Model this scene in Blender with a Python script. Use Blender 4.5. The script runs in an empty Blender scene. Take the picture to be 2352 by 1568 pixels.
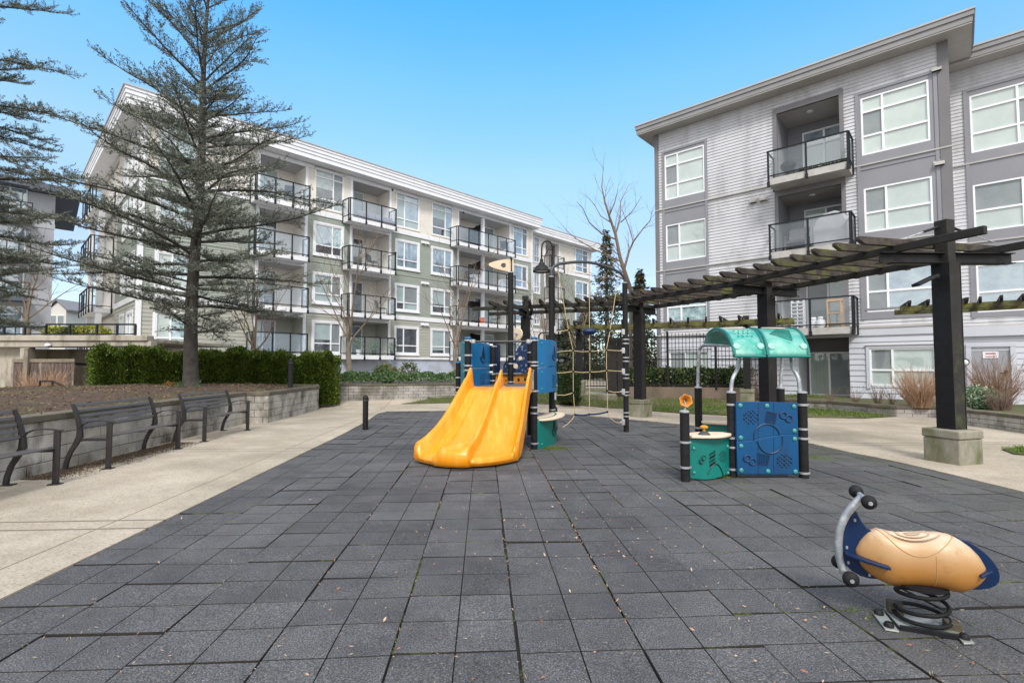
import bpy, math, random
import numpy as np
from mathutils import Vector, Matrix
R = math.radians
PI = math.pi
random.seed(7)
rng = np.random.default_rng(11)
scene = bpy.context.scene
COL = scene.collection

# ------------------------------------------------------------------ camera
FPX, CX, CY, HOR = 1150.0, 1176.0, 784.0, 842.0
CAM_H = 1.42
PITCH = R(2.5)
SH = (HOR - CY) / FPX - math.tan(PITCH)
cam_d = bpy.data.cameras.new('camera')
cam = bpy.data.objects.new('camera', cam_d)
COL.objects.link(cam)
cam.location = (0, 0, CAM_H)
cam.rotation_euler = (PI / 2 + PITCH, 0, 0)
cam_d.sensor_width = 36
cam_d.lens = 36 * FPX / 2352
cam_d.shift_y = SH * FPX / 2352
cam_d.clip_start = 0.05
cam_d.clip_end = 3000
scene.camera = cam


def ray(px, py):
    x = (px - CX) / FPX
    y = (CY - py) / FPX + SH
    f = math.cos(PITCH) - math.sin(PITCH) * y
    u = math.sin(PITCH) + math.cos(PITCH) * y
    return x / f, u / f          # per metre of depth


def P(px, py, Y):
    a, b = ray(px, py)
    return (a * Y, Y, CAM_H + b * Y)


def Xat(px, Y, py=850):
    return ray(px, py)[0] * Y


def Zat(py, Y):
    return CAM_H + ray(CX, py)[1] * Y


def G(px, py, z=0.0):
    a, b = ray(px, py)
    Y = (z - CAM_H) / b
    return (a * Y, Y, z)


def sstep(t):
    t = max(0.0, min(1.0, t))
    return t * t * (3 - 2 * t)


def gz(x, y):
    return 0.3 * sstep((y - 16.4) / 3.2)


def GG(px, py, dz=0.0):
    z = 0.0
    for _ in range(40):
        p = G(px, py, z + dz)
        z = 0.6 * z + 0.4 * gz(p[0], p[1])
        if p[1] < 0 or p[1] > 60:
            break
    return p


# ------------------------------------------------------------------ materials
MATS = {}


def nodes_of(name):
    m = bpy.data.materials.new(name)
    m.use_nodes = True
    nt = m.node_tree
    b = nt.nodes['Principled BSDF']
    return m, nt, b


def N(nt, t, **kw):
    n = nt.nodes.new(t)
    for k, v in kw.items():
        setattr(n, k, v)
    return n


def noise(nt, vec, scale, detail=4, rough=0.6):
    n = N(nt, 'ShaderNodeTexNoise')
    n.inputs['Scale'].default_value = scale
    n.inputs['Detail'].default_value = detail
    n.inputs['Roughness'].default_value = rough
    nt.links.new(vec, n.inputs['Vector'])
    return n.outputs['Fac']


def ramp(nt, fac, stops):
    r = N(nt, 'ShaderNodeValToRGB')
    cr = r.color_ramp
    while len(cr.elements) < len(stops):
        cr.elements.new(0.5)
    for e, (p, c) in zip(cr.elements, stops):
        e.position = p
        e.color = (*c, 1) if len(c) == 3 else c
    nt.links.new(fac, r.inputs['Fac'])
    return r.outputs['Color']


def mix(nt, fac, a, b, mode='MIX'):
    m = N(nt, 'ShaderNodeMix', data_type='RGBA', blend_type=mode)
    for s, v in ((0, fac), (6, a), (7, b)):
        if hasattr(v, 'links') or hasattr(v, 'is_linked'):
            nt.links.new(v, m.inputs[s])
        elif s == 0:
            m.inputs[0].default_value = v
        else:
            m.inputs[s].default_value = (*v, 1)
    return m.outputs[2]


def math_n(nt, op, a, b=None, c=None):
    m = N(nt, 'ShaderNodeMath', operation=op)
    for i, v in enumerate((a, b, c)):
        if v is None:
            continue
        if hasattr(v, 'is_linked'):
            nt.links.new(v, m.inputs[i])
        else:
            m.inputs[i].default_value = v
    return m.outputs[0]


def coords(nt, stretch=None):
    tc = N(nt, 'ShaderNodeTexCoord')
    v = tc.outputs['Object']
    if stretch:
        mp = N(nt, 'ShaderNodeMapping')
        mp.inputs['Scale'].default_value = stretch
        nt.links.new(v, mp.inputs['Vector'])
        v = mp.outputs['Vector']
    return v


def pbr(name, c1, c2=None, scale=6, rough=0.6, metal=0.0, bump=0.0, bscale=60, c3=None, s3=1.5, t3=(0.5, 0.62),
        stretch=None, spec=0.5, coat=0.0, detail=5, st3=None, bdist=0.01, rvar=0.0):
    if name in MATS:
        return MATS[name]
    m, nt, b = nodes_of(name)
    v = coords(nt, stretch)
    b.inputs['Roughness'].default_value = rough
    b.inputs['Metallic'].default_value = metal
    b.inputs['Specular IOR Level'].default_value = spec
    if coat:
        b.inputs['Coat Weight'].default_value = coat
        b.inputs['Coat Roughness'].default_value = 0.08
    if c2 is None:
        c2 = tuple(x * 0.86 for x in c1)
    f = noise(nt, v, scale, detail)
    col = ramp(nt, f, [(0.32, c1), (0.68, c2)])
    if c3 is not None:
        v3 = coords(nt, st3) if st3 else v
        f3 = noise(nt, v3, s3, 6, 0.65)
        fr = ramp(nt, f3, [(t3[0], (0, 0, 0)), (t3[1], (1, 1, 1))])
        col = mix(nt, fr, col, c3)
    nt.links.new(col, b.inputs['Base Color'])
    if rvar:
        rr = ramp(nt, f, [(0.3, (rough - rvar,) * 3), (0.7, (rough + rvar,) * 3)])
        nt.links.new(rr, b.inputs['Roughness'])
    if bump:
        bf = noise(nt, coords(nt), bscale, 6, 0.65)
        bn = N(nt, 'ShaderNodeBump')
        bn.inputs['Strength'].default_value = bump
        bn.inputs['Distance'].default_value = bdist
        nt.links.new(bf, bn.inputs['Height'])
        nt.links.new(bn.outputs['Normal'], b.inputs['Normal'])
    MATS[name] = m
    return m


def leaf_mat(name, stops, rough=0.55, trans=0.25):
    if name in MATS:
        return MATS[name]
    m, nt, b = nodes_of(name)
    g = N(nt, 'ShaderNodeNewGeometry')
    c = ramp(nt, g.outputs['Random Per Island'], stops)
    nt.links.new(c, b.inputs['Base Color'])
    b.inputs['Roughness'].default_value = rough
    b.inputs['Specular IOR Level'].default_value = 0.3
    if trans:
        t = N(nt, 'ShaderNodeBsdfTranslucent')
        nt.links.new(c, t.inputs['Color'])
        ms = N(nt, 'ShaderNodeMixShader')
        ms.inputs[0].default_value = trans
        nt.links.new(b.outputs[0], ms.inputs[1])
        nt.links.new(t.outputs[0], ms.inputs[2])
        nt.links.new(ms.outputs[0], nt.nodes['Material Output'].inputs['Surface'])
    MATS[name] = m
    return m


def glass_mat(name, col, alpha, rough=0.06, spec=0.6):
    m, nt, b = nodes_of(name)
    b.inputs['Base Color'].default_value = (*col, 1)
    b.inputs['Alpha'].default_value = alpha
    b.inputs['Roughness'].default_value = rough
    b.inputs['Specular IOR Level'].default_value = spec
    MATS[name] = m
    return m


def window_mat(name, c1, c2, gloss=0.22, blinds=None, scale=1.4, vertical=False):
    """a pane with a blind, curtain or dark room close behind it"""
    m, nt, b = nodes_of(name)
    v = coords(nt)
    f = noise(nt, v, scale, 3, 0.6)
    col = ramp(nt, f, [(0.35, c1), (0.65, c2)])
    if blinds:
        sx = N(nt, 'ShaderNodeSeparateXYZ')
        nt.links.new(v, sx.inputs[0])
        s = math_n(nt, 'FRACT', math_n(nt, 'MULTIPLY', sx.outputs['X' if vertical else 'Z'], 1 / blinds))
        fr = ramp(nt, s, [(0.0, (0, 0, 0)), (0.14, (1, 1, 1))])
        col = mix(nt, fr, tuple(x * 0.6 for x in c1), col)
    nt.links.new(col, b.inputs['Base Color'])
    b.inputs['Roughness'].default_value = 0.6
    gl = N(nt, 'ShaderNodeBsdfGlossy')
    gl.inputs['Roughness'].default_value = 0.02
    gl.inputs['Color'].default_value = (0.95, 1, 1, 1)
    wob = noise(nt, v, 1.1, 1)
    bn = N(nt, 'ShaderNodeBump')
    bn.inputs['Strength'].default_value = 0.35
    bn.inputs['Distance'].default_value = 0.02
    nt.links.new(wob, bn.inputs['Height'])
    nt.links.new(bn.outputs['Normal'], gl.inputs['Normal'])
    fres = N(nt, 'ShaderNodeFresnel')
    fres.inputs['IOR'].default_value = 1.5
    ff = math_n(nt, 'ADD', fres.outputs[0], gloss)
    ff = math_n(nt, 'MINIMUM', ff, 0.9)
    ms = N(nt, 'ShaderNodeMixShader')
    nt.links.new(ff, ms.inputs[0])
    nt.links.new(b.outputs[0], ms.inputs[1])
    nt.links.new(gl.outputs[0], ms.inputs[2])
    nt.links.new(ms.outputs[0], nt.nodes['Material Output'].inputs['Surface'])
    MATS[name] = m
    return m


# ------------------------------------------------------------------ mesh builder
class MB:
    def __init__(self, *mats):
        self.v, self.f, self.mi = [], [], []
        self.mats = list(mats)
        self.M = None
        self.seams = []

    def pt(self, p):
        p = Vector(p)
        if self.M is not None:
            p = self.M @ p
        self.v.append(p[:])
        return len(self.v) - 1

    def poly(self, pts, m=0):
        self.f.append([self.pt(p) for p in pts])
        self.mi.append(m)

    def face(self, idx, m=0):
        self.f.append(idx)
        self.mi.append(m)

    def box(self, x0, x1, y0, y1, z0, z1, m=0):
        i = [self.pt(p) for p in ((x0, y0, z0), (x1, y0, z0), (x1, y1, z0), (x0, y1, z0),
                                  (x0, y0, z1), (x1, y0, z1), (x1, y1, z1), (x0, y1, z1))]
        for q in ((0, 3, 2, 1), (4, 5, 6, 7), (0, 1, 5, 4), (1, 2, 6, 5), (2, 3, 7, 6), (3, 0, 4, 7)):
            self.face([i[k] for k in q], m)

    def beam(self, a, b, w, h, m=0, up=(0, 0, 1)):
        """box between two points, width w, height h"""
        a, b = Vector(a), Vector(b)
        d = (b - a).normalized()
        s = d.cross(Vector(up))
        if s.length < 1e-4:
            s = d.cross(Vector((1, 0, 0)))
        s.normalize()
        u = s.cross(d)
        q = []
        for p in (a, b):
            for i, j in ((-1, -1), (1, -1), (1, 1), (-1, 1)):
                q.append(self.pt(p + s * (w / 2 * i) + u * (h / 2 * j)))
        for c in ((3, 2, 1, 0), (4, 5, 6, 7), (0, 1, 5, 4), (1, 2, 6, 5), (2, 3, 7, 6), (3, 0, 4, 7)):
            self.face([q[k] for k in c], m)

    def tube(self, pts, r, n=8, m=0, caps=True, closed=False):
        pts = [Vector(p) for p in pts]
        k = len(pts)
        rr = r if isinstance(r, (list, tuple)) else [r] * k
        up = None
        rings = []
        for i, p in enumerate(pts):
            if closed:
                d = pts[(i + 1) % k] - pts[i - 1]
            else:
                d = pts[min(i + 1, k - 1)] - pts[max(i - 1, 0)]
            if d.length < 1e-9:
                d = Vector((0, 0, 1))
            d.normalize()
            if up is None:
                up = Vector((0, 0, 1)) if abs(d.z) < 0.9 else Vector((1, 0, 0))
            s = d.cross(up)
            if s.length < 1e-4:
                s = d.orthogonal()
            s.normalize()
            up = s.cross(d).normalized()
            rings.append([self.pt(p + (s * math.cos(2 * PI * j / n) + up * math.sin(2 * PI * j / n)) * rr[i]) for j in range(n)])
        for i in range(k if closed else k - 1):
            A, B = rings[i], rings[(i + 1) % k]
            for j in range(n):
                self.face([A[j], A[(j + 1) % n], B[(j + 1) % n], B[j]], m)
        if caps and not closed:
            self.face(rings[0][::-1], m)
            self.face(rings[-1], m)

    def lathe(self, c, prof, n=20, m=0, axis=(0, 0, 1), caps=True):
        """prof: (radius, height) from bottom to top round an axis"""
        c = Vector(c)
        a = Vector(axis).normalized()
        s = a.orthogonal().normalized()
        t = a.cross(s)
        rings = []
        for r, h in prof:
            rings.append([self.pt(c + a * h + (s * math.cos(2 * PI * j / n) + t * math.sin(2 * PI * j / n)) * r) for j in range(n)])
        for A, B in zip(rings, rings[1:]):
            for j in range(n):
                self.face([A[j], A[(j + 1) % n], B[(j + 1) % n], B[j]], m)
        if caps:
            self.face(rings[0][::-1], m)
            self.face(rings[-1], m)

    def prism(self, poly, z0, z1, m=0, side=None):
        a = [self.pt((x, y, z0)) for x, y in poly]
        b = [self.pt((x, y, z1)) for x, y in poly]
        n = len(poly)
        self.face(b, m)
        self.face(a[::-1], m)
        for i in range(n):
            self.face([a[i], a[(i + 1) % n], b[(i + 1) % n], b[i]], m if side is None else side)

    def slab(self, poly3, thick, m=0):
        """poly3: planar 3-D outline, extruded by vector thick"""
        t = Vector(thick)
        a = [self.pt(Vector(p)) for p in poly3]
        b = [self.pt(Vector(p) + t) for p in poly3]
        n = len(poly3)
        self.face(a, m)
        self.face(b[::-1], m)
        for i in range(n):
            self.face([a[i], b[i], b[(i + 1) % n], a[(i + 1) % n]], m)

    def grid(self, fn, nu, nv, m=0):
        ids = [[self.pt(fn(i / nu, j / nv)) for j in range(nv + 1)] for i in range(nu + 1)]
        for i in range(nu):
            for j in range(nv):
                self.face([ids[i][j], ids[i + 1][j], ids[i + 1][j + 1], ids[i][j + 1]], m)
        return ids

    def ellipsoid(self, c, r, nu=16, nv=10, m=0):
        self.grid(lambda a, b: (c[0] + r[0] * math.sin(PI * b) * math.cos(2 * PI * a),
                                c[1] + r[1] * math.sin(PI * b) * math.sin(2 * PI * a),
                                c[2] - r[2] * math.cos(PI * b)), nu, nv, m)

    def build(self, name, parent=None, loc=None, bevel=0, smooth=True, angle=38, merge=False, solid=0, subd=0):
        me = bpy.data.meshes.new(name)
        me.from_pydata(self.v, [], self.f)
        for m in self.mats:
            me.materials.append(m)
        if len(self.mats) > 1:
            me.polygons.foreach_set('material_index', self.mi)
        if merge:
            import bmesh
            bm = bmesh.new()
            bm.from_mesh(me)
            bmesh.ops.remove_doubles(bm, verts=bm.verts, dist=0.0004)
            bmesh.ops.recalc_face_normals(bm, faces=bm.faces)
            bm.to_mesh(me)
            bm.free()
        if smooth:
            me.polygons.foreach_set('use_smooth', [True] * len(me.polygons))
            me.set_sharp_from_angle(angle=R(angle))
        me.update()
        o = bpy.data.objects.new(name, me)
        COL.objects.link(o)
        if parent is not None:
            o.parent = parent
        if loc is not None:
            o.location = loc
        if solid:
            s = o.modifiers.new('solid', 'SOLIDIFY')
            s.thickness = solid
            s.offset = -1
        if subd:
            s = o.modifiers.new('sub', 'SUBSURF')
            s.levels = s.render_levels = subd
        if bevel:
            b = o.modifiers.new('bevel', 'BEVEL')
            b.width = bevel
            b.segments = 2
            b.limit_method = 'ANGLE'
            b.angle_limit = R(40)
            b.harden_normals = False
        return o


def tag(o, label=None, cat=None, group=None, kind=None):
    if label:
        o['label'] = label
    if cat:
        o['category'] = cat
    if group:
        o['group'] = group
    if kind:
        o['kind'] = kind
    return o


def thing(name, loc, label, cat, group=None, rz=0.0):
    o = bpy.data.objects.new(name, None)
    COL.objects.link(o)
    o.location = loc
    o.rotation_euler = (0, 0, rz)
    o.empty_display_size = 0.2
    return tag(o, label, cat, group)


KIDS = {}


def copy_thing(root, loc, rz, label, group=None):
    r = root.copy()
    COL.objects.link(r)
    r.location = loc
    r.rotation_euler = (0, 0, rz)
    r['label'] = label
    if group:
        r['group'] = group
    for ch in list(root.children):
        c = ch.copy()
        COL.objects.link(c)
        c.parent = r
        for g in ch.children:
            d = g.copy()
            COL.objects.link(d)
            d.parent = c
    return r


def leaves(name, pts, size, mat, parent=None, aspect=0.5, upbias=0.0, dirs=None, per=1, spread=0.0, fold=True):
    """many leaf-sized faces; pts (N,3)"""
    pts = np.repeat(np.asarray(pts, float), per, axis=0)
    n = len(pts)
    if spread:
        pts = pts + rng.normal(0, spread, (n, 3))
    if dirs is None:
        d = rng.normal(0, 1, (n, 3))
    else:
        d = np.repeat(np.asarray(dirs, float), per, axis=0) + rng.normal(0, 0.45, (n, 3))
    d[:, 2] += upbias
    d /= np.linalg.norm(d, axis=1)[:, None] + 1e-9
    o = rng.normal(0, 1, (n, 3))
    s = np.cross(d, o)
    s /= np.linalg.norm(s, axis=1)[:, None] + 1e-9
    L = size * rng.uniform(0.6, 1.35, n)[:, None]
    w = L * aspect
    v = np.empty((n, 4, 3))
    v[:, 0] = pts
    v[:, 1] = pts + d * L * 0.5 + s * w * 0.5
    v[:, 2] = pts + d * L
    v[:, 3] = pts + d * L * 0.5 - s * w * 0.5
    me = bpy.data.meshes.new(name)
    me.vertices.add(n * 4)
    me.vertices.foreach_set('co', v.reshape(-1))
    me.loops.add(n * 4)
    me.loops.foreach_set('vertex_index', np.arange(n * 4, dtype=np.int32))
    me.polygons.add(n)
    me.polygons.foreach_set('loop_start', np.arange(0, n * 4, 4, dtype=np.int32))
    me.polygons.foreach_set('loop_total', np.full(n, 4, dtype=np.int32))
    me.materials.append(mat)
    me.update(calc_edges=True)
    ob = bpy.data.objects.new(name, me)
    COL.objects.link(ob)
    if parent is not None:
        ob.parent = parent
    return ob


# ------------------------------------------------------------------ palette
M_rubber_post = pbr('black_rubber_wrap', (0.008, 0.008, 0.009), (0.015, 0.015, 0.017), 9, 0.65, bump=0.25, bscale=80, spec=0.25)
M_alu = pbr('aluminium', (0.52, 0.53, 0.55), (0.40, 0.41, 0.43), 30, 0.42, metal=0.6, bump=0.1, bscale=150)
M_galv = pbr('galvanised_steel', (0.36, 0.39, 0.42), (0.27, 0.30, 0.33), 22, 0.45, metal=0.45, c3=(0.50, 0.53, 0.55), s3=14)
M_pipe = pbr('grey_coated_pipe', (0.055, 0.06, 0.07), (0.04, 0.044, 0.052), 14, 0.42, metal=0.2)
M_blue = pbr('blue_plastic', (0.002, 0.15, 0.36), (0.002, 0.12, 0.30), 3, 0.38, bump=0.06, bscale=200, c3=(0.02, 0.09, 0.22), s3=2.2, t3=(0.60, 0.8))
M_bluedeep = pbr('deep_blue_plastic', (0.002, 0.070, 0.19), (0.002, 0.055, 0.155), 3, 0.5, spec=0.3, bump=0.06, bscale=200, c3=(0.012, 0.04, 0.10), s3=2.5, t3=(0.55, 0.8), st3=(1, 1, 0.4))
M_navy = pbr('navy_plastic', (0.003, 0.020, 0.075), (0.003, 0.016, 0.058), 4, 0.42, spec=0.35, bump=0.04, bscale=180)
M_bluedk = pbr('blue_groove_shade', (0.001, 0.045, 0.13), (0.001, 0.035, 0.10), 5, 0.5)  # darker copy of the panel blue, shade of the grooves put into the colour
M_tealdk = pbr('green_groove_shade', (0.0, 0.055, 0.05), (0.0, 0.04, 0.035), 5, 0.5)  # darker teal, groove shade painted in
M_navydk = pbr('deep_blue_groove_shade', (0.001, 0.028, 0.095), (0.001, 0.022, 0.075), 5, 0.5)  # darker deep blue, shading of the playhouse reliefs painted in
M_teal = pbr('teal_plastic', (0.0, 0.17, 0.145), (0.0, 0.14, 0.12), 3, 0.4, bump=0.06, bscale=200, c3=(0.01, 0.09, 0.07), s3=3, t3=(0.55, 0.8))
M_tealroof = pbr('weathered_teal_plastic', (0.015, 0.26, 0.21), (0.04, 0.33, 0.27), 4, 0.36, bump=0.06, bscale=140, c3=(0.34, 0.54, 0.48), s3=2.2, t3=(0.40, 0.72), spec=0.4)
M_boltcap = pbr('pale_green_cap', (0.06, 0.29, 0.27), (0.04, 0.21, 0.19), 30, 0.45)
M_yellow = pbr('yellow_plastic', (0.76, 0.27, 0.006), (0.71, 0.245, 0.005), 2.5, 0.30, bump=0.05, bscale=90, c3=(0.78, 0.36, 0.06), s3=5.0, t3=(0.48, 0.78), spec=0.45, st3=(2.5, .6, .6))
M_orange = pbr('orange_plastic', (0.62, 0.24, 0.025), (0.52, 0.19, 0.02), 6, 0.45, bump=0.1, bscale=90)
M_tan = pbr('tan_plastic', (0.56, 0.44, 0.31), (0.62, 0.51, 0.38), 5, 0.5, bump=0.08, bscale=120)
M_cream = pbr('cream_counter', (0.66, 0.52, 0.38), (0.72, 0.60, 0.47), 6, 0.55, c3=(0.40, 0.28, 0.18), s3=6, t3=(0.6, 0.75))
M_rope = pbr('tan_rope', (0.56, 0.43, 0.24), (0.44, 0.33, 0.17), 60, 0.85, bump=0.8, bscale=160, bdist=0.005)
M_blackmetal = pbr('black_painted_metal', (0.009, 0.009, 0.011), (0.015, 0.015, 0.017), 12, 0.5, bump=0.08, bscale=90, spec=0.25)
M_slat = pbr('lit_bench_slat_metal', (0.085, 0.080, 0.082), (0.105, 0.098, 0.10), 9, 0.36, bump=0.1, bscale=160, spec=0.5)  # paler than the frame, light reflected off the slats put into the colour
M_bench = pbr('dark_grey_bench_metal', (0.024, 0.022, 0.023), (0.034, 0.031, 0.032), 9, 0.45, metal=0.0, spec=0.35, bump=0.1, bscale=160)
M_concrete = pbr('pale_concrete', (0.46, 0.41, 0.34), (0.37, 0.33, 0.27), 2.2, 0.9, bump=0.45, bscale=90, c3=(0.26, 0.235, 0.18), s3=0.9, t3=(0.46, 0.70), detail=9)
M_block = pbr('mossy_concrete', (0.30, 0.28, 0.23), (0.20, 0.19, 0.15), 5, 0.92, bump=0.6, bscale=70, c3=(0.10, 0.11, 0.045), s3=2.6, t3=(0.42, 0.66), detail=9, st3=(1, 1, 0.45))
M_timber = pbr('weathered_dark_timber', (0.020, 0.018, 0.016), (0.009, 0.008, 0.008), 6, 0.85, bump=0.6, bscale=40, c3=(0.065, 0.075, 0.014), s3=1.7, t3=(0.58, 0.74), stretch=(1, 1, 1), detail=8)
M_rafter = pbr('weathered_grey_rafter', (0.070, 0.055, 0.048), (0.012, 0.009, 0.008), 5, 0.9, bump=0.7, bscale=35, c3=(0.09, 0.10, 0.02), s3=2.0, t3=(0.52, 0.68), detail=8)
M_mossbeam = pbr('mossy_beam', (0.13, 0.14, 0.025), (0.06, 0.05, 0.03), 4, 0.9, bump=0.7, bscale=35, c3=(0.03, 0.026, 0.02), s3=3, t3=(0.5, 0.65))
M_white = pbr('white_trim', (0.74, 0.75, 0.78), (0.66, 0.67, 0.71), 1.2, 0.55)
M_vinyl = pbr('white_vinyl', (0.80, 0.81, 0.84), (0.74, 0.75, 0.79), 2, 0.35)
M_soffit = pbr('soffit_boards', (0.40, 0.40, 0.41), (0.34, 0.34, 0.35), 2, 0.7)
M_balcmetal = pbr('balcony_black_metal', (0.008, 0.010, 0.014), (0.011, 0.013, 0.018), 5, 0.45, spec=0.3)
M_balcglass = glass_mat('balcony_glass', (0.45, 0.53, 0.58), 0.17, 0.03)
M_balcfrost = glass_mat('frosted_balcony_glass', (0.46, 0.60, 0.74), 0.26, 0.04)
W_blind = window_mat('pane_with_blind', (0.43, 0.50, 0.49), (0.36, 0.43, 0.42), 0.05, blinds=0.05)
W_roller = window_mat('pane_with_roller_blind', (0.45, 0.52, 0.50), (0.38, 0.45, 0.435), 0.06)
W_screen = window_mat('pane_behind_screen', (0.17, 0.20, 0.21), (0.23, 0.26, 0.27), 0.0, blinds=0.05)
W_dark = window_mat('pane_with_dark_room', (0.015, 0.02, 0.03), (0.06, 0.07, 0.08), 0.14, scale=2.5)
W_sky = window_mat('pane_mirroring_sky', (0.10, 0.17, 0.24), (0.24, 0.32, 0.38), 0.20, scale=2.2)
W_half = window_mat('pane_with_fine_blind', (0.36, 0.44, 0.45), (0.28, 0.36, 0.37), 0.04, blinds=0.07)
W_grey = window_mat('pane_with_grey_curtain', (0.26, 0.31, 0.33), (0.40, 0.46, 0.47), 0.06, scale=4)
W_curtain = window_mat('pane_with_curtain', (0.16, 0.27, 0.30), (0.42, 0.55, 0.58), 0.08, scale=5)
M_door = window_mat('pane_with_vertical_blind', (0.35, 0.42, 0.38), (0.28, 0.35, 0.32), 0.04, blinds=0.13, vertical=True)
# ================================================================== buildings
class Facade:
    """plane through (x0,y0) with heading ang; u to the right, y into the building"""
    def __init__(self, x0, y0, dx, dy, parent):
        l = math.hypot(dx, dy)
        self.o = Vector((x0, y0))
        self.d = Vector((dx / l, dy / l))
        self.nin = Vector((-self.d.y, self.d.x))
        self.ang = math.atan2(self.d.y, self.d.x)
        self.parent = parent

    def hit(self, px, py, off=0.0):
        a, b = ray(px, py)
        o = self.o + self.nin * off
        # o + d*u = (a*Y, Y)
        u = (a * o.y - o.x) / (self.d.x - a * self.d.y)
        Y = o.y + self.d.y * u
        return u, CAM_H + b * Y

    def U(self, px, py=650, off=0.0):
        return self.hit(px, py, off)[0]

    def Z(self, px, py, off=0.0):
        return self.hit(px, py, off)[1]

    def at(self, u, off=0.0):
        p = self.o + self.d * u + self.nin * off
        return p.x, p.y

    def rel(self, root):
        """matrix that takes facade coordinates into the building's own coordinates"""
        W = Matrix.Translation((self.o.x, self.o.y, 0)) @ Matrix.Rotation(self.ang, 4, 'Z')
        return root.matrix_basis.inverted() @ W


def siding(mb, u0, u1, z0, z1, pitch, holes=(), lip=0.022, m=0, y0=0.0):
    brk = set([z0, z1])
    for h in holes:
        for z in (h[2], h[3]):
            if z0 < z < z1:
                brk.add(z)
    k = 0
    while z0 + k * pitch < z1:
        brk.add(z0 + k * pitch)
        k += 1
    brk = sorted(brk)
    for a, b in zip(brk, brk[1:]):
        if b - a < 1e-4:
            continue
        row = math.floor((a - z0) / pitch + 1e-4)
        zr = z0 + row * pitch
        ya = y0 - lip * (1 - (a - zr) / pitch)
        yb = y0 - lip * (1 - (b - zr) / pitch)
        iv = [(u0, u1)]
        for h in holes:
            if h[2] < (a + b) / 2 < h[3]:
                nv = []
                for s, e in iv:
                    if h[1] <= s or h[0] >= e:
                        nv.append((s, e))
                        continue
                    if h[0] > s:
                        nv.append((s, h[0]))
                    if h[1] < e:
                        nv.append((h[1], e))
                iv = nv
        for s, e in iv:
            mb.poly(((s, ya, a), (e, ya, a), (e, yb, b), (s, yb, b)), m)
            if abs(a - zr) < 1e-4:
                mb.poly(((s, y0, a), (e, y0, a), (e, ya, a), (s, ya, a)), m)


def flat_wall(mb, u0, u1, z0, z1, holes=(), m=0, y0=0.0):
    siding(mb, u0, u1, z0, z1, 50.0, holes, 0.0, m, y0)


BLR = random.Random(77)


def window(parent, M, u0, u1, z0, z1, vs, hs, cells, casing=0.0, cmat=None, fw=0.055, fmat=None, sill=False, y0=0.0):
    """vs: mullion fractions, hs: transom fractions from the bottom; cells[row][col] pane materials from the bottom"""
    mb = MB(fmat or M_vinyl, cmat or M_white)
    mb.M = M
    if casing:
        c = casing
        for a, b, e, f in ((u0, u0 + c, z0, z1), (u1 - c, u1, z0, z1), (u0 + c, u1 - c, z1 - c, z1), (u0 + c, u1 - c, z0, z0 + c)):
            mb.box(a, b, y0 - 0.05, y0 + 0.05, e, f, 1)
        u0, u1, z0, z1 = u0 + c, u1 - c, z0 + c, z1 - c
    if sill:
        mb.box(u0 - casing - 0.03, u1 + casing + 0.03, y0 - 0.09, y0 - 0.052, z0 - casing - 0.04, z0 - casing + 0.03, 1)
    ex = [u0] + [u0 + (u1 - u0) * v for v in vs] + [u1]
    ez = [z0] + [z0 + (z1 - z0) * v for v in hs] + [z1]
    h = fw
    mb.box(u0, u0 + h, y0 - 0.03, y0 + 0.06, z0, z1, 0)
    mb.box(u1 - h, u1, y0 - 0.03, y0 + 0.06, z0, z1, 0)
    mb.box(u0 + h, u1 - h, y0 - 0.03, y0 + 0.06, z0, z0 + h, 0)
    mb.box(u0 + h, u1 - h, y0 - 0.03, y0 + 0.06, z1 - h, z1, 0)
    for v in ex[1:-1]:
        mb.box(v - h * .6, v + h * .6, y0 - 0.022, y0 + 0.05, z0 + h, z1 - h, 0)
    for v in ez[1:-1]:
        mb.box(u0 + h, u1 - h, y0 - 0.018, y0 + 0.045, v - h * .6, v + h * .6, 0)
    w = mb.build('window', parent, smooth=False)
    split = casing > 0 and BLR.random() < .45
    zsp = z0 + (z1 - z0) * BLR.uniform(.12, .6)
    mats = [W_dark] if split else []
    for r in cells:
        for c in r:
            if c not in mats:
                mats.append(c)
    pm = MB(*mats)
    pm.M = M
    for j in range(len(ez) - 1):
        for i in range(len(ex) - 1):
            r = cells[min(j, len(cells) - 1)]
            c = r[min(i, len(r) - 1)]
            lo, hi = ez[j], ez[j + 1]
            if split and c in (W_half, W_blind, W_grey, W_roller) and (i == 0 or len(ex) < 3):
                for a_, b_, mm in ((lo, min(hi, zsp), W_dark), (max(lo, zsp), hi, c)):
                    if b_ > a_ + .01:
                        pm.poly(((ex[i], y0 + .03, a_), (ex[i + 1], y0 + .03, a_), (ex[i + 1], y0 + .03, b_), (ex[i], y0 + .03, b_)), mats.index(mm))
                continue
            pm.poly(((ex[i], y0 + .03, lo), (ex[i + 1], y0 + .03, lo), (ex[i + 1], y0 + .03, hi), (ex[i], y0 + .03, hi)), mats.index(c))
    pm.build('pane', w, smooth=False)
    return w


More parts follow.
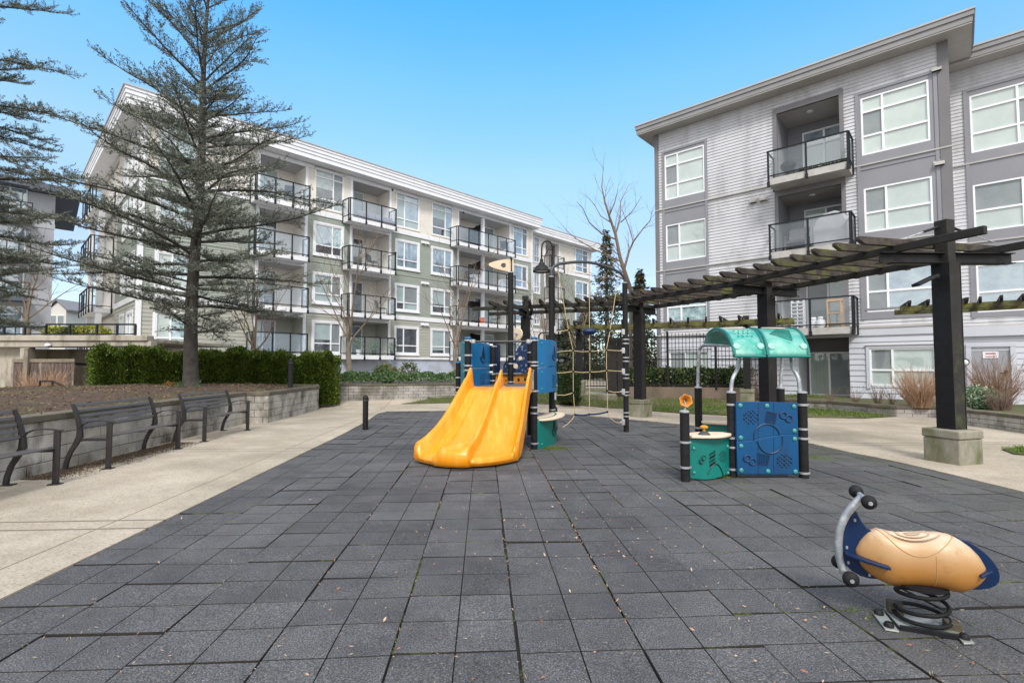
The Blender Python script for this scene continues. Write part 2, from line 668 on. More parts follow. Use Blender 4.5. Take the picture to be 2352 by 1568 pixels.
def balcony(parent, M, u0, u1, zf, zc, depth, proj, r0, r1, wallm, ceilm, slabm, door=None, railh=1.05, glass=None,
            nposts=4, sidemul=True, backz=None, screens=None, pitch=0.15):
    """recess u0..u1 between floor zf and ceiling zc, projecting slab r0..r1"""
    glass = glass or M_balcglass
    b = MB(wallm, ceilm, slabm)
    b.M = M
    siding(b, u0, u1, zf, zc, pitch, [] if door is None else [(door[0], door[1], zf, door[2])], 0.018, 0, depth)
    for u in (u0, u1):
        b.poly(((u, 0, zf), (u, depth, zf), (u, depth, zc), (u, 0, zc)), 0)
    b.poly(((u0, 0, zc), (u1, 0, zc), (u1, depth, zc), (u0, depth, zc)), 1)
    b.box(u0, u1, 0.0, depth, zf - 0.05, zf, 2)
    b.box(r0, r1, -proj, -0.03, zf - 0.27, zf - 0.02, 2)
    o = b.build('balcony', parent, smooth=False)
    if door:
        window(o, M, door[0], door[1], zf + 0.02, door[2], door[3], door[4], door[5], 0.0, fw=0.06, y0=depth)
        # the door is a sub-part of the balcony: keep one level only
        dd = [c for c in o.children if c.name.startswith('window')][0]
        dd.name = 'sliding_door'
        for g in list(dd.children):
            g.parent = o
            g.name = 'door_pane'
    rl = MB(M_balcmetal)
    rl.M = M
    zt = zf + railh
    yf = -proj - 0.03
    c = 0.028
    us = [r0 + (r1 - r0) * i / nposts for i in range(nposts + 1)]
    for u in us:
        rl.box(u - c, u + c, yf - c, yf + c, zf - 0.30, zt)
        rl.box(u - c * 1.7, u + c * 1.7, yf - c * 1.3, yf + c * 1.3, zf - 0.32, zf - 0.14)
    rl.box(r0 - c, r1 + c, yf - 0.035, yf + 0.035, zt, zt + 0.045)
    rl.box(r0, r1, yf - 0.015, yf + 0.015, zf + 0.06, zf + 0.10)
    for u in (r0 - 0.03, r1 + 0.03):
        rl.box(u - 0.03, u + 0.03, yf + 0.037, -0.03, zt, zt + 0.045)
        rl.box(u - 0.015, u + 0.015, yf + .02, -0.03, zf + 0.06, zf + 0.10)
        rl.box(u - c, u + c, -0.09, -0.035, zf - 0.28, zt)
        rl.box(u - c, u + c, yf + 0.12, yf + 0.17, zf - 0.28, zt)
    rl.build('railing', o, smooth=False)
    gl = MB(glass)
    gl.M = M
    for a, e in zip(us, us[1:]):
        gl.poly(((a + .035, yf, zf + .1), (e - .035, yf, zf + .1), (e - .035, yf, zt), (a + .035, yf, zt)))
    for u in (r0 - 0.03, r1 + 0.03):
        gl.poly(((u, yf + .17, zf + .1), (u, -0.09, zf + .1), (u, -0.09, zt), (u, yf + .17, zt)))
    gl.build('glass_panel', o, smooth=False)
    return o


def vent(parent, M, u, z, mat, w=0.3, h=0.2, n=1):
    b = MB(mat, M_blackmetal)
    b.M = M
    for k in range(n):
        x = u + k * (w + .04)
        b.box(x, x + w, -0.05, -0.021, z, z + h, 0)
        b.slab([(x + .04, -0.05, z + h * .15), (x + .04, -0.05, z + h * .8), (x + .04, -0.16, z + h * .5), (x + .04, -0.16, z + h * .1)], (w - .08, 0, 0), 0)
        b.poly(((x + .05, -0.052, z + h * .05), (x + w - .05, -0.052, z + h * .05), (x + w - .05, -0.155, z + h * .08), (x + .05, -0.155, z + h * .08)), 1)
    return b.build('vent', parent, smooth=False)


# ------------------------------------------------------------------ left building
S_cream = pbr('cream_siding', (0.72, 0.685, 0.63), (0.655, 0.62, 0.57), 0.8, 0.7, stretch=(1, 1, 3))
S_green = pbr('sage_green_siding', (0.30, 0.33, 0.29), (0.26, 0.29, 0.255), 0.8, 0.7, stretch=(1, 1, 3))
S_olive = pbr('olive_grey_siding', (0.36, 0.365, 0.32), (0.315, 0.32, 0.28), 0.8, 0.7, stretch=(1, 1, 3))
S_found = pbr('pale_blue_grey_render', (0.42, 0.46, 0.56), (0.36, 0.40, 0.49), 1.2, 0.85, c3=(0.30, 0.33, 0.38), s3=0.6)
S_greywhite = pbr('light_balcony_paint', (0.50, 0.49, 0.46), (0.45, 0.44, 0.41), 1.5, 0.7)
S_metalcap = pbr('roof_edge_metal', (0.42, 0.44, 0.47), (0.36, 0.38, 0.41), 2, 0.5)

P0 = P(703, 650, 28.3)
d = Vector((2290 - 1176, 1150)).normalized()
tmp = Facade(P0[0], P0[1], d.x, d.y, None)
uc = tmp.U(319, 600)
cx, cy = tmp.at(uc)
LB = thing('apartment_building', (cx, cy, 0), 'four storey apartment block in cream and sage green siding with a row of balconies', 'building', rz=tmp.ang)
LF = Facade(cx, cy, d.x, d.y, LB)
ML = LF.rel(LB)
zb = LF.Z(768, 818.6)
z21 = LF.Z(701, 711)
z43 = LF.Z(703, 483.3)
ze = LF.Z(698, 360, -0.75)
z32 = (z21 + z43) / 2
print('LEFT floors', zb, z21, z32, z43, ze)
uend = LF.U(1222, 600)
ftop = [z21, z32, z43, ze]
fbot = [zb, z21, z32, z43]
fmats = [S_olive, S_green, S_green, S_cream]

# window columns (left/right picture columns give the positions along the wall)
cols = {'T': (353, 447), 'B': (717, 788), 'D': (906, 963), 'E': (989, 1040), 'G': (1177, 1212)}
zwin = []
for t, bt in ((734.3, 813), (622.7, 696.6), (506, 585), (378.3, 476.8)):
    zwin.append((LF.Z(720, bt), LF.Z(718, t)))
print('zwin', zwin)
bal = {'A': (592, 697, 585, 708), 'C': (807, 892, 802, 908), 'F': (1053, 1169, 1052, 1183)}
holes = []
wins = []
for k, (a, b_) in cols.items():
    u0, u1 = LF.U(a, 640), LF.U(b_, 640)
    for fl in range(4):
        z0, z1 = zwin[fl]
        if k in 'DE' and fl == 0:
            z0 += 0.05
        holes.append((u0, u1, z0, z1))
        wins.append((k, fl, u0, u1, z0, z1))
bals = []
for k, (a, b_, c_, e_) in bal.items():
    u0, u1 = LF.U(a, 640), LF.U(b_, 640)
    r0, r1 = LF.U(c_, 640, -0.9), LF.U(e_, 640, -0.9)
    for fl in range(4):
        zf = [zb + 0.12, z21, z32, z43][fl] - 0.0
        zc = [z21 - 0.45, z32 - 0.42, z43 - 0.42, ze - 0.25][fl]
        holes.append((u0, u1, zf, zc))
        bals.append((k, fl, u0, u1, zf, zc, r0, r1))
w = MB(S_olive, S_green, S_cream, S_found)
w.M = ML
pit = [0.19, 0.115, 0.115, 0.115]
mi = [0, 1, 1, 2]
for fl in range(4):
    siding(w, 0, uend, fbot[fl], ftop[fl], pit[fl], holes, 0.02, mi[fl])
flat_wall(w, -0.02, uend, -0.5, zb, holes, 3, 0.06)
# far end and back of the building, so that it is a body
w.box(0.1, uend, 2.2, 13.9, -0.5, ze, 2)
w.poly(((uend, 0, zb), (uend, 2.2, zb), (uend, 2.2, ze), (uend, 0, ze)), 2)
w.build('wall', LB, smooth=False)
wseq = {'T': 'a', 'B': 'a', 'D': 'a', 'E': 'a', 'G': 'a'}
for k, fl, u0, u1, z0, z1 in wins:
    top = fl == 3
    hs = [0.24, 0.78] if top else [0.30]
    main = {3: W_grey, 2: W_sky, 1: W_half, 0: W_half}[fl]
    side = W_screen
    vs = [0.64]
    if k in 'DE' and fl == 3:
        main, side = W_half, W_sky
    if k in 'DE' and fl == 2:
        main, side = W_sky, W_sky
    if k == 'D' and fl == 0:
        main, side = W_dark, W_dark
    if k == 'D':
        vs = [0.36]
    if k == 'G':
        main, side = W_sky, W_dark
    if k == 'T':
        vs, main, side = [0.42], (W_blind if fl in (0, 1) else W_sky), W_curtain
    if k == 'B' and fl == 2:
        cells = [[W_dark, W_dark], [W_sky, W_curtain]]
    else:
        cells = [[main, main if fl else side]] + [[main, side]] * 2
    window(LB, ML, u0, u1, z0, z1, vs, hs, cells, 0.12 if not top else 0.075, M_white if not top else S_cream, sill=not top)
for k, fl, u0, u1, zf, zc, r0, r1 in bals:
    L = u1 - u0
    dz = min(zf + 2.25, zc - 0.15) if fl < 3 else zf + 2.45
    if k == 'F':
        door = (u0 + L * .55, u0 + L * .95, dz, [.45], [.8] if fl == 3 else [], [[W_dark, W_blind], [W_dark, W_sky]])
    else:
        door = (u0 + L * .05, u0 + L * .62, dz, [.5], [.78] if fl == 3 else [], [[W_curtain, W_dark], [W_roller, W_roller]])
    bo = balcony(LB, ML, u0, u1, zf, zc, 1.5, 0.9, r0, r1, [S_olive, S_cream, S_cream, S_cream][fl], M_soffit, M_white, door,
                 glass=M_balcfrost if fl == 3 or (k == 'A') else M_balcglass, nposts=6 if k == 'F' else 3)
    ex = MB(M_white)
    ex.M = ML
    if k == 'F':    # dividing post and dark screens
        um = u0 + L * .47
        ex.box(um - .11, um + .11, -0.02, 0.2, zf, zc)
        ex.build('post', bo, smooth=False)
        sc = MB(M_blackmetal)
        sc.M = ML
        sc.slab([(um - .06, 0.0 + .21, zf), (um - .06, 1.45, zf), (um - .06, 1.45, zf + 1.9), (um - .06, .21, zf + 2.1 if fl > 1 else zf + 1.7)], (.05, 0, 0))
        if fl > 0:
            sc.slab([(um - .9, 0.7, zf), (um - .35, .7, zf), (um - .35, .7, zf + 1.8), (um - .9, .7, zf + 1.75)], (0, .04, 0))
        sc.build('privacy_screen', bo, smooth=False)
    for q in (u0 - .16, u1 + .0):
        e2 = MB(M_white)
        e2.M = ML
        e2.box(q, q + .16, -0.06, 0.05, zf if fl else zb, zc + .2)
        e2.build('trim', LB, smooth=False)
# bands, corner boards
tr = MB(M_white, S_green)
tr.M = ML


def band(mb, z, h, holes_u, u_end, m=0, y=-0.055):
    iv = [(-0.05, u_end)]
    for a, b_ in holes_u:
        nv = []
        for s, e in iv:
            if b_ <= s or a >= e:
                nv.append((s, e))
            else:
                if a > s:
                    nv.append((s, a))
                if b_ < e:
                    nv.append((b_, e))
        iv = nv
    for s, e in iv:
        mb.box(s, e, y, 0.03, z, z + h, m)


bu = sorted({(round(a[2], 3) - .16, round(a[3], 3) + .16) for a in bals})
band(tr, z43 - 0.14, 0.27, bu, uend)
band(tr, z21 - 0.14, 0.27, bu, uend)
band(tr, zb - 0.10, 0.13, bu, uend)
band(tr, z32 - 0.03, 0.05, bu, uend, 1, -0.04)
tr.box(-0.05, 0.14, -0.07, 0.05, zb, ze)
tr.box(uend - .12, uend + 0.02, -0.07, 0.05, zb, ze)
band(tr, ze - 0.22, 0.22, [], uend, 0, -0.05)
tr.build('trim', LB, smooth=False)
for k, fl, u0, u1, zf, zc, r0, r1 in bals:
    h = MB(M_white)
    h.M = ML
    h.box(u0, u1, -0.05, 0.06, zc, (ftop[fl] - .28) if fl < 3 else ze - .23)
    h.build('trim', LB, smooth=False)
uv = LF.U(1020 - 7, 640)
um_ = (LF.U(963, 640) + LF.U(989, 640)) / 2
for z_ in (z21 - 0.45, z32 - 0.45, z43 - 0.5):
    vent(LB, ML, um_ - 0.35, z_, M_white, 0.3, 0.2, 2)
for px, py in ((797, 372), (900, 436), (1063, 488), (905, 700), (907, 580), (1052, 690)):
    cm = MB(M_blackmetal)
    cm.M = ML
    u, z = LF.hit(px, py)
    cm.lathe((u, -0.02, z), [(0.05, 0), (.07, .05), (.05, .12), (.01, .14)], 10, axis=(0, -1, -0.4))
    cm.build('light', LB)

# roof: flat slab with deep white fascia in two steps
oh = 0.75
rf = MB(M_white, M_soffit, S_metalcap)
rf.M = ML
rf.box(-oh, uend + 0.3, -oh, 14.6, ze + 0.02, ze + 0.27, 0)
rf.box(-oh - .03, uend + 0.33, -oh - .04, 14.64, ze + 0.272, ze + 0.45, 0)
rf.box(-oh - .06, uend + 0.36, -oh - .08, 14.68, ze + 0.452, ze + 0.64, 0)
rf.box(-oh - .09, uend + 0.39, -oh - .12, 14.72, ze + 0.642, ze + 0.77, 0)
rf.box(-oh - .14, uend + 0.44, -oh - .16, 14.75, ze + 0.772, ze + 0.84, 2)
rf.build('roof', LB, smooth=False)

# --- the side facade going away to the left
SLn = 12.2
sx, sy = LF.at(0)
sd = Vector((-LF.nin.x, -LF.nin.y))
so = (sx - sd.x * SLn, sy - sd.y * SLn)
SF = Facade(so[0], so[1], sd.x, sd.y, LB)
MS = SF.rel(LB)
w = MB(S_olive, S_green, S_cream, S_found)
w.M = MS
sh = []
sw = []
for (a, b_) in ((SLn - 2.6, SLn - 0.9), (SLn - 4.5, SLn - 3.2)):
    for fl in range(4):
        sh.append((a, b_, zwin[fl][0], zwin[fl][1]))
        sw.append((fl, a, b_))
sbal = []
ub0, ub1 = SLn - 11.4, SLn - 7.0
for fl in range(4):
    zf = [zb + .12, z21, z32, z43][fl]
    zc = [z21 - .4, z32 - .4, z43 - .4, ze - .25][fl]
    sh.append((ub0, ub1 + .7, zf, zc))
    sbal.append((fl, zf, zc))
for fl in range(4):
    siding(w, 0, SLn, fbot[fl], ftop[fl], pit[fl], sh, 0.02, mi[fl])
flat_wall(w, 0, SLn, -0.5, zb, [], 3, 0.05)
w.build('wall', LB, smooth=False)
for fl, a, b_ in sw:
    top = fl == 3
    window(LB, MS, a, b_, zwin[fl][0], zwin[fl][1], [.5], [0.24, 0.78] if top else [.3], [[W_sky, W_blind]] * 3, .12, M_white)
for fl, zf, zc in sbal:
    bo = balcony(LB, MS, ub0, ub1 + .7, zf, zc, 1.6, 1.0, ub0 + .1, ub1, S_cream, M_soffit, M_white,
                 (ub0 + 1.2, ub0 + 3.6, zf + 2.1, [.5], [], [[W_dark, W_curtain]]), nposts=4)
    for q in (ub1 - .28, ub0 + .3):
        e2 = MB(M_white)
        e2.M = MS
        e2.box(q, q + .26, -0.72, -0.46, (zf - 3.1) if fl == 0 else [zb, zb, z21, z32][fl], zf - .28)
        e2.build('post', bo, smooth=False)
tr = MB(M_white, S_green)
tr.M = MS
for z_, h_ in ((z43 - .14, .27), (z21 - .14, .27), (zb - .1, .13)):
    tr.box(0, ub0, -0.055, .03, z_, z_ + h_)
    tr.box(ub1 + .7, SLn + .05, -0.055, .03, z_, z_ + h_)
tr.box(SLn - .16, SLn + .05, -0.07, .05, zb, ze)
tr.box(-.05, .14, -0.07, .05, zb, ze)
tr.build('trim', LB, smooth=False)

# --- far wing, set back one metre
WE = LF.U(1357, 600)
w = MB(S_olive, S_green, S_cream, S_found)
w.M = ML @ Matrix.Translation((0, 1.1, 0))
WF = Facade(*LF.at(0, 1.1), d.x, d.y, LB)
wh, ww = [], []
for a, b_ in ((1224, 1240), (1320, 1351)):
    for fl in range(4):
        u0, u1 = WF.U(a, 640), WF.U(b_, 640)
        wh.append((u0, u1, zwin[fl][0], zwin[fl][1]))
        ww.append((fl, u0, u1))
wb = []
a0, a1 = WF.U(1252, 640), WF.U(1283, 640)
for fl in range(4):
    zf = [zb + .12, z21, z32, z43][fl]
    wh.append((a0, a1, zf, [z21 - .4, z32 - .4, z43 - .4, ze - .25][fl]))
    wb.append((fl, zf, [z21 - .4, z32 - .4, z43 - .4, ze - .25][fl]))
WE = WF.U(1357, 600)
for fl in range(4):
    siding(w, uend, WE, fbot[fl], ftop[fl], pit[fl], wh, 0.02, mi[fl] if fl else 2)
flat_wall(w, uend, WE, -0.5, zb, [], 3, 0.05)
w.box(uend + .1, WE, 2, 10, -0.5, ze, 2)
w.poly(((WE, 0, zb), (WE, 2, zb), (WE, 2, ze), (WE, 0, ze)), 2)
w.build('wall', LB, smooth=False)
MW = ML @ Matrix.Translation((0, 1.1, 0))
for fl, u0, u1 in ww:
    top = fl == 3
    window(LB, MW, u0, u1, zwin[fl][0], zwin[fl][1], [.6], [0.24, .78] if top else [.3], [[W_sky, W_dark]] * 3, .12, M_white)
for fl, zf, zc in wb:
    balcony(LB, MW, a0, a1, zf, zc, 1.4, .8, a0 - .1, WF.U(1296, 640, -.8), S_cream, M_soffit, M_white,
            (a0 + .3, a0 + 1.6, zf + 2.1, [.5], [], [[W_dark, W_sky]]), nposts=2)
tr = MB(M_white, S_green)
tr.M = MW
for z_, h_ in ((z43 - .14, .27), (z21 - .14, .27), (zb - .1, .13), (ze - .22, .22)):
    tr.box(uend, a0 - .15, -0.055, .03, z_, z_ + h_)
    tr.box(a1 + .15, WE, -0.055, .03, z_, z_ + h_)
tr.box(WE - .14, WE + .03, -.07, .05, zb, ze)
tr.box(a0 - .15, a0, -.06, .05, zb, ze)
tr.box(a1, a1 + .15, -.06, .05, zb, ze)
tr.build('trim', LB, smooth=False)
rf = MB(M_white, M_soffit, S_metalcap)
rf.M = MW
rf.box(uend + .46, WE + .7, -oh, 10.6, ze + 0.02, ze + 0.27, 0)
rf.box(uend + .46, WE + .74, -oh - .04, 10.64, ze + 0.272, ze + 0.45, 0)
rf.box(uend + .46, WE + .78, -oh - .08, 10.68, ze + 0.452, ze + 0.64, 0)
rf.box(uend + .46, WE + .82, -oh - .12, 10.7, ze + 0.642, ze + 0.72, 2)
rf.build('roof', LB, smooth=False)

# ------------------------------------------------------------------ right building
G_lap = pbr('pale_grey_lap_siding', (0.54, 0.55, 0.585), (0.47, 0.475, 0.505), 0.7, 0.62, c3=(0.25, 0.24, 0.235), s3=0.9, t3=(0.50, 0.80), stretch=(1, 1, 1), detail=8, st3=(1, 1, 0.35))
G_panel = pbr('slate_grey_panel', (0.235, 0.24, 0.265), (0.205, 0.21, 0.235), 0.8, 0.6)
G_corner = pbr('grey_corner_board', (0.165, 0.16, 0.17), (0.14, 0.135, 0.145), 1, 0.6)
G_fascia = pbr('grey_fascia', (0.255, 0.255, 0.262), (0.205, 0.205, 0.212), 1.0, 0.6, stretch=(1, 1, 1))
G_edge = pbr('roof_edge_flashing', (0.43, 0.42, 0.41), (0.36, 0.35, 0.34), 1.4, 0.5)
G_base = pbr('pale_blue_grey_boards', (0.52, 0.54, 0.60), (0.455, 0.475, 0.53), 0.8, 0.62)
G_slab = pbr('stained_balcony_edge', (0.46, 0.45, 0.44), (0.36, 0.35, 0.33), 2.5, 0.7, c3=(0.22, 0.21, 0.19), s3=3, t3=(0.55, 0.8))
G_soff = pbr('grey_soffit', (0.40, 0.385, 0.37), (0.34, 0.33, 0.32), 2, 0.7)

r0_ = P(1508, 560, 23.2)
rd = Vector((1176 + 110, -1150)).normalized()
RB = thing('apartment_building', (r0_[0], r0_[1], 0), 'grey clad apartment block with slate window bays and an overhanging flat roof', 'building', rz=math.atan2(rd.y, rd.x))
RF = Facade(r0_[0], r0_[1], rd.x, rd.y, RB)
MR = RF.rel(RB)
rA = RF.Z(1504.7, 486.4)
rB = RF.Z(1506, 625.6)
rC = RF.Z(1962, 751.4)
rE = RF.Z(1504, 313)
print('RIGHT floors', rC, rB, rA, rE)
UE = RF.U(2188, 450)
def R4(l, r, tl, bl):
    """window from its left px, right px, top and bottom on the left side"""
    u0, z1 = RF.hit(l, tl)
    _, z0 = RF.hit(l, bl)
    u1 = RF.U(r, (tl + bl) / 2 - 20)
    return u0, u1, z0, z1
w1 = [None, None, R4(1530, 1622.5, 518.7, 602.9), R4(1526.8, 1618.4, 359, 461.6)]
w2 = [None, None, R4(1984, 2142.8, 434.9, 535.7), R4(1976.3, 2135.7, 228.6, 359.9)]
u0, u1, z0, z1 = w1[2]
dzf = rA - rB
w1[1] = (u0, u1, z0 - dzf, z1 - dzf)
u0, u1, z0, z1 = w2[2]
w2[1] = (u0, u1, z0 - dzf, z1 - dzf)
g1 = R4(1538, 1629, 808, 870)
w1[0] = (g1[0], g1[1], 0.45, g1[3])
g2 = R4(1997, 2150, 800, 880)
w2[0] = (g2[0], g2[1], 0.75, g2[3])
print('w1', w1, 'w2', w2)
bu0, bu1 = RF.U(1787, 400), RF.U(1932, 400)
br0, br1 = RF.U(1765, 400, -.95), RF.U(1949, 400, -.95)
rholes = []
for k in (w1, w2):
    for q in k:
        rholes.append(q)
rbal = []
for fl, zf, zc in ((1, rC, rB - .5), (2, rB, rA - .5), (3, rA + .0, None)):
    if zc is None:
        zc = RF.Z(1787, 262)
    rholes.append((bu0, bu1, zf, zc))
    rbal.append((fl, zf, zc))
gd0, gd1 = RF.U(1835, 850), RF.U(1952, 850)
rholes.append((gd0, gd1, .25, rC - .35))
bay1 = (w1[3][0] - .12, w1[3][1] + .12)
bay2 = (w2[3][0] - .16, w2[3][1] + .22)
bt1 = w1[3][3] + .22
bt2 = w2[3][3] + .26
bays = [(bay1[0], bay1[1], rC + .25, bt1), (bay2[0], bay2[1], rC + .25, bt2)]
w = MB(G_lap, G_panel, G_base, G_soff)
w.M = MR
siding(w, 0, UE, rC, rE, 0.13, rholes + bays, 0.023, 0)
siding(w, 0, UE, 0.1, rC, 0.20, rholes, 0.028, 2)
for b_ in bays:
    flat_wall(w, b_[0], b_[1], b_[2], b_[3], rholes, 1, -0.032)
w.poly(((UE, 0, .0), (UE, 2.35, .0), (UE, 2.35, rE), (UE, 0, rE)), 0)
w.box(0.02, UE, 2.36, 15, 0, rE, 0)
w.poly(((0, 0, 0), (0, 2.4, 0), (0, 2.4, rE), (0, 0, rE)), 0)
w.build('wall', RB, smooth=False)
# boxed edges of the bays and lines between the storeys
tr = MB(G_panel, G_corner, G_edge, G_base)
tr.M = MR
for (a, b_, z0, z1) in bays:
    for q in (a, b_ - .1):
        tr.box(q, q + .1, -0.06, 0.02, z0, z1, 0)
    tr.box(a + .1, b_ - .1, -0.06, 0.02, z1 - .1, z1, 0)
    for zz in (rA - .42, rB - .42, rC + .35):
        tr.box(a + .1, b_ - .1, -0.056, 0.02, zz + .24, zz + .30, 0)
tr.box(-0.03, .16, -.05, .1, .1, rE, 1)
tr.box(UE - .26, UE + .03, -.055, .1, .1, rE, 1)
for zz in (rA, rB):
    tr.box(-.04, bu0 - .13, -.075, .02, zz - .02, zz + .03, 2)
    tr.box(bu1 + .13, UE + .04, -.075, .02, zz - .02, zz + .03, 2)
tr.box(-.04, bu0, -.075, .02, rC - .06, rC + .02, 2)
tr.box(bu1, UE + .04, -.075, .02, rC - .06, rC + .02, 2)
tr.box(bu1, UE, -.05, .02, rC - .32, rC - .062, 3)
for (a, b_, z0, z1) in (w1[0], w2[0]):
    tr.box(a - .1, b_ + .1, -.06, .02, z1, z1 + .09, 3)
    tr.box(a - .13, b_ + .13, -.09, .02, z1 + .092, z1 + .12, 2)
    tr.box(a - .1, a, -.06, .02, z0 - .1, z1, 3)
    tr.box(b_, b_ + .1, -.06, .02, z0 - .1, z1, 3)
tr.build('trim', RB, smooth=False)
for fl in range(4):
    for kk, q in (('a', w1[fl]), ('b', w2[fl])):
        if fl == 0:
            if kk == 'a':
                window(RB, MR, *q, [.42], [], [[W_screen, W_blind]])
            else:
                window(RB, MR, *q, [.36], [.42], [[W_blind, W_blind], [W_screen, W_blind]])
        elif fl == 1:
            if kk == 'a':
                window(RB, MR, *q, [.36], [.45], [[W_curtain, W_curtain], [W_curtain, W_curtain]])
            else:
                window(RB, MR, *q, [.32], [.45], [[W_dark, W_sky], [W_screen, W_sky]])
        elif fl == 2:
            window(RB, MR, *q, [.34], [.44], [[W_blind, W_blind], [W_screen, W_blind]])
        else:
            window(RB, MR, *q, [.33], [.33, .75], [[W_roller, W_roller], [W_screen, W_roller], [W_roller, W_roller]])
for fl, zf, zc in rbal:
    L = bu1 - bu0
    dt = zf + 2.1 if fl < 3 else zf + 2.5
    cells = {3: [[W_roller, W_roller], [W_sky, W_sky]], 2: [[W_roller, W_screen]], 1: [[W_screen, W_blind]]}[fl]
    bo = balcony(RB, MR, bu0, bu1, zf, zc, 1.7, .95, br0, br1, G_panel if fl != 1 else G_lap, G_soff, G_slab,
                 (bu0 + .55, bu1 - .02, dt, [.5], [.76] if fl == 3 else [], cells), nposts=2, railh=1.02)
    e2 = MB(G_corner)
    e2.M = MR
    e2.box(bu0 - .13, bu0, -.06, .05, zf, zc)
    e2.box(bu1, bu1 + .13, -.06, .05, zf, zc)
    e2.box(bu0 - .13, bu1 + .13, -.062, .05, zc, zc + (.3 if fl < 3 else .22))
    e2.build('trim', RB, smooth=False)
    lt = MB(M_white)
    lt.M = MR
    lt.lathe(((bu0 + bu1) / 2, .6, zc - .06), [(0.02, 0), (.10, .02), (.12, .06)], 12)
    lt.build('light', bo)
# ground floor patio recess
b = MB(G_corner, G_soff, G_slab, G_base)
b.M = MR
b.poly(((gd0, 0, .25), (gd0, 1.4, .25), (gd0, 1.4, rC - .35), (gd0, 0, rC - .35)), 3)
b.poly(((gd1, 0, .25), (gd1, 1.4, .25), (gd1, 1.4, rC - .35), (gd1, 0, rC - .35)), 3)
b.poly(((gd0, 0, rC - .35), (gd1, 0, rC - .35), (gd1, 1.4, rC - .35), (gd0, 1.4, rC - .35)), 0)
b.poly(((gd0, 1.4, .25), (gd1, 1.4, .25), (gd1, 1.4, rC - .35), (gd0, 1.4, rC - .35)), 0)
b.box(gd0, gd1, 0, 1.4, .1, .25, 2)
b.build('patio', RB, smooth=False)
window(RB, MR, gd0 + .1, gd1 - .1, .28, rC - .85, [.48], [], [[M_door, W_screen]], 0, y0=1.3).name = 'sliding_door'
for px, py, n in ((1733, 462, 2), (2154, 160, 1), (2161, 375, 1)):
    u, z = RF.hit(px, py)
    vent(RB, MR, u - .2, z - .1, G_slab, .34, .2, n)
# roof
oh = .62
rf = MB(G_fascia, G_soff, G_edge)
rf.M = MR
rf.box(-oh, UE + oh, -oh, 15.4, rE + .002, rE + .05, 1)
rf.box(-oh - .02, UE + oh + .02, -oh - .02, 15.42, rE + .052, rE + .24, 0)
rf.box(-oh - .06, UE + oh + .06, -oh - .06, 15.46, rE + .242, rE + .40, 0)
rf.box(-oh - .09, UE + oh + .09, -oh - .09, 15.5, rE + .402, rE + .46, 2)
rf.build('roof', RB, smooth=False)
# --- second part of the grey building, set back
SB = 2.35
XF = Facade(*RF.at(0, SB), rd.x, rd.y, RB)
MX = MR @ Matrix.Translation((0, SB, 0))
def X4(l, r, tl, bl):
    u0, z1 = XF.hit(l, tl)
    _, z0 = XF.hit(l, bl)
    return u0, XF.U(r, (tl + bl) / 2 - 20), z0, z1
XE = UE + 12
x4 = X4(2226, 2400, 222.6, 353.8)
x3 = X4(2234, 2405, 426.5, 534.3)
x2 = (x3[0], x3[1], x3[2] - dzf, x3[3] - dzf)
xh = [x4, x3, x2]
bx = (x4[0] - .16, x4[1] + .25, rC + .3, x4[3] + .28)
w = MB(G_lap, G_panel, G_base)
w.M = MX
siding(w, UE - .3, XE, rC, rE - .1, .13, xh + [bx], .02, 0)
dr0, dr1 = XF.U(2233, 860), XF.U(2323, 860)
dz1 = XF.Z(2233, 806)
siding(w, UE - .3, XE, .1, rC, .2, [(dr0, dr1, .1, dz1)], .02, 2)
flat_wall(w, bx[0], bx[1], bx[2], bx[3], xh, 1, -.032)
w.box(UE - .3, XE, 2.5, 12, 0, rE - .1, 0)
w.build('wall', RB, smooth=False)
window(RB, MX, *x4, [.66], [.33, .75], [[W_roller, W_roller], [W_roller, W_screen], [W_roller, W_roller]])
window(RB, MX, *x3, [.7], [.44], [[W_blind, W_blind], [W_screen, W_blind]])
window(RB, MX, *x2, [.7], [.42], [[W_sky, W_sky], [W_sky, W_roller]])
tr = MB(G_panel, G_corner, G_edge, G_base)
tr.M = MX
for q in (bx[0], bx[1] - .1):
    tr.box(q, q + .1, -.06, .02, bx[2], bx[3], 0)
tr.box(bx[0] + .1, bx[1] - .1, -.06, .02, bx[3] - .1, bx[3], 0)
for zz in (rA, rB, rC):
    tr.box(UE - .2, XE, -.075, .02, zz - .02, zz + .03, 2)
tr.box(UE, XE, -.14, .02, rC - .36, rC - .022, 3)
tr.box(dr0 - .14, dr0, -.07, .02, .1, dz1 + .14, 3)
tr.box(dr1, dr1 + .14, -.07, .02, .1, dz1 + .14, 3)
tr.box(dr0 - .14, dr1 + .14, -.08, .02, dz1 + .142, dz1 + .26, 3)
tr.build('trim', RB, smooth=False)
dm = MB(pbr('grey_steel_door', (0.30, 0.31, 0.34), (0.27, 0.28, 0.31), 2, .5))
dm.M = MX
dm.box(dr0, dr1, .0, .05, .12, dz1)
do = dm.build('door', RB, smooth=False)
hm = MB(M_blackmetal)
hm.M = MX
hm.box(dr1 - .16, dr1 - .08, -.04, 0, 1.1, 1.3)
hm.box(dr1 - .28, dr1 - .08, -.07, -.045, 1.18, 1.22)
hm.build('handle', do, smooth=False)
sg = MB(M_white, pbr('red_ink', (.45, .02, .03)))
sg.M = MX
um2 = (dr0 + dr1) / 2
sg.box(um2 - .2, um2 + .2, -.02, 0, 1.72, 1.95, 0)
sg.box(um2 - .13, um2 + .13, -.024, -.02, 1.86, 1.90, 1)
sg.box(um2 - .15, um2 + .15, -.024, -.02, 1.78, 1.795, 1)
sg.box(um2 - .12, um2 + .12, -.024, -.02, 1.75, 1.76, 1)
sg.build('sign', do, smooth=False)
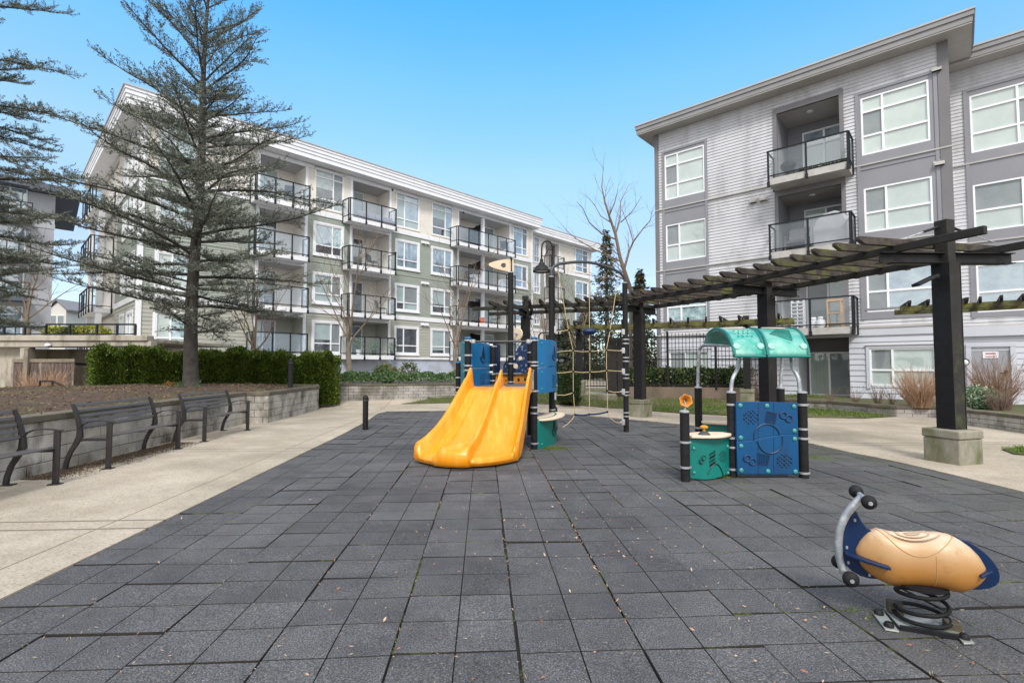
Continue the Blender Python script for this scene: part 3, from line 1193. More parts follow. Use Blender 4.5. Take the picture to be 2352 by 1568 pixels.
lm = MB(M_blackmetal, M_white)
lm.M = MX
u, z = XF.hit(2216, 881 - 50)
lm.lathe((u, -.03, z), [(.13, 0), (.13, .05), (.09, .10)], 14, 0, (0, -1, 0))
lm.lathe((u, -.13, z - .02), [(.1, 0), (.09, .05), (.04, .09)], 14, 1, (0, -1, 0))
lm.build('light', RB)
rf = MB(G_fascia, G_soff, G_edge)
rf.M = MX
zz = rE - .1
rf.box(UE - .3, XE, -oh, 12, zz + .002, zz + .05, 1)
rf.box(UE - .3, XE, -oh - .02, 12, zz + .052, zz + .24, 0)
rf.box(UE - .3, XE, -oh - .06, 12, zz + .242, zz + .40, 0)
rf.box(UE - .3, XE, -oh - .09, 12, zz + .402, zz + .46, 2)
rf.build('roof', RB, smooth=False)

# objects standing on the grey building's balconies (each a thing of its own)
def rb_thing(name, u, off, z, label, cat, group=None):
    x, y = RF.at(u, off)
    return thing(name, (x, y, z), label, cat, group, rz=RF.ang)
bz1, bz2, bz3 = rC, rB, rA
# gas bottles
def gas_bottle(u, off, z, s, label):
    t = rb_thing('gas_bottle', u, off, z, label, 'gas bottle', 'gas bottles on the grey balcony')
    b = MB(M_white)
    b.lathe((0, 0, 0), [(.11, 0), (.11, .03), (.15, .07), (.155, .2), (.14, .27), (.07, .32), (.03, .33)], 16)
    b.build('body', t)
    b = MB(M_white)
    b.lathe((0, 0, .30), [(.085, 0), (.085, .12)], 14, caps=False)
    b.build('collar', t, solid=.006)
gas_bottle(RF.U(1872, 720), -.25, bz1, 1, 'white gas bottle nearest the middle rail of the balcony with the stool')
gas_bottle(RF.U(1890, 720), -.45, bz1, 1, 'white gas bottle nearest the wooden stool')
t = rb_thing('shelf_stool', RF.U(1925, 720), -.35, bz1, 'tall pale wooden stool on the lowest balcony of the grey building', 'stool')
Wd = pbr('pale_wood', (.55, .32, .14), (.48, .27, .11), 8, .6)
b = MB(Wd)
b.box(-.28, .2, -.18, .18, .95, 1.02)
b.build('seat', t, smooth=False)
for sx_ in (-.25, .17):
    for sy_ in (-.15, .15):
        b = MB(Wd)
        b.box(sx_ - .02, sx_ + .02, sy_ - .02, sy_ + .02, 0, .95)
        b.build('leg', t, smooth=False)
b = MB(Wd)
b.box(-.25, .17, -.16, .16, .5, .53)
b.box(-.25, .17, -.16, .16, .12, .15)
b.build('shelf', t, smooth=False)
t = rb_thing('storage_crates', RF.U(1838, 700), -.35, bz1, 'white slatted crate tower on the lowest balcony of the grey building', 'crate rack')
b = MB(M_white)
for k in range(8):
    for q in (-.2, 0, .2):
        b.box(q - .015, q + .015, -.15, .15, k * .14, k * .14 + .13)
    b.box(-.2, .2, -.15, .15, k * .14, k * .14 + .03)
b.build('frame', t, smooth=False)
t = rb_thing('lounge_chair', RF.U(1835, 560), -.3, bz2, 'grey armchair behind the rail on the middle balcony of the grey building', 'chair')
Mg = pbr('grey_wicker', (.10, .10, .12), (.07, .07, .085), 20, .7)
b = MB(Mg)
b.box(-.35, .35, -.3, .3, .3, .42)
b.build('seat', t, bevel=.02)
b = MB(Mg)
b.slab([(-.35, .28, .4), (.35, .28, .4), (.35, .45, 1.0), (-.35, .45, 1.0)], (0, .05, 0))
b.build('backrest', t, bevel=.01)
for q in (-.38, .32):
    b = MB(Mg)
    b.box(q, q + .06, -.3, .35, .55, .6)
    b.box(q, q + .06, -.3, -.24, 0, .55)
    b.box(q, q + .06, .28, .34, 0, .55)
    b.build('armrest', t, bevel=.008)
t = rb_thing('covered_grill', RF.U(1915, 540), -.3, bz2, 'barbecue under a pale grey cover on the middle balcony of the grey building', 'grill')
b = MB(pbr('grey_cover_fabric', (.36, .37, .40), (.30, .31, .34), 3, .8, bump=.4, bscale=12))
prof = [(-.58, 0), (-.6, .75), (-.45, 1.0), (-.2, 1.22), (.15, 1.28), (.45, 1.1), (.58, .7), (.6, 0)]
b.slab([(x, -.32, z) for x, z in prof], (0, .64, 0))
b.build('cover', t, bevel=.06)
t = rb_thing('kettle_grill', RF.U(1816, 380), -.4, bz3, 'small dark barbecue on the top balcony of the grey building', 'grill')
b = MB(M_blackmetal)
b.ellipsoid((0, 0, .5), (.27, .27, .2))
b.build('bowl', t)
for a in (0, 2.1, 4.2):
    b = MB(M_blackmetal)
    b.tube([(.1 * math.cos(a), .1 * math.sin(a), .45), (.28 * math.cos(a), .28 * math.sin(a), 0)], .012, 6)
    b.build('leg', t)
t = rb_thing('planter_box', RF.U(1905, 380), -.55, bz3, 'long planter with low leafy plants on the top balcony of the grey building', 'planter')
b = MB(M_blackmetal)
b.box(-.9, .75, -.14, .14, 0, .13)
b.build('trough', t, bevel=.01)
leaves('plants', rng.uniform((-.9, -.13, .12), (.75, .13, .2), (260, 3)), .09, leaf_mat('balcony_leaf', [(0, (.03, .06, .02)), (1, (.12, .12, .05))]), t, upbias=1.0)

def lb_thing(name, u, off, z, label, cat, group=None):
    x, y = LF.at(u, off)
    return thing(name, (x, y, z), label, cat, group, rz=LF.ang)
sofa_m = pbr('grey_sofa_fabric', (.30, .29, .33), (.24, .235, .27), 8, .9)
for px_, lab in ((840, 'grey garden sofa behind the rail of the top balcony, left one'), (880, 'grey garden sofa behind the rail of the top balcony, right one')):
    t = lb_thing('garden_sofa', LF.U(px_, 480), -.35, z43, lab, 'sofa', 'sofas on the top balcony')
    b = MB(sofa_m)
    b.box(-.6, .6, -.3, .3, .1, .38)
    b.build('seat', t, bevel=.04)
    b = MB(sofa_m)
    b.box(-.6, .6, .18, .34, .385, .7)
    b.build('backrest', t, bevel=.04)
t = lb_thing('flower_pot', LF.U(1095, 700), -.6, z21, 'bright orange pot on the third balcony down of the double column', 'pot')
b = MB(pbr('orange_pot', (.75, .12, .01)))
b.lathe((0, 0, 0), [(.14, 0), (.2, .4), (.21, .42), (.19, .42), (.17, .38)], 14)
b.build('body', t)
for i, (px_, h_) in enumerate(((815, .5), (850, .35), (893, .45))):
    t = lb_thing('potted_plant', LF.U(px_, 800), -.45, zb + .12, ['tall leafy potted plant at the left of the lowest balcony', 'low trailing potted plant in the middle of the lowest balcony', 'green potted plant by the right rail of the lowest balcony'][i], 'plant', 'potted plants on the lowest balcony')
    b = MB(M_white if i == 0 else M_blackmetal)
    b.lathe((0, 0, 0), [(.12, 0), (.17, .3), (.18, .32), (.15, .32)], 12)
    b.build('pot', t)
    leaves('foliage', rng.normal(0, 1, (160, 3)) * (.18, .18, .2) + (0, 0, .35 + h_ / 2), .16, leaf_mat('pot_leaf', [(0, (.03, .09, .02)), (1, (.10, .22, .05))]), t, aspect=.3)

# patio chairs and a covered table on the green building's balconies
CH0 = None
for i, (px_, zf_, off_, lab) in enumerate(((848, z32, -.45, 'dark patio chair on the second balcony from the top behind the bare tree'),
                                     (868, z21, -.5, 'dark patio chair on the third balcony from the top behind the bare tree'),
                                     (1074, z32, -.4, 'dark patio chair at the left of the double balcony, second from the top'),
                                     (1150, z43, -.4, 'dark patio chair at the right end of the top double balcony'),
                                     (655, z43, -.4, 'dark patio chair on the top balcony behind the cedar'),
                                     (1130, z21, -.4, 'dark patio chair on the third double balcony, right of the post'))):
    x_, y_ = LF.at(LF.U(px_, 600), off_)
    if CH0 is None:
        CH0 = thing('patio_chair', (x_, y_, zf_), lab, 'chair', 'patio chairs on the green building balconies', rz=LF.ang + .4)
        b = MB(M_blackmetal)
        b.box(-.25, .25, -.25, .25, .40, .44)
        b.build('seat', CH0, bevel=.01)
        b = MB(M_blackmetal)
        b.slab([(-.25, .24, .44), (.25, .24, .44), (.25, .36, .92), (-.25, .36, .92)], (0, .03, 0))
        b.build('backrest', CH0, bevel=.01)
        for sx_ in (-.23, .23):
            for sy_ in (-.23, .23):
                b = MB(M_blackmetal)
                b.tube([(sx_, sy_, .4), (sx_ * 1.1, sy_ * 1.1, 0)], .015, 6)
                b.build('leg', CH0)
    else:
        copy_thing(CH0, (x_, y_, zf_), LF.ang + i * .7, lab)
for px_, zf_, off_, w_, lab in ((1082, z32, -.35, .75, 'pale covered table behind the rail of the second double balcony'), (1150, z32, -.3, .8, 'pale blue covered furniture at the right of the second double balcony')):
    x_, y_ = LF.at(LF.U(px_, 640), off_)
    t = thing('covered_table', (x_, y_, zf_), lab, 'table', rz=LF.ang)
    b = MB(pbr('pale_cover_fabric', (.55, .60, .66), (.45, .50, .56), 5, .8, bump=.5, bscale=9))
    b.slab([(-w_ / 2 - .08, -.3, 0), (-w_ / 2, -.3, .72), (w_ / 2, -.3, .78), (w_ / 2 + .1, -.3, 0)], (0, .6, 0))
    b.build('cover', t, bevel=.05)
# ================================================================== ground, court, walks
import bmesh
TA = math.atan2(-0.057, 1.0)          # court's long direction, turned a little to the left
tv = Vector((-0.057, 1.0)).normalized()
tu = Vector((tv.y, -tv.x))


def sheet(name, outer, inner=None, z=0.0, mat=None, kind='structure', step=None, zfn=None):
    """polygon sheet with an optional hole, draped on the terrain"""
    bm = bmesh.new()
    loops = [outer] + (inner or [])
    es = []
    for lp in loops:
        vs = [bm.verts.new((x, y, 0)) for x, y in lp]
        for i in range(len(vs)):
            es.append(bm.edges.new((vs[i], vs[(i + 1) % len(vs)])))
    bmesh.ops.triangle_fill(bm, edges=es, use_beauty=True)
    for yy in (16.4, 16.9, 17.4, 17.9, 18.4, 18.9, 19.6):
        bmesh.ops.bisect_plane(bm, geom=bm.verts[:] + bm.edges[:] + bm.faces[:], plane_co=(0, yy, 0), plane_no=(0, 1, 0))
    for v in bm.verts:
        v.co.z = z + (gz(v.co.x, v.co.y) if zfn is None else zfn(v.co.x, v.co.y))
    for f in bm.faces:
        if f.normal.z < 0:
            f.normal_flip()
    me = bpy.data.meshes.new(name)
    bm.to_mesh(me)
    bm.free()
    if mat:
        me.materials.append(mat)
    o = bpy.data.objects.new(name, me)
    COL.objects.link(o)
    if kind:
        o['kind'] = kind
    return o


# far ground to the horizon
M_far = pbr('distant_ground', (.10, .10, .08), (.14, .13, .11), .05, .95)
sheet('ground', [(-900, -60), (900, -60), (900, 900), (-900, 900)], None, -0.06, M_far)

# court outline
left_px = [(0, 1379), (190, 1286.7), (381, 1194.5), (600, 1088), (790, 996), (845, 966)]
pts = [G(x, y)[:2] for x, y in left_px]
p0 = pts[0]
pts = [(p0[0] - tv.x * 5 * 1.0, p0[1] - tv.y * 5)] + pts
top_px = [(868, 950), (890, 944.5), (1020, 943), (1130, 944), (1235, 947), (1350, 954), (1446, 963), (1560, 973.5), (1700, 991), (1854, 1017), (1937, 1036), (2030, 1054.5), (2130, 1077)]
pts += [G(x, y)[:2] for x, y in top_px]
e = G(2352, 1131)
pts += [e[:2], (e[0] + .05, 3.0), (e[0] + .1, -3.5), (pts[0][0], -3.5)]
COURT = pts


def inside(poly, x, y):
    c = False
    n = len(poly)
    j = n - 1
    for i in range(n):
        xi, yi = poly[i]
        xj, yj = poly[j]
        if (yi > y) != (yj > y) and x < (xj - xi) * (y - yi) / (yj - yi + 1e-12) + xi:
            c = not c
        j = i
    return c


# concrete material with its joints
def walk_mat():
    m, nt, b = nodes_of('exposed_aggregate_concrete')
    v = coords(nt)
    f = noise(nt, v, 1.3, 9, .62)
    col = ramp(nt, f, [(.3, (.48, .425, .35)), (.72, (.32, .275, .215))])
    f2 = noise(nt, v, .45, 7, .6)
    d2 = ramp(nt, f2, [(.46, (0, 0, 0)), (.66, (1, 1, 1))])
    col = mix(nt, math_n(nt, 'MULTIPLY', d2, .65), col, (.23, .205, .155))
    f4 = noise(nt, v, 9, 8, .75)
    col = mix(nt, math_n(nt, 'MULTIPLY', ramp(nt, f4, [(.5, (0, 0, 0)), (.75, (1, 1, 1))]), .4), col, (.20, .165, .115))
    sp = noise(nt, v, 55, 3, .7)
    sr = ramp(nt, sp, [(.35, (.55, .53, .50)), (.5, (1, 1, 1)), (.68, (1.0, 1.0, 1.0))])
    col = mix(nt, .8, col, sr, 'MULTIPLY')
    mp = N(nt, 'ShaderNodeMapping')
    mp.vector_type = 'POINT'
    mp.inputs['Rotation'].default_value = (0, 0, -math.atan2(tu.y, tu.x))
    nt.links.new(v, mp.inputs['Vector'])
    sx = N(nt, 'ShaderNodeSeparateXYZ')
    nt.links.new(mp.outputs[0], sx.inputs[0])
    U, V = sx.outputs['X'], sx.outputs['Y']
    def line(c, at, w, period=None):
        t = math_n(nt, 'SUBTRACT', c, at)
        if period:
            t = math_n(nt, 'SUBTRACT', math_n(nt, 'MULTIPLY', math_n(nt, 'FRACT', math_n(nt, 'ADD', math_n(nt, 'DIVIDE', t, period), .5)), period), period / 2)
        return math_n(nt, 'LESS_THAN', math_n(nt, 'ABSOLUTE', t), w)
    ul = Vector(pts[3]).dot(tu)
    jb = math_n(nt, 'ADD', line(U, ul - .42, .008), line(V, 8.92, .016, 4.06))
    jb = math_n(nt, 'ADD', jb, line(V, 8.68, .016, 4.06))
    jb = math_n(nt, 'MINIMUM', jb, 1)
    col = mix(nt, math_n(nt, 'MULTIPLY', jb, .8), col, (.10, .085, .06))
    nt.links.new(col, b.inputs['Base Color'])
    b.inputs['Roughness'].default_value = .92
    hh = math_n(nt, 'SUBTRACT', noise(nt, v, 70, 6, .7), math_n(nt, 'MULTIPLY', jb, 1.5))
    bn = N(nt, 'ShaderNodeBump')
    bn.inputs['Strength'].default_value = .5
    bn.inputs['Distance'].default_value = .008
    nt.links.new(hh, bn.inputs['Height'])
    nt.links.new(bn.outputs[0], b.inputs['Normal'])
    return m


M_walk = walk_mat()
MATS['walk'] = M_walk
sheet('walkway', [(-40, -6), (40, -6), (40, 60), (-40, 60)], [COURT], 0.012, M_walk)
# edge of the walk down to the rubber
b = MB(M_walk)
for p, q in zip(COURT, COURT[1:] + COURT[:1]):
    b.poly(((p[0], p[1], .012), (q[0], q[1], .012), (q[0], q[1], -.05), (p[0], p[1], -.05)))
o = b.build('walkway_edge', smooth=False)
o['kind'] = 'structure'

# rubber tiles: real slabs, four quarters each
def rubber_mat():
    m, nt, b = nodes_of('rubber_granule_tile')
    v = coords(nt)
    at = N(nt, 'ShaderNodeAttribute')
    at.attribute_name = 'tone'
    f = noise(nt, v, 125, 4, .8)
    g = noise(nt, v, 2.4, 8, .68)
    base = ramp(nt, f, [(.32, (.015, .015, .0165)), (.48, (.056, .056, .060)), (.60, (.135, .135, .143)), (.72, (.27, .27, .28))])
    tone = math_n(nt, 'ADD', math_n(nt, 'MULTIPLY', at.outputs['Fac'], .75), .66)
    tone = math_n(nt, 'MULTIPLY', tone, math_n(nt, 'ADD', math_n(nt, 'MULTIPLY', g, 1.1), .46))
    cv = N(nt, 'ShaderNodeCombineXYZ')
    for i in range(3):
        nt.links.new(tone, cv.inputs[i])
    col = mix(nt, 1.0, base, cv.outputs[0], 'MULTIPLY')
    # moss film growing towards the damp right-hand side
    mo = noise(nt, v, .55, 8, .7)
    sx = N(nt, 'ShaderNodeSeparateXYZ')
    nt.links.new(v, sx.inputs[0])
    side = ramp(nt, math_n(nt, 'DIVIDE', sx.outputs['X'], 6.0), [(.25, (0, 0, 0)), (1.0, (1, 1, 1))])
    wet = noise(nt, v, .8, 9, .72)
    wr = ramp(nt, wet, [(.36, (.72, .72, .74)), (.5, (1, 1, 1)), (.66, (1.0, 1.0, 1.0))])
    col = mix(nt, 1.0, col, wr, 'MULTIPLY')
    dust = ramp(nt, noise(nt, v, 1.7, 9, .75), [(.52, (0, 0, 0)), (.74, (1, 1, 1))])
    col = mix(nt, math_n(nt, 'MULTIPLY', dust, .35), col, (.14, .138, .132))
    mf = math_n(nt, 'MULTIPLY', ramp(nt, mo, [(.42, (0, 0, 0)), (.62, (1, 1, 1))]), side)
    mg = ramp(nt, noise(nt, v, 40, 4, .7), [(.45, (0, 0, 0)), (.6, (1, 1, 1))])
    mf = math_n(nt, 'MULTIPLY', mf, mg)
    col = mix(nt, math_n(nt, 'MULTIPLY', mf, .6), col, (.085, .10, .03))
    nt.links.new(col, b.inputs['Base Color'])
    b.inputs['Roughness'].default_value = .82
    b.inputs['Specular IOR Level'].default_value = .35
    bn = N(nt, 'ShaderNodeBump')
    bn.inputs['Strength'].default_value = .55
    bn.inputs['Distance'].default_value = .006
    nt.links.new(noise(nt, v, 150, 3, .8), bn.inputs['Height'])
    nt.links.new(bn.outputs[0], b.inputs['Normal'])
    return m


M_tile = rubber_mat()
M_gap = pbr('dirt_and_moss_in_joints', (.010, .009, .008), (.022, .018, .013), 6, .95, c3=(.10, .15, .015), s3=1.6, t3=(.56, .66))
PT = .628
verts, faces, tones = [], [], []
org = Vector((.039 + .01, 2.25))
rg = random.Random(5)
colgap = {}
for ci in range(-24, 16):
    colgap[ci] = rg.choice([.003, .004, .005, .007, .011])
colgap[0], colgap[-1], colgap[-2], colgap[1] = .011, .008, .012, .009
for ci in range(-22, 14):
    sh_ = (PT / 2 if ci % 2 else 0) + rg.uniform(-.02, .02)
    xw = 0
    for ri in range(-7, 26):
        c0 = org + tu * (ci * PT) + tv * (ri * PT + sh_)
        mid = c0 + tu * PT / 2 + tv * PT / 2
        if mid.y < .6 or mid.y > 17.5 or abs(mid.x) > 1.25 * mid.y + 2:
            continue
        if not any(inside(COURT, *(mid + tu * a + tv * b_)) for a in (-.4, 0, .4) for b_ in (-.4, 0, .4)):
            continue
        gl_, gr_ = colgap[ci] / 2, colgap.get(ci + 1, .005) / 2
        gy = rg.choice([.003, .0035, .005, .008])
        tz = rg.gauss(-.002, .0022)
        tx_, ty_ = rg.gauss(0, .005), rg.gauss(0, .006)
        tone = rg.uniform(.28, .72)
        curl = rg.uniform(.0, .004)
        wob = rg.gauss(0, .0025)
        for qi in range(2):
            for qj in range(2):
                x0 = gl_ + wob if qi == 0 else PT / 2 + .0016
                x1 = PT / 2 - .0016 if qi == 0 else PT - gr_ + wob
                y0 = gy if qj == 0 else PT / 2 + .0016
                y1 = PT / 2 - .0016 if qj == 0 else PT - gy
                e_ = .0022
                base_i = len(verts)
                tq = tone + rg.uniform(-.04, .04)
                for (ax, ay, dz) in ((x0, y0, -.009), (x1, y0, -.009), (x1, y1, -.009), (x0, y1, -.009),
                                     (x0 + e_, y0 + e_, 0), (x1 - e_, y0 + e_, 0), (x1 - e_, y1 - e_, 0), (x0 + e_, y1 - e_, 0)):
                    p = c0 + tu * ax + tv * ay
                    r2 = ((ax / PT - .5) ** 2 + (ay / PT - .5) ** 2)
                    z = tz + tx_ * (ax / PT - .5) + ty_ * (ay / PT - .5) + curl * (r2 - .3) + dz
                    verts.append((p.x, p.y, z))
                for (ax, ay) in ((x0, y0), (x1, y0), (x1, y1), (x0, y1)):
                    p = c0 + tu * ax + tv * ay
                    verts.append((p.x, p.y, -.03 if (qi == 0 and ax == x0) or (qi == 1 and ax == x1) else -.02))
                k = base_i
                faces += [(k + 4, k + 5, k + 6, k + 7), (k, k + 1, k + 5, k + 4), (k + 1, k + 2, k + 6, k + 5), (k + 2, k + 3, k + 7, k + 6), (k + 3, k, k + 4, k + 7),
                          (k + 8, k + 9, k + 1, k), (k + 9, k + 10, k + 2, k + 1), (k + 10, k + 11, k + 3, k + 2), (k + 11, k + 8, k, k + 3)]
                tones += [tq] * 9
me = bpy.data.meshes.new('rubber_paving')
me.from_pydata(verts, [], faces)
me.materials.append(M_tile)
me.materials.append(M_gap)
me.polygons.foreach_set('material_index', ([0] + [1] * 8) * (len(faces) // 9))
a_ = me.attributes.new('tone', 'FLOAT', 'FACE')
a_.data.foreach_set('value', tones)
o = bpy.data.objects.new('rubber_paving', me)
COL.objects.link(o)
o['kind'] = 'structure'
o['label'] = 'dark grey rubber tiles covering the play court'
sheet('joint_bed', [(-14, -4), (7.5, -4), (7.5, 19), (-14, 19)], None, -.022, M_gap, zfn=lambda x, y: 0)

# lawn beyond the court walk
M_soilgrass = pbr('thin_lawn_soil', (.075, .095, .025), (.11, .085, .05), 1.6, .95, bump=.8, bscale=40, c3=(.17, .13, .095), s3=.9, t3=(.50, .66), bdist=.03)
lawn_px = [(919, 929), (1040, 926.5), (1180, 926), (1330, 932), (1448, 941), (1560, 950), (1700, 957), (1850, 960), (1990, 962), (2070, 957), (2105, 952)]
lf = [GG(x, y)[:2] for x, y in lawn_px]
LAWN = lf + [(17.5, 14.2), (13.5, 17.6), (7.2, 23.0), (5, 26), (-1, 26), (-2.5, 21), (-3.2, 18.2)]
sheet('lawn', LAWN, None, .03, M_soilgrass)
gp, cnt = [], 0
while len(gp) < 34000:
    y = rng.uniform(13, 20.5)
    x = rng.uniform(-3.5, 13)
    if inside(LAWN, x, y):
        q = math.sin(x * 1.3 + 1.7 * math.sin(y * .9)) + math.sin(y * 2.1 + x * .6) + rng.uniform(-1, 1)
        if q < -.9:
            continue
        gp.append((x, y, gz(x, y) + .03))
gp = np.array(gp)
o = leaves('grass', gp, .075, leaf_mat('grass_blade', [(0, (.045, .10, .012)), (.6, (.10, .19, .02)), (1, (.20, .22, .06))]), aspect=.16, upbias=1.6)
tag(o, kind='stuff', label='short winter grass on the lawn behind the court')
small = [G(2300, 1034)[:2], G(2352, 1030)[:2], G(2450, 1040)[:2], G(2430, 1052)[:2], G(2330, 1046)[:2]]
sheet('lawn_strip', small, None, .03, M_soilgrass)
gg = []
while len(gg) < 700:
    x, y = rng.uniform(7.4, 9), rng.uniform(7.6, 9.2)
    if inside(small, x, y):
        gg.append((x, y, .03))
o = leaves('grass', gg, .06, MATS['grass_blade'], aspect=.16, upbias=1.4)
tag(o, kind='stuff', label='small grass patch in the concrete walk at the far right')

# fallen leaves, bark chips and twigs on the court
lp = []
zones = [(5200, 0)]
for _ in range(520):
    px = rng.uniform(200, 2352)
    py = 870 + 700 * rng.uniform(.13, 1) ** 1.7
    if rng.uniform() < .5:
        px = rng.normal(1420, 210)
        py = rng.uniform(1010, 1300)
    p = G(px, py)
    lp.append((p[0], p[1], .012))
lp = np.array(lp)
dd = rng.normal(0, 1, (len(lp), 3))
dd[:, 2] = .12
o = leaves('fallen_leaves', lp, .026, leaf_mat('dead_leaf', [(0, (.20, .075, .035)), (.5, (.34, .19, .11)), (1, (.50, .38, .27))], trans=0), aspect=.42, dirs=dd)
tag(o, kind='stuff', label='fallen brown leaves and bark chips scattered on the rubber')
tw = []
for _ in range(1300):
    p = G(rng.uniform(-50, 2400), 900 + 690 * rng.uniform(.1, 1))
    tw.append((p[0], p[1], .005))
tw = np.array(tw)
dd = rng.normal(0, 1, (len(tw), 3))
dd[:, 2] = 0.02
o = leaves('needle_litter', tw, .022, leaf_mat('pale_needle', [(0, (.22, .16, .09)), (1, (.42, .34, .22))], trans=0), aspect=.16, dirs=dd)
tag(o, kind='stuff', label='dry needles littering the court')
# chips caught in the wide joints
jl = []
for ci in (-2, -1, 0, 1, 2):
    for _ in range(90 if ci != 1 else 260):
        t_ = rng.uniform(.4, 8)
        p = org + tu * (ci * PT + rng.normal(0, .006)) + tv * t_
        jl.append((p.x, p.y, -.006))
o = leaves('joint_litter', jl, .026, MATS['dead_leaf'], aspect=.35)
tag(o, kind='stuff', label='bark chips caught in the wide joints')
# moss mats beside the posts
ml = []
for px, py, rx, ry, n in ((1270, 1028, .22, .10, 2600), (1640, 1094, .26, .07, 2600), (1000, 1063, .2, .05, 500), (1870, 1050, .3, .2, 500), (2115, 1425, .34, .10, 160), (1960, 1400, .16, .05, 60)):
    c = G(px, py)
    r_ = rng.normal(0, .55, (n, 2))
    for a, b_ in r_:
        ml.append((c[0] + a * rx, c[1] + b_ * ry, 0))
o = leaves('moss', ml, .014, leaf_mat('moss', [(0, (.07, .12, .005)), (1, (.17, .24, .015))]), aspect=.6, upbias=.6)
tag(o, kind='stuff', label='bright green moss at the feet of the play posts')
# moss along joints
mj = []
for _ in range(60):
    ci = rng.integers(-14, 12)
    c = org + tu * (ci * PT) + tv * rng.uniform(.3, 13)
    L = rng.uniform(.15, .7)
    if not inside(COURT, c.x, c.y):
        continue
    for k in range(int(L * 150)):
        p = c + tv * rng.uniform(0, L) + tu * rng.normal(0, .004)
        mj.append((p.x, p.y, -.004))
for _ in range(22):
    ci = rng.integers(2, 9)
    ri = rng.integers(2, 12)
    c = org + tu * (ci * PT) + tv * (ri * PT + (PT / 2 if ci % 2 else 0))
    for k in range(110):
        p = c + tu * rng.uniform(0, PT) + tv * rng.normal(0, .004)
        mj.append((p.x, p.y, -.003))
o = leaves('joint_moss', mj, .010, MATS['moss'], aspect=.6, upbias=.5)
tag(o, kind='stuff', label='green moss growing along the tile joints')


# ------------------------------------------------------------------ block retaining walls
def block_mat(name, c1, c2, c3):
    return pbr(name, c1, c2, 2.2, .93, bump=.7, bscale=45, c3=c3, s3=1.8, t3=(.47, .66), st3=(1, 1, .6), detail=9)


M_blk = block_mat('stained_wall_block', (.52, .50, .465), (.29, .27, .235), (.10, .085, .065))
M_blk2 = block_mat('grey_wall_block', (.40, .38, .36), (.25, .235, .22), (.13, .12, .10))
M_cap = pbr('mossy_wall_cap', (.145, .125, .10), (.075, .065, .05), 5, .95, bump=.8, bscale=50, c3=(.10, .12, .03), s3=2.5, t3=(.52, .68))
M_core = pbr('wall_core_mortar', (.035, .031, .026), (.05, .045, .04), 5, .95)


def block_wall(name, path, h, courses, label, parent_tag='wall', bl=.42, th=.26, cap=.09, capover=.03, mat=None, z0=None, out=1, z1=None):
    """blocks along a plan path; out=+1 puts the body to the left of the walking direction"""
    t = thing(name, (path[0][0], path[0][1], 0), label, 'wall')
    mb = MB(mat or M_blk, M_core)
    cp = MB(M_cap)
    T = Matrix.Translation((-path[0][0], -path[0][1], 0))
    mb.M = cp.M = T
    rr = random.Random(len(path) * 7 + int(h * 100))
    for (a, b_) in zip(path, path[1:]):
        A, B = Vector(a), Vector(b_)
        L = (B - A).length
        if L < .02:
            continue
        dx = (B - A) / L
        nx = Vector((-dx.y, dx.x)) * out
        zA = gz(*a) if z0 is None else z0
        zB = gz(*b_) if z0 is None else z0
        top = (z1 if z1 is not None else max(zA, zB) + h)
        hc = (top - cap - min(zA, zB) + .02) / courses
        for k in range(courses):
            zlo = min(zA, zB) - .02 + k * hc
            s = -bl * .5 * (k % 2)
            while s < L - .01:
                s0, s1 = max(0, s), min(L, s + bl)
                s += bl
                if s1 - s0 < .03:
                    continue
                pr = rr.uniform(0, .008)
                q = []
                g_ = .005
                for (ss, off) in ((s0 + g_, -pr), (s1 - g_, -pr), (s1 - g_, th), (s0 + g_, th)):
                    p = A + dx * ss + nx * off
                    q.append((p.x, p.y))
                if out < 0:
                    q = q[::-1]
                mb.prism(q, zlo + .004, zlo + hc - .004, 0)
        # mortar core slightly behind the faces
        q = []
        for (ss, off) in ((-.0, .012), (L, .012), (L, th - .012), (0, th - .012)):
            p = A + dx * ss + nx * off
            q.append((p.x, p.y))
        mb.prism(q, min(zA, zB) - .03, top - cap, 1)
        n_ = max(1, round(L / .9))
        for k in range(n_):
            q = []
            for (ss, off) in ((L * k / n_ + .003 - (capover if k == 0 else 0), -capover), (L * (k + 1) / n_ - .003 + (capover if k == n_ - 1 else 0), -capover),
                              (L * (k + 1) / n_ - .003, th + .02), (L * k / n_ + .003, th + .02)):
                p = A + dx * ss + nx * off
                q.append((p.x, p.y))
            cp.prism(q, top - cap, top + rr.uniform(-.002, .002), 0)
    mb.build('blocks', t, bevel=.006, smooth=False)
    cp.build('cap', t, bevel=.012, smooth=False)
    return t


# bench-side planter on the left
zt = Zat(900, 12.56)
print('planter top', zt)
def PX(y_, off):
    return (off - .057 * y_ * 1.15, y_)
A0 = (-5.66, -1.0)
w1p = [(-5.65, -1.0), (G(0, 1117)[0] - .06, G(0, 1117)[1]), (G(568, 972.5)[0] - .05, G(568, 972.5)[1])]
cn = G(615, 972)
cf = GG(731.5, 941)
w2p = [w1p[-1], (cn[0], cn[1] + .0), (cf[0], cf[1])]
back = [(cf[0], cf[1]), (-12.6, 13.0), (-20, 8.5)]
PL = thing('raised_planter', (0, 0, 0), 'long raised bed of weathered concrete blocks behind the benches', 'planter')
tw_ = block_wall('side', w1p + w2p[1:], zt, 4, 'x', out=1, z0=0, z1=zt)
for c in list(tw_.children):
    c.parent = PL
    for v_ in ('blocks', 'cap'):
        pass
for c in PL.children:
    c.location = (w1p[0][0], w1p[0][1], 0)
bpy.data.objects.remove(tw_)
soil = MB(pbr('bark_mulch_soil', (.115, .075, .05), (.06, .04, .027), 9, .97, bump=1.0, bscale=28, c3=(.13, .13, .045), s3=1.1, t3=(.52, .66), bdist=.05, detail=10))
nx_, ny_ = 110, 130


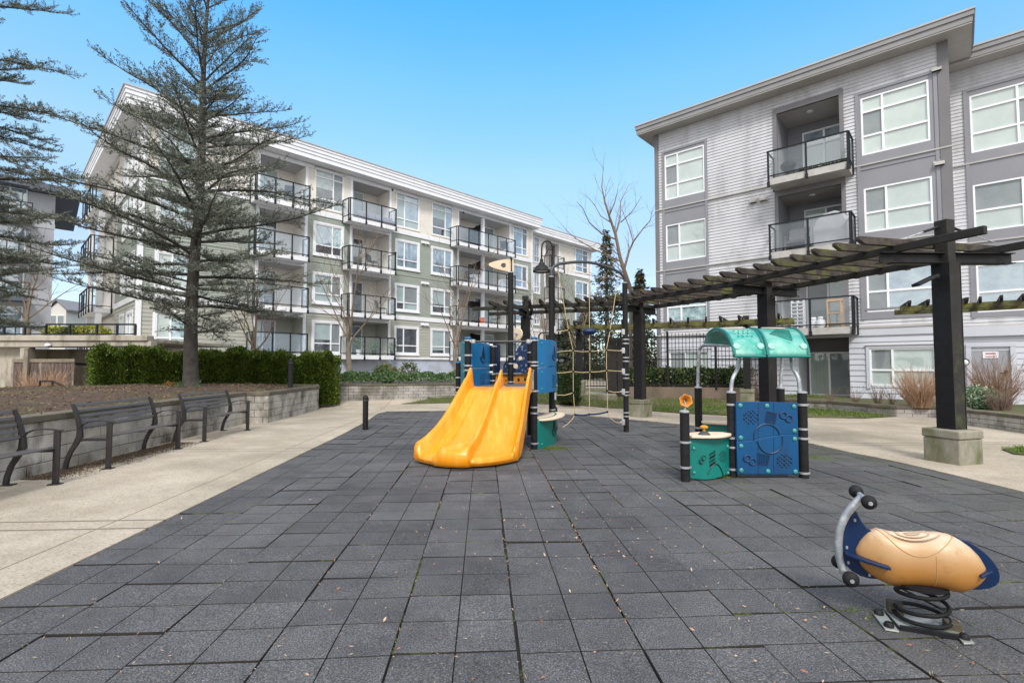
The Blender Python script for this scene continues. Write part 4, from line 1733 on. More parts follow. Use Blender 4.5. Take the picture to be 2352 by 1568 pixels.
def soilz(x, y, xf=0):
    edge = min(1, max(0, (xf - x - .15) / 1.4))
    return zt - .035 + .14 * sstep(edge) + .03 * edge * math.sin(x * 2.1 + y) * math.sin(y * 1.7) + rng.normal(0, .012) * edge


def soilpt(a, b_):
    y = -1 + (cf[1] + .1) * b_ + 1 * b_
    y = -1 + (cf[1] + .75) * b_
    # front edge follows the wall, back edge the hedge line
    if y < w1p[-1][1]:
        xf = np.interp(y, [w1p[0][1], w1p[1][1], w1p[2][1]], [w1p[0][0], w1p[1][0], w1p[2][0]]) - .10
    else:
        xf = np.interp(y, [cn[1], cf[1]], [cn[0], cf[0]]) - .10
    # back boundary line from cf to (-12.6,13) to (-20,8.5)
    xb = -20 if y < 8.5 else np.interp(y, [8.5, 13.0, cf[1]], [-20, -12.6, cf[0]])
    x = xf + (min(xb, xf - .01) - xf) * a
    return (x, y, soilz(x, y, xf))


soil.grid(soilpt, nx_, ny_)
soil.build('soil', PL, angle=80)
bk = MB(M_cap)
for p, q in zip(back, back[1:]):
    bk.beam((p[0], p[1], zt - .02), (q[0], q[1], zt + .06), .08, .16)
bk.build('edging', PL)
lit = []
for _ in range(9000):
    a, b_ = rng.uniform(0, 1) ** 1.3, rng.uniform(.25, 1)
    p = soilpt(a, b_)
    lit.append((p[0], p[1], p[2] + .01))
dd = rng.normal(0, 1, (len(lit), 3))
dd[:, 2] = .35
o = leaves('mulch', lit, .05, leaf_mat('mulch_chip', [(0, (.05, .03, .02)), (.6, (.17, .10, .065)), (.9, (.26, .17, .12)), (1, (.12, .13, .04))], trans=0), aspect=.35, dirs=dd)
tag(o, kind='stuff', label='brown bark mulch and dead leaves on the raised bed')
# grass tufts at the bed's rim
tf = []
for _ in range(160):
    a, b_ = rng.choice([rng.uniform(0, .06), rng.uniform(0, 1)]), rng.uniform(.3, 1)
    p = soilpt(a, b_)
    for k in range(14):
        tf.append((p[0] + rng.normal(0, .05), p[1] + rng.normal(0, .09), p[2]))
o = leaves('weeds', tf, .05, leaf_mat('weed', [(0, (.06, .09, .02)), (1, (.20, .20, .07))]), aspect=.2, upbias=1.3)
tag(o, kind='stuff', label='pale green weeds growing on the raised bed')
# dark damp dirt strip below the middle bench
sd_ = []
for _ in range(20000):
    y = rng.uniform(6.3, 9.4)
    x = -6.12 - .06 * (y - 6) + abs(rng.normal(0, .22))
    sd_.append((x, y, .014))
dd = rng.normal(0, 1, (len(sd_), 3))
dd[:, 2] = .1
o = leaves('dirt', sd_, .019, leaf_mat('damp_dirt', [(0, (.05, .034, .022)), (1, (.14, .10, .068))], trans=0), aspect=.5, dirs=dd)
tag(o, kind='stuff', label='damp brown dirt under the middle bench')

# second planter in front of the left building
wp = [GG(1062, 912)[:2], GG(1000, 915)[:2], GG(880, 919)[:2], GG(800, 921)[:2], GG(770, 922)[:2]]
wp[0] = (wp[0][0] + .6, wp[0][1] + .2)
zt2 = Zat(881, wp[2][1])
block_wall('block_wall', wp[::-1], .6, 5, 'low grey block wall under the leafy ground cover along the green building', mat=M_blk2, bl=.36, z1=zt2, out=1, cap=.07)
print('wall2', wp, zt2)
bed = [(wp[-1][0] - .3, wp[-1][1] + .25)] + [(p[0], p[1] + .25) for p in wp[::-1]] + [(1.5, 30), (-9.5, 29.3), (-13, 24)]
sheet('planting_bed', bed, None, zt2 - .08, M_core, zfn=lambda x, y: 0)
# left building podium skirt
# right curved planter
rp_px = [(1735, 926), (1800, 932), (1900, 943), (2000, 953), (2060, 958), (2140, 959), (2190, 957), (2225, 953), (2262, 944), (2300, 930)]
rp = [GG(x, y)[:2] for x, y in rp_px]
zt3 = Zat(931, rp[4][1])
block_wall('block_wall', rp, .3, 2, 'low mossy block wall curving round the shrubs by the grey building', mat=M_blk2, bl=.4, z1=zt3, out=1, cap=.09)
bedp = [(x, y + .2) for x, y in rp] + [(15.5, 16.6), (12.5, 18.4), (7.3, 23.0)]
sheet('planting_bed', bedp, None, zt3 - .05, pbr('bed_soil', (.07, .06, .035), (.10, .12, .04), 3, .95, bump=.6, bscale=30), zfn=lambda x, y: 0)
c3 = G(2229, 978)
rp2 = [(c3[0] + .9, c3[1] + 1.5), (c3[0] - .05, c3[1] + .3), (c3[0], c3[1]), G(2300, 988)[:2], G(2420, 1006)[:2], (c3[0] + 7, c3[1] - 2.6)]
zt4 = Zat(941, c3[1])
block_wall('block_wall', rp2, .35, 3, 'low pale block wall at the far right edge holding dry shrubs', mat=M_blk, bl=.5, z0=0, z1=zt4, out=1, cap=.07)
sheet('planting_bed', [(p[0] + .1, p[1] + .2) for p in rp2] + [(20, 12), (16, 15)], None, zt4 - .06, MATS['bed_soil'], zfn=lambda x, y: 0)
print('rp', rp[4], zt3, c3, zt4)
# low brown wall carrying the fence
M_brown = pbr('brown_stained_concrete', (.20, .145, .115), (.15, .115, .09), 1.5, .9, bump=.3, bscale=60, c3=(.10, .085, .06), s3=1.2, t3=(.45, .7), st3=(1, 1, .4))
bw = [GG(1425, 912)[:2], GG(1500, 914)[:2], GG(1640, 918)[:2], GG(1745, 924)[:2]]
zbw = Zat(889.5, bw[2][1])
print('brown wall', bw, zbw)
t = thing('retaining_wall', (bw[0][0], bw[0][1], 0), 'low brown stained concrete wall below the black fence', 'wall')
b = MB(M_brown)
b.M = Matrix.Translation((-bw[0][0], -bw[0][1], 0))
for p, q in zip(bw, bw[1:]):
    b.beam((p[0], p[1] + .1, zbw / 2 + .05), (q[0], q[1] + .1, zbw / 2 + .05), .2, zbw - .1)
b.build('body', t, bevel=.01)
# concrete block bench-wall left of it
q0, q1 = GG(1300, 917), GG(1418, 923)
zq = Zat(905, q0[1])
t = thing('retaining_wall', (q0[0], q0[1], 0), 'mossy concrete upstand behind the climbing net', 'wall')
b = MB(M_block)
b.M = Matrix.Translation((-q0[0], -q0[1], 0))
b.prism([(q0[0], q0[1]), (q1[0], q1[1]), (q1[0] + .3, q1[1] + 2.2), (q0[0] + .2, q0[1] + 2.4)], .1, zq)
b.build('body', t, bevel=.015)
# ================================================================== play equipment
def post_mesh(z0, z1, r=.0575, bands=(), cap='dome'):
    """rubber-wrapped post: fine rings, aluminium bands"""
    mb = MB(M_rubber_post, M_alu)
    prof = []
    z = z0
    step = .085
    while z < z1 - .001:
        e = min(z + step, z1)
        prof += [(r, z + .001), (r, e - .006), (r * .955, e - .005), (r * .955, e)]
        z = e
    mb.lathe((0, 0, 0), prof, 18, 0)
    return mb


def post(root, x, y, z1, bands=(), z0=-.02, r=.0575, cap=M_alu, name='post', caph=.012):
    o = post_mesh(z0, z1, r).build(name, root, (x - root.location.x, y - root.location.y, 0))
    if cap is not None:
        c = MB(cap)
        c.lathe((0, 0, z1), [(r * 1.06, -.004), (r * 1.06, caph), (r * .8, caph * 1.9), (r * .35, caph * 2.4), (.001, caph * 2.5)], 18)
        c.build('cap', o)
    if bands:
        bd = MB(M_alu)
        for z in bands:
            bd.lathe((0, 0, z), [(r + .001, -.014), (r + .006, -.012), (r + .006, .012), (r + .001, .014)], 18, caps=False)
            bd.box(r - .004, r + .016, -.012, .012, z - .012, z + .012)
        bd.build('clamp_band', o)
    return o


def bolts(mb, pts, r=.018, axis=(0, -1, 0), m=0):
    for p in pts:
        mb.lathe(p, [(r, 0), (r * .95, .006), (r * .6, .012), (.001, .014)], 12, m, axis)


# ------------------------------------------------------------------ climbing structure with the double slide
p2 = G(1226.7, 1031)
Y2 = p2[1]
PA = thing('play_structure', (p2[0], p2[1], 0), 'climbing structure with yellow double slide, blue panels, mast and rope net', 'play structure')
OX, OY = p2[0], p2[1]


def L(x, y, z=0):
    return (x - OX, y - OY, z)


posts = {}
def padd(k, px, Y, ztop, bands=(), **kw):
    x = Xat(px, Y, 850)
    posts[k] = (x, Y)
    return post(PA, x, Y, ztop, bands, **kw)


ztp = Zat(777, Y2)
padd('front_l', 1074.5, Y2 + .02, ztp, (1.44, 1.36, 1.62, 1.88), cap=M_blue)
padd('front_r', 1226.7, Y2, ztp, (1.88, 1.44, 1.50, 1.0, .62, .10, .72), cap=M_blue)
padd('back_l', 1132, 9.8, 1.90, (1.82, 1.46, 1.28, 1.15), cap=M_blue)
padd('back_r', 1217, 10.55, 1.90, (1.72, 1.52, 1.38), cap=M_blue)
padd('low_l', 1053, 10.3, 1.50, (1.2, 1.0, .9), cap=M_blue)
mast = padd('mast', 1173, 9.95, Zat(626, 9.95), (1.62, 1.48, 1.12, 1.0), caph=.012)
padd('tall_l', 1267, 10.2, Zat(636, 10.2), (1.80, 1.92, .55, .95), caph=.008)
np_ = G(1438.5, 991.5)
posts['net'] = (np_[0], np_[1])
post(PA, np_[0], np_[1], Zat(650, np_[1]), (2.02, 1.93, 1.62, 1.54, 1.25, 1.17, .87, .80, .42, .34), caph=.008)

# deck plate between the posts
dz = Zat(887, Y2)
fl_, fr_ = posts['front_l'], posts['front_r']
bl_, br_ = posts['back_l'], posts['back_r']
dk = MB(pbr('perforated_deck', (.10, .11, .13), (.14, .15, .17), 40, .5, metal=.3))
q = [L(fl_[0] + .02, fl_[1] - .03), L(fr_[0] - .02, fr_[1] - .03), L(posts['tall_l'][0] - .05, 10.15), L(br_[0], br_[1]), L(bl_[0], bl_[1])]
dk.prism([(a, b_) for a, b_, _ in q], dz - .05, dz, 0)
dk.build('deck', PA, bevel=.006)

# grab bar at the slide head with sleeve clamps
gb = MB(M_pipe)
zb_ = Zat(784, Y2 - .07)
gb.tube([L(fl_[0] + .07, fl_[1] - .07, zb_), L(fr_[0] - .07, fr_[1] - .07, zb_)], .017, 12)
gb_o = gb.build('grab_bar', PA)
cl = MB(M_alu)
for x in (fl_[0] + .10, fr_[0] - .10):
    cl.lathe(L(x, Y2 - .07, zb_ - .035), [(.03, 0), (.04, .01), (.04, .06), (.03, .07)], 10)
    cl.tube([L(x - (.05 if x < 0 else -.05), Y2 - .05, zb_), L(x, Y2 - .07, zb_)], .028, 10)
cl.build('clamp', gb_o)


def sail_relief(mb, c, ux, s, m=0, nrm=(0, -1, 0)):
    """raised outline of a small sailing boat, ribbed inside; ux = in-panel right direction"""
    ux = Vector(ux).normalized()
    uz = Vector((0, 0, 1))
    nn = Vector(nrm).normalized()
    c = Vector(c)
    P_ = lambda a, b_, k=0.0: c + ux * a * s + uz * b_ * s + nn * k
    tri = [(-.28, .02), (.05, .62), (.38, .05)]
    for a, b_ in zip(tri, tri[1:] + tri[:1]):
        mb.beam(P_(*a, .004), P_(*b_, .004), .014, .016, m)
    mb.poly([P_(a, b_, .0015) for a, b_ in tri], m)  # flat dark fill, shading of the sail given as colour
    for k in range(1, 7):
        t = k / 7
        a0 = -.28 + .33 * t
        a1 = .38 - .33 * t
        z_ = .03 + .58 * t
        mb.beam(P_(a0 + .02, z_, .003), P_(a1 - .03, z_, .003), .008, .010, m)
    hull = [(-.36, -.02), (.42, -.02), (.22, -.30), (-.2, -.22)]
    for a, b_ in zip(hull, hull[1:] + hull[:1]):
        mb.beam(P_(*a, .004), P_(*b_, .004), .014, .014, m)


def dots_relief(mb, c, ux, s, nrm=(0, -1, 0), m=0, n=20, seed=1):
    ux = Vector(ux).normalized()
    nn = Vector(nrm).normalized()
    rr = random.Random(seed)
    pts_ = []
    for i in range(-3, 4):
        for j in range(-3, 4):
            if abs(i) + abs(j) <= 3:
                a, b_ = (i - j) * .11, (i + j) * .11
                pts_.append((a + rr.uniform(-.02, .02), b_ + rr.uniform(-.02, .02)))
    for k, (a, b_) in enumerate(pts_):
        p = Vector(c) + ux * a * s + Vector((0, 0, 1)) * b_ * s
        mb.lathe(p, [(.010, -.002), (.010, .004), (.005, .009)], 8, m, nn)


def curved_panel(root, a, b_, bulge, z0, z1, mat, name='panel', th=.035, nseg=14, wave=0.0, wavetop=0.0):
    """upright panel between plan points a and b_, bulged sideways; returns (object, sampling function)"""
    A, B = Vector(a), Vector(b_)
    d_ = (B - A)
    n_ = Vector((d_.y, -d_.x)).normalized()

    def pos(t, off=0.0):
        p = A + d_ * t + n_ * (bulge * 4 * t * (1 - t) + off)
        return p
    mb = MB(mat)
    for off in (0, -th):
        ids = mb.grid(lambda i, j: (*L(*pos(i, off))[:2], (z0 + wave * math.sin(PI * 1.2 * i)) + ((z1 + wavetop * math.sin(PI * 1.2 * i)) - (z0 + wave * math.sin(PI * 1.2 * i))) * j), nseg, 1)
    for j, zz in ((0, z0), (1, z1)):
        mb.grid(lambda i, k: (*L(*pos(i, -th * k))[:2], (z0 + wave * math.sin(PI * 1.2 * i)) if j == 0 else (z1 + wavetop * math.sin(PI * 1.2 * i))), nseg, 1)
    for i in (0, 1):
        mb.grid(lambda k, j: (*L(*pos(i, -th * k))[:2], z0 + (z1 - z0) * j), 1, 1)
    o = mb.build(name, root, merge=True, bevel=.006)
    return o, pos, n_


tl_ = posts['tall_l']
za_ = Zat(778, Y2)
zs_ = 1.395
zbt = Zat(903, Y2)
a_, b2_ = (fr_[0] + .07, fr_[1] + .0), (tl_[0] + .045, tl_[1] - .05)
bul = .16
for nm, z0, z1, mt, wv in (('panel', zs_ + .006, za_, M_blue, (.03, 0)), ('panel', zbt, zs_ - .006, M_blue, (0, .03)), ('panel', .0, Zat(962, Y2), M_teal, (0, 0))):
    o, pos, nn = curved_panel(PA, a_, b2_, bul, z0, z1, mt, nm, wave=wv[0], wavetop=wv[1])
    if mt is M_teal:
        o['label'] = 'green panel'
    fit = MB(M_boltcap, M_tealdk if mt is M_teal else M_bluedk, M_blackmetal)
    for t in (.07, .93):
        for z in ((z0 + .07), (z1 - .07)):
            p = pos(t, .002)
            d2 = (pos(t + .02) - pos(t - .02)).normalized()
            nr = (d2.y, -d2.x, 0)
            bolts(fit, [L(p.x, p.y, z)], .02, nr, 0)
    t = .42
    p = pos(t, .003)
    d2 = (pos(t + .02) - pos(t - .02)).normalized()
    nr = (d2.y, -d2.x, 0)
    zm = (z0 + z1) / 2
    if z0 > zs_ or mt is M_teal:
        sail_relief(fit, L(p.x, p.y, zm - .02), (d2.x, d2.y, 0), .30, 1, nr)
    else:
        dots_relief(fit, L(p.x, p.y, zm - .02), (d2.x, d2.y, 0), .30, nr, 1)
    t = .80
    p = pos(t, .004)
    d2 = (pos(t + .02) - pos(t - .02)).normalized()
    nr = Vector((d2.y, -d2.x, 0))
    c0 = Vector(L(p.x, p.y, zm))
    ring = [c0 + Vector((d2.x, d2.y, 0)) * (.075 * math.cos(k * PI / 12)) + Vector((0, 0, .075 * math.sin(k * PI / 12))) for k in range(24)]
    fit.tube(ring, .012, 6, 1, closed=True)
    fit.lathe(c0, [(.068, -.004), (.068, .001)], 20, 2, nr)
    fit.build('relief', o)

# counter above the green panel
ct = MB(M_cream)
cc = Vector(((fr_[0] + tl_[0]) / 2 + .04, (fr_[1] + tl_[1]) / 2))
dd_ = (Vector(tl_) - Vector(fr_)).normalized()
nn_ = Vector((dd_.y, -dd_.x))
poly = []
Lh = (Vector(tl_) - Vector(fr_)).length / 2
for k in range(25):
    t = PI * k / 24
    p = cc - dd_ * math.cos(t) * (Lh - .02) + nn_ * (math.sin(t) ** .8 * .33)
    poly.append(L(p.x, p.y)[:2])
for k in range(9):
    t = PI * k / 8
    p = cc + dd_ * math.cos(t) * (Lh - .06) - nn_ * (math.sin(t) * .10)
    poly.append(L(p.x, p.y)[:2])
zc_ = Zat(953, (Y2 + 10.2) / 2)
ct.prism(poly, zc_ - .035, zc_, 0)
ct.build('counter', PA, bevel=.01)

# inner blue panels on the left
for z0, z1, k in ((zs_ + .006, 1.86, 0), (1.02, zs_ - .006, 1)):
    o, pos, nn = curved_panel(PA, (fl_[0] + .06, fl_[1] + .03), (bl_[0] - .05, bl_[1] - .02), .02, z0, z1, M_blue, 'panel')
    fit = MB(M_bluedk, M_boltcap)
    p = pos(.5, .003)
    d2 = (pos(.52) - pos(.48)).normalized()
    if k == 0:
        sail_relief(fit, L(p.x, p.y, (z0 + z1) / 2 - .03), (d2.x, d2.y, 0), .34, 0, (d2.y, -d2.x, 0))
    else:
        dots_relief(fit, L(p.x, p.y, (z0 + z1) / 2 - .03), (d2.x, d2.y, 0), .34, (d2.y, -d2.x, 0), 0)
    fit.build('relief', o)
# outer teal-blue panels seen edge on, and the navy one behind the back post
ll_ = posts['low_l']
M_bluet = pbr('turquoise_blue_plastic', (.004, .20, .30), (.003, .17, .26), 3, .4, bump=.05, bscale=200)
for z0, z1 in ((zs_ + .006, 1.90), (.98, zs_ - .006)):
    o, pos, nn = curved_panel(PA, (ll_[0] + .09, ll_[1] - .02), (fl_[0] - .05, fl_[1] + .05), .06, z0, z1, M_bluet, 'panel')
    fit = MB(M_boltcap)
    for z in (z0 + .06, z1 - .06):
        p = pos(.93, .003)
        bolts(fit, [L(p.x, p.y, z)], .02, (0, -1, 0))
    fit.build('relief', o)
o, pos, nn = curved_panel(PA, (bl_[0] + .05, bl_[1] + .1), (bl_[0] + .13, bl_[1] + .6), .03, 1.30, 1.87, M_navy, 'panel')
# ball clamps on the back post
bc = MB(M_galv)
for z in (1.84, 1.44, 1.31):
    bc.ellipsoid(L(bl_[0] - .10, bl_[1] - .06, z), (.05, .045, .045), 12, 8)
    bc.tube([L(bl_[0] - .1, bl_[1] - .06, z), L(bl_[0], bl_[1] - .05, z)], .025, 8)
bc.build('ball_clamp', PA)

# orange kick panel with holes
opn = MB(M_orange, M_blackmetal, M_galv)
A_, B_ = Vector((bl_[0] + .04, bl_[1])), Vector((br_[0] - .0, br_[1] - .02))
d3 = (B_ - A_)
zo0, zo1 = dz - .0, Zat(859, 10.1)
opn.slab([L(A_.x, A_.y, zo0), L(B_.x, B_.y, zo0), L(B_.x, B_.y, zo1), L(A_.x, A_.y, zo1)], (0, .03, 0))
n3 = Vector((d3.y, -d3.x, 0)).normalized()
for t, z, r in ((.30, .35, .018), (.5, .4, .012), (.66, .38, .035), (.85, .38, .032), (.12, .7, .012), (.2, .75, .01), (.55, .8, .012), (.75, .8, .014), (.92, .78, .012)):
    p = A_ + d3 * t
    opn.lathe(L(p.x, p.y, zo0 + (zo1 - zo0) * z), [(r, 0), (r, .003)], 14, 1, n3)
opn.beam(L(A_.x, A_.y, zo1 + .015), L(B_.x, B_.y, zo1 + .015), .09, .02, 2)
opn.build('kick_panel', PA, bevel=.003)

# navy climbing panel with pale seaweed shapes
cp = MB(M_navy)
pc = lambda z7x, z7y, Y=10.3: (Xat(1056.6 + z7x * .22268, Y, 569.6 + z7y * .22268), Y, Zat(569.6 + z7y * .22268, Y))
out = [(565, 1290), (565, 1120), (585, 1050), (612, 1005), (655, 985), (690, 975), (697, 1000), (694, 1290), (640, 1290)]
o3 = [L(*pc(a, b_)) for a, b_ in out]
cp.slab(o3, (0, .035, 0))
out = [(440, 1290), (448, 1200), (470, 1172), (500, 1158), (565, 1150), (565, 1290)]
cp.slab([L(*pc(a, b_)) for a, b_ in out], (0, .035, 0))
cpo = cp.build('climbing_panel', PA, bevel=.005)
sw_ = MB(pbr('pale_blue_relief', (.30, .42, .58), (.24, .34, .5), 20, .6), M_tan, M_blackmetal)
rr = random.Random(4)
for cx_, cy_, s in ((585, 1090, 20), (640, 1030, 26), (670, 1060, 16), (600, 1150, 24), (655, 1140, 22), (675, 1210, 20), (600, 1230, 26), (640, 1260, 18), (465, 1220, 16), (485, 1255, 14), (580, 1190, 12), (672, 1270, 14), (630, 1215, 12)):
    for k in range(7):
        a = rr.uniform(0, 2 * PI)
        ln = s * rr.uniform(.5, 1.1)
        p1_ = pc(cx_ + 4 * math.cos(a), cy_ + 4 * math.sin(a), 10.295)
        p2_ = pc(cx_ + ln * math.cos(a), cy_ + ln * math.sin(a), 10.295)
        sw_.beam(L(*p1_), L(*p2_), .016, .006)
h_ = pc(572, 1215, 10.29)
sw_.lathe(L(*h_), [(.05, 0), (.05, .01)], 20, 1, (0, -1, 0))
h_ = pc(622, 1135, 10.29)
sw_.lathe(L(*h_), [(.035, 0), (.04, .008)], 16, 1, (0, -1, 0))
sw_.build('relief', cpo)
# tan steering disc behind the mast
ds = MB(M_tan, M_galv)
c_ = (Xat(1188, 10.35), 10.35, Zat(767, 10.35))
ds.lathe(L(*c_), [(.001, -.02), (.125, -.02), (.135, -.008), (.135, .008), (.125, .02), (.001, .02)], 28, 0, (-.55, -.8, 0), caps=False)
ds.tube([L(c_[0] - .05, c_[1] - .1, c_[2]), L(c_[0] + .02, c_[1] + .02, c_[2])], .022, 8, 1)
ds.tube([L(c_[0] + .01, c_[1] + .02, c_[2] - .13), L(c_[0] + .0, c_[1] + .0, c_[2] - .2), L(c_[0] + .04, c_[1], c_[2] - .24), L(c_[0] + .09, c_[1], c_[2] - .16)], .014, 8, 0)
ds.build('steering_disc', PA)

# flag shaped like a fish head on the mast
zm_ = Zat(626, 9.95)
fg = MB(M_tan)
f2 = lambda z7x, z7y: (Xat(1056.6 + z7x * .22268, 9.95, 569.6 + z7y * .22268), 9.93, Zat(569.6 + z7y * .22268, 9.95))
outl = [(553, 118), (553, 246), (500, 244), (440, 232), (370, 215), (325, 198), (302, 183), (295, 168), (303, 157), (340, 143), (400, 128), (460, 118), (515, 114)]
ring_o = [Vector(L(*f2(a, b_))) for a, b_ in outl]
hole_c = Vector(L(*f2(449, 180)))
hr = .052
# ring-shaped fill between outline and hole so that sky shows through
nO = len(ring_o)
hole = []
for p in ring_o:
    d_ = (p - hole_c)
    d_.y = 0
    d_.normalize()
    hole.append(hole_c + d_ * hr)
for yo in (0, .03):
    A1 = [fg.pt(p + Vector((0, yo, 0))) for p in ring_o]
    B1 = [fg.pt(p + Vector((0, yo, 0))) for p in hole]
    for k in range(nO):
        fg.face([A1[k], A1[(k + 1) % nO], B1[(k + 1) % nO], B1[k]])
    if yo == 0:
        A0_, B0_ = A1, B1
for k in range(nO):
    fg.face([A0_[k], A0_[(k + 1) % nO], A1[(k + 1) % nO], A1[k]])
    fg.face([B0_[k], B0_[(k + 1) % nO], B1[(k + 1) % nO], B1[k]])
fo = fg.build('flag', PA, bevel=0, merge=True)
hg = MB(M_blackmetal)
x_ = f2(530, 180)
hg.tube([L(x_[0], 9.915, x_[2] - .12), L(x_[0], 9.915, x_[2] + .12)], .012, 8)
for k in (-.12, .12):
    hg.ellipsoid(L(x_[0], 9.91, x_[2] + k), (.022, .022, .022), 8, 6)
hg.tube([L(Xat(1173, 9.95), 9.96, zm_), L(Xat(1173, 9.95), 9.96, zm_ + .32)], .018, 8)
hg.build('flag_hinge', fo)

# arch pipe and rope net between the tall posts
T1, T2 = Vector((*tl_, 0)), Vector((*posts['net'], 0))
z1_, z2_ = Zat(634, tl_[1]), Zat(648, posts['net'][1])
def AL(t, z):
    p = T1.lerp(T2, t)
    return Vector(L(p.x, p.y, z))
zt_ = Zat(604, tl_[1] + .6)
ap = [AL(0, z1_ - .02), AL(0, z1_ + .12), AL(.03, z1_ + .20), AL(.10, z1_ + .27)]
for k in range(1, 12):
    t = .10 + .80 * k / 12
    ap.append(AL(t, z1_ + .27 + .11 * math.sin(PI * k / 12) + (z2_ - z1_) * t * 1.0 - .04 * t))
ap += [AL(.93, z2_ + .20), AL(.985, z2_ + .12), AL(1, z2_ + .05), AL(1, z2_ - .02)]
ar = MB(M_pipe)
ar.tube(ap, .031, 12)
aro = ar.build('arch_pipe', PA)
# net geometry read off the photo: columns at fractions along the arch
def netpt(z4x, z4y):
    px, py = 918.75 + z4x * .3516, 551.25 + z4y * .3516
    # intersect with the upright plane through the two posts
    a, b_ = ray(px, py)
    dxy = T2 - T1
    det = dxy.y * a - dxy.x
    s = (T1.x - a * T1.y) / (a * dxy.y - dxy.x)
    Yp = T1.y + dxy.y * s
    return Vector(L(T1.x + dxy.x * s, Yp, CAM_H + b_ * Yp))
V1 = [(1030, 190), (1101, 588), (1131, 722), (1131, 858), (1132, 997), (1143, 1139)]
V2 = [(1236, 150), (1238, 595), (1240, 727), (1240, 862), (1238, 1000), (1236, 1137)]
V3 = [(1428, 225), (1372, 590), (1348, 718), (1349, 851), (1355, 984), (1355, 1121)]
HL = [[(1020, 598), V1[1]], [(1010, 735), (1060, 726), V1[2], (1185, 729), V2[2], (1300, 724), V3[2], (1448, 724)],
      [(1010, 868), (1060, 867), V1[3], (1185, 865), V2[3], (1300, 860), V3[3], (1450, 857)],
      [(1025, 1012), (1080, 1012), V1[4]], [V3[1], (1405, 603), (1445, 600)], [V3[4], (1400, 994), (1455, 990)],
      [V1[5], (1125, 1170), (1095, 1200), (1062, 1222)], [V3[5], (1370, 1160), (1410, 1190), (1458, 1192)]]
rp_ = MB(M_rope)
for line in [V1, V2[:1] + V2[1:], V3] + HL:
    pts_ = [netpt(*p) for p in line]
    # soften the corners a little
    fine = []
    for a, b_ in zip(pts_, pts_[1:]):
        for k in range(4):
            fine.append(a.lerp(b_, k / 4))
    fine.append(pts_[-1])
    rp_.tube(fine, .0078, 7)
net = rp_.build('climbing_net', PA)
kn = MB(M_blackmetal, M_blackmetal)
for p in [V1[1], V1[2], V1[3], V1[4], V1[5], V2[2], V2[3], V2[5], V3[1], V3[2], V3[3], V3[4], V3[5]]:
    c = netpt(*p)
    kn.ellipsoid(c, (.024, .024, .026), 10, 7)
kn.build('knot_clamp', net)
st = MB(M_navy)
for a, b_ in ((V1[5], V2[5]), (V2[5], V3[5])):
    A3, B3 = netpt(*a), netpt(*b_)
    st.tube([A3.lerp(B3, k / 6) - Vector((0, 0, .018 * math.sin(PI * k / 6))) for k in range(7)], .018, 10)
st.build('rung', net)
fl2 = MB(M_navy)
fc = netpt(1238, 596)
fl2.ellipsoid(fc, (.155, .085, .068), 22, 12)
fl2.build('float', net)
# clamps where ropes meet the posts
ck = MB(M_alu)
for y4 in (600, 722, 857, 990, 1188):
    p = netpt(1462, y4)
    ck.box(p.x - .045, p.x + .02, p.y - .035, p.y + .035, p.z - .06, p.z + .06)
    ck.tube([p + Vector((-.045, 0, 0)), p + Vector((-.075, 0, 0))], .018, 8)
for y4 in (585, 1020):
    p = netpt(1014, y4)
    ck.box(p.x - .03, p.x + .02, p.y - .035, p.y + .035, p.z - .07, p.z + .07)
ck.build('rope_clamp', net, bevel=.006)
# bent rail behind the tall post
bp = MB(M_pipe)
bp.tube([L(Xat(1238, 10.25), 10.3, 1.72), L(Xat(1238, 10.25), 10.3, Zat(770, 10.25)), L(Xat(1243, 10.25), 10.28, Zat(764, 10.25)), L(Xat(1262, 10.2), 10.2, Zat(763, 10.2))], .018, 8)
bp.build('rail', PA)

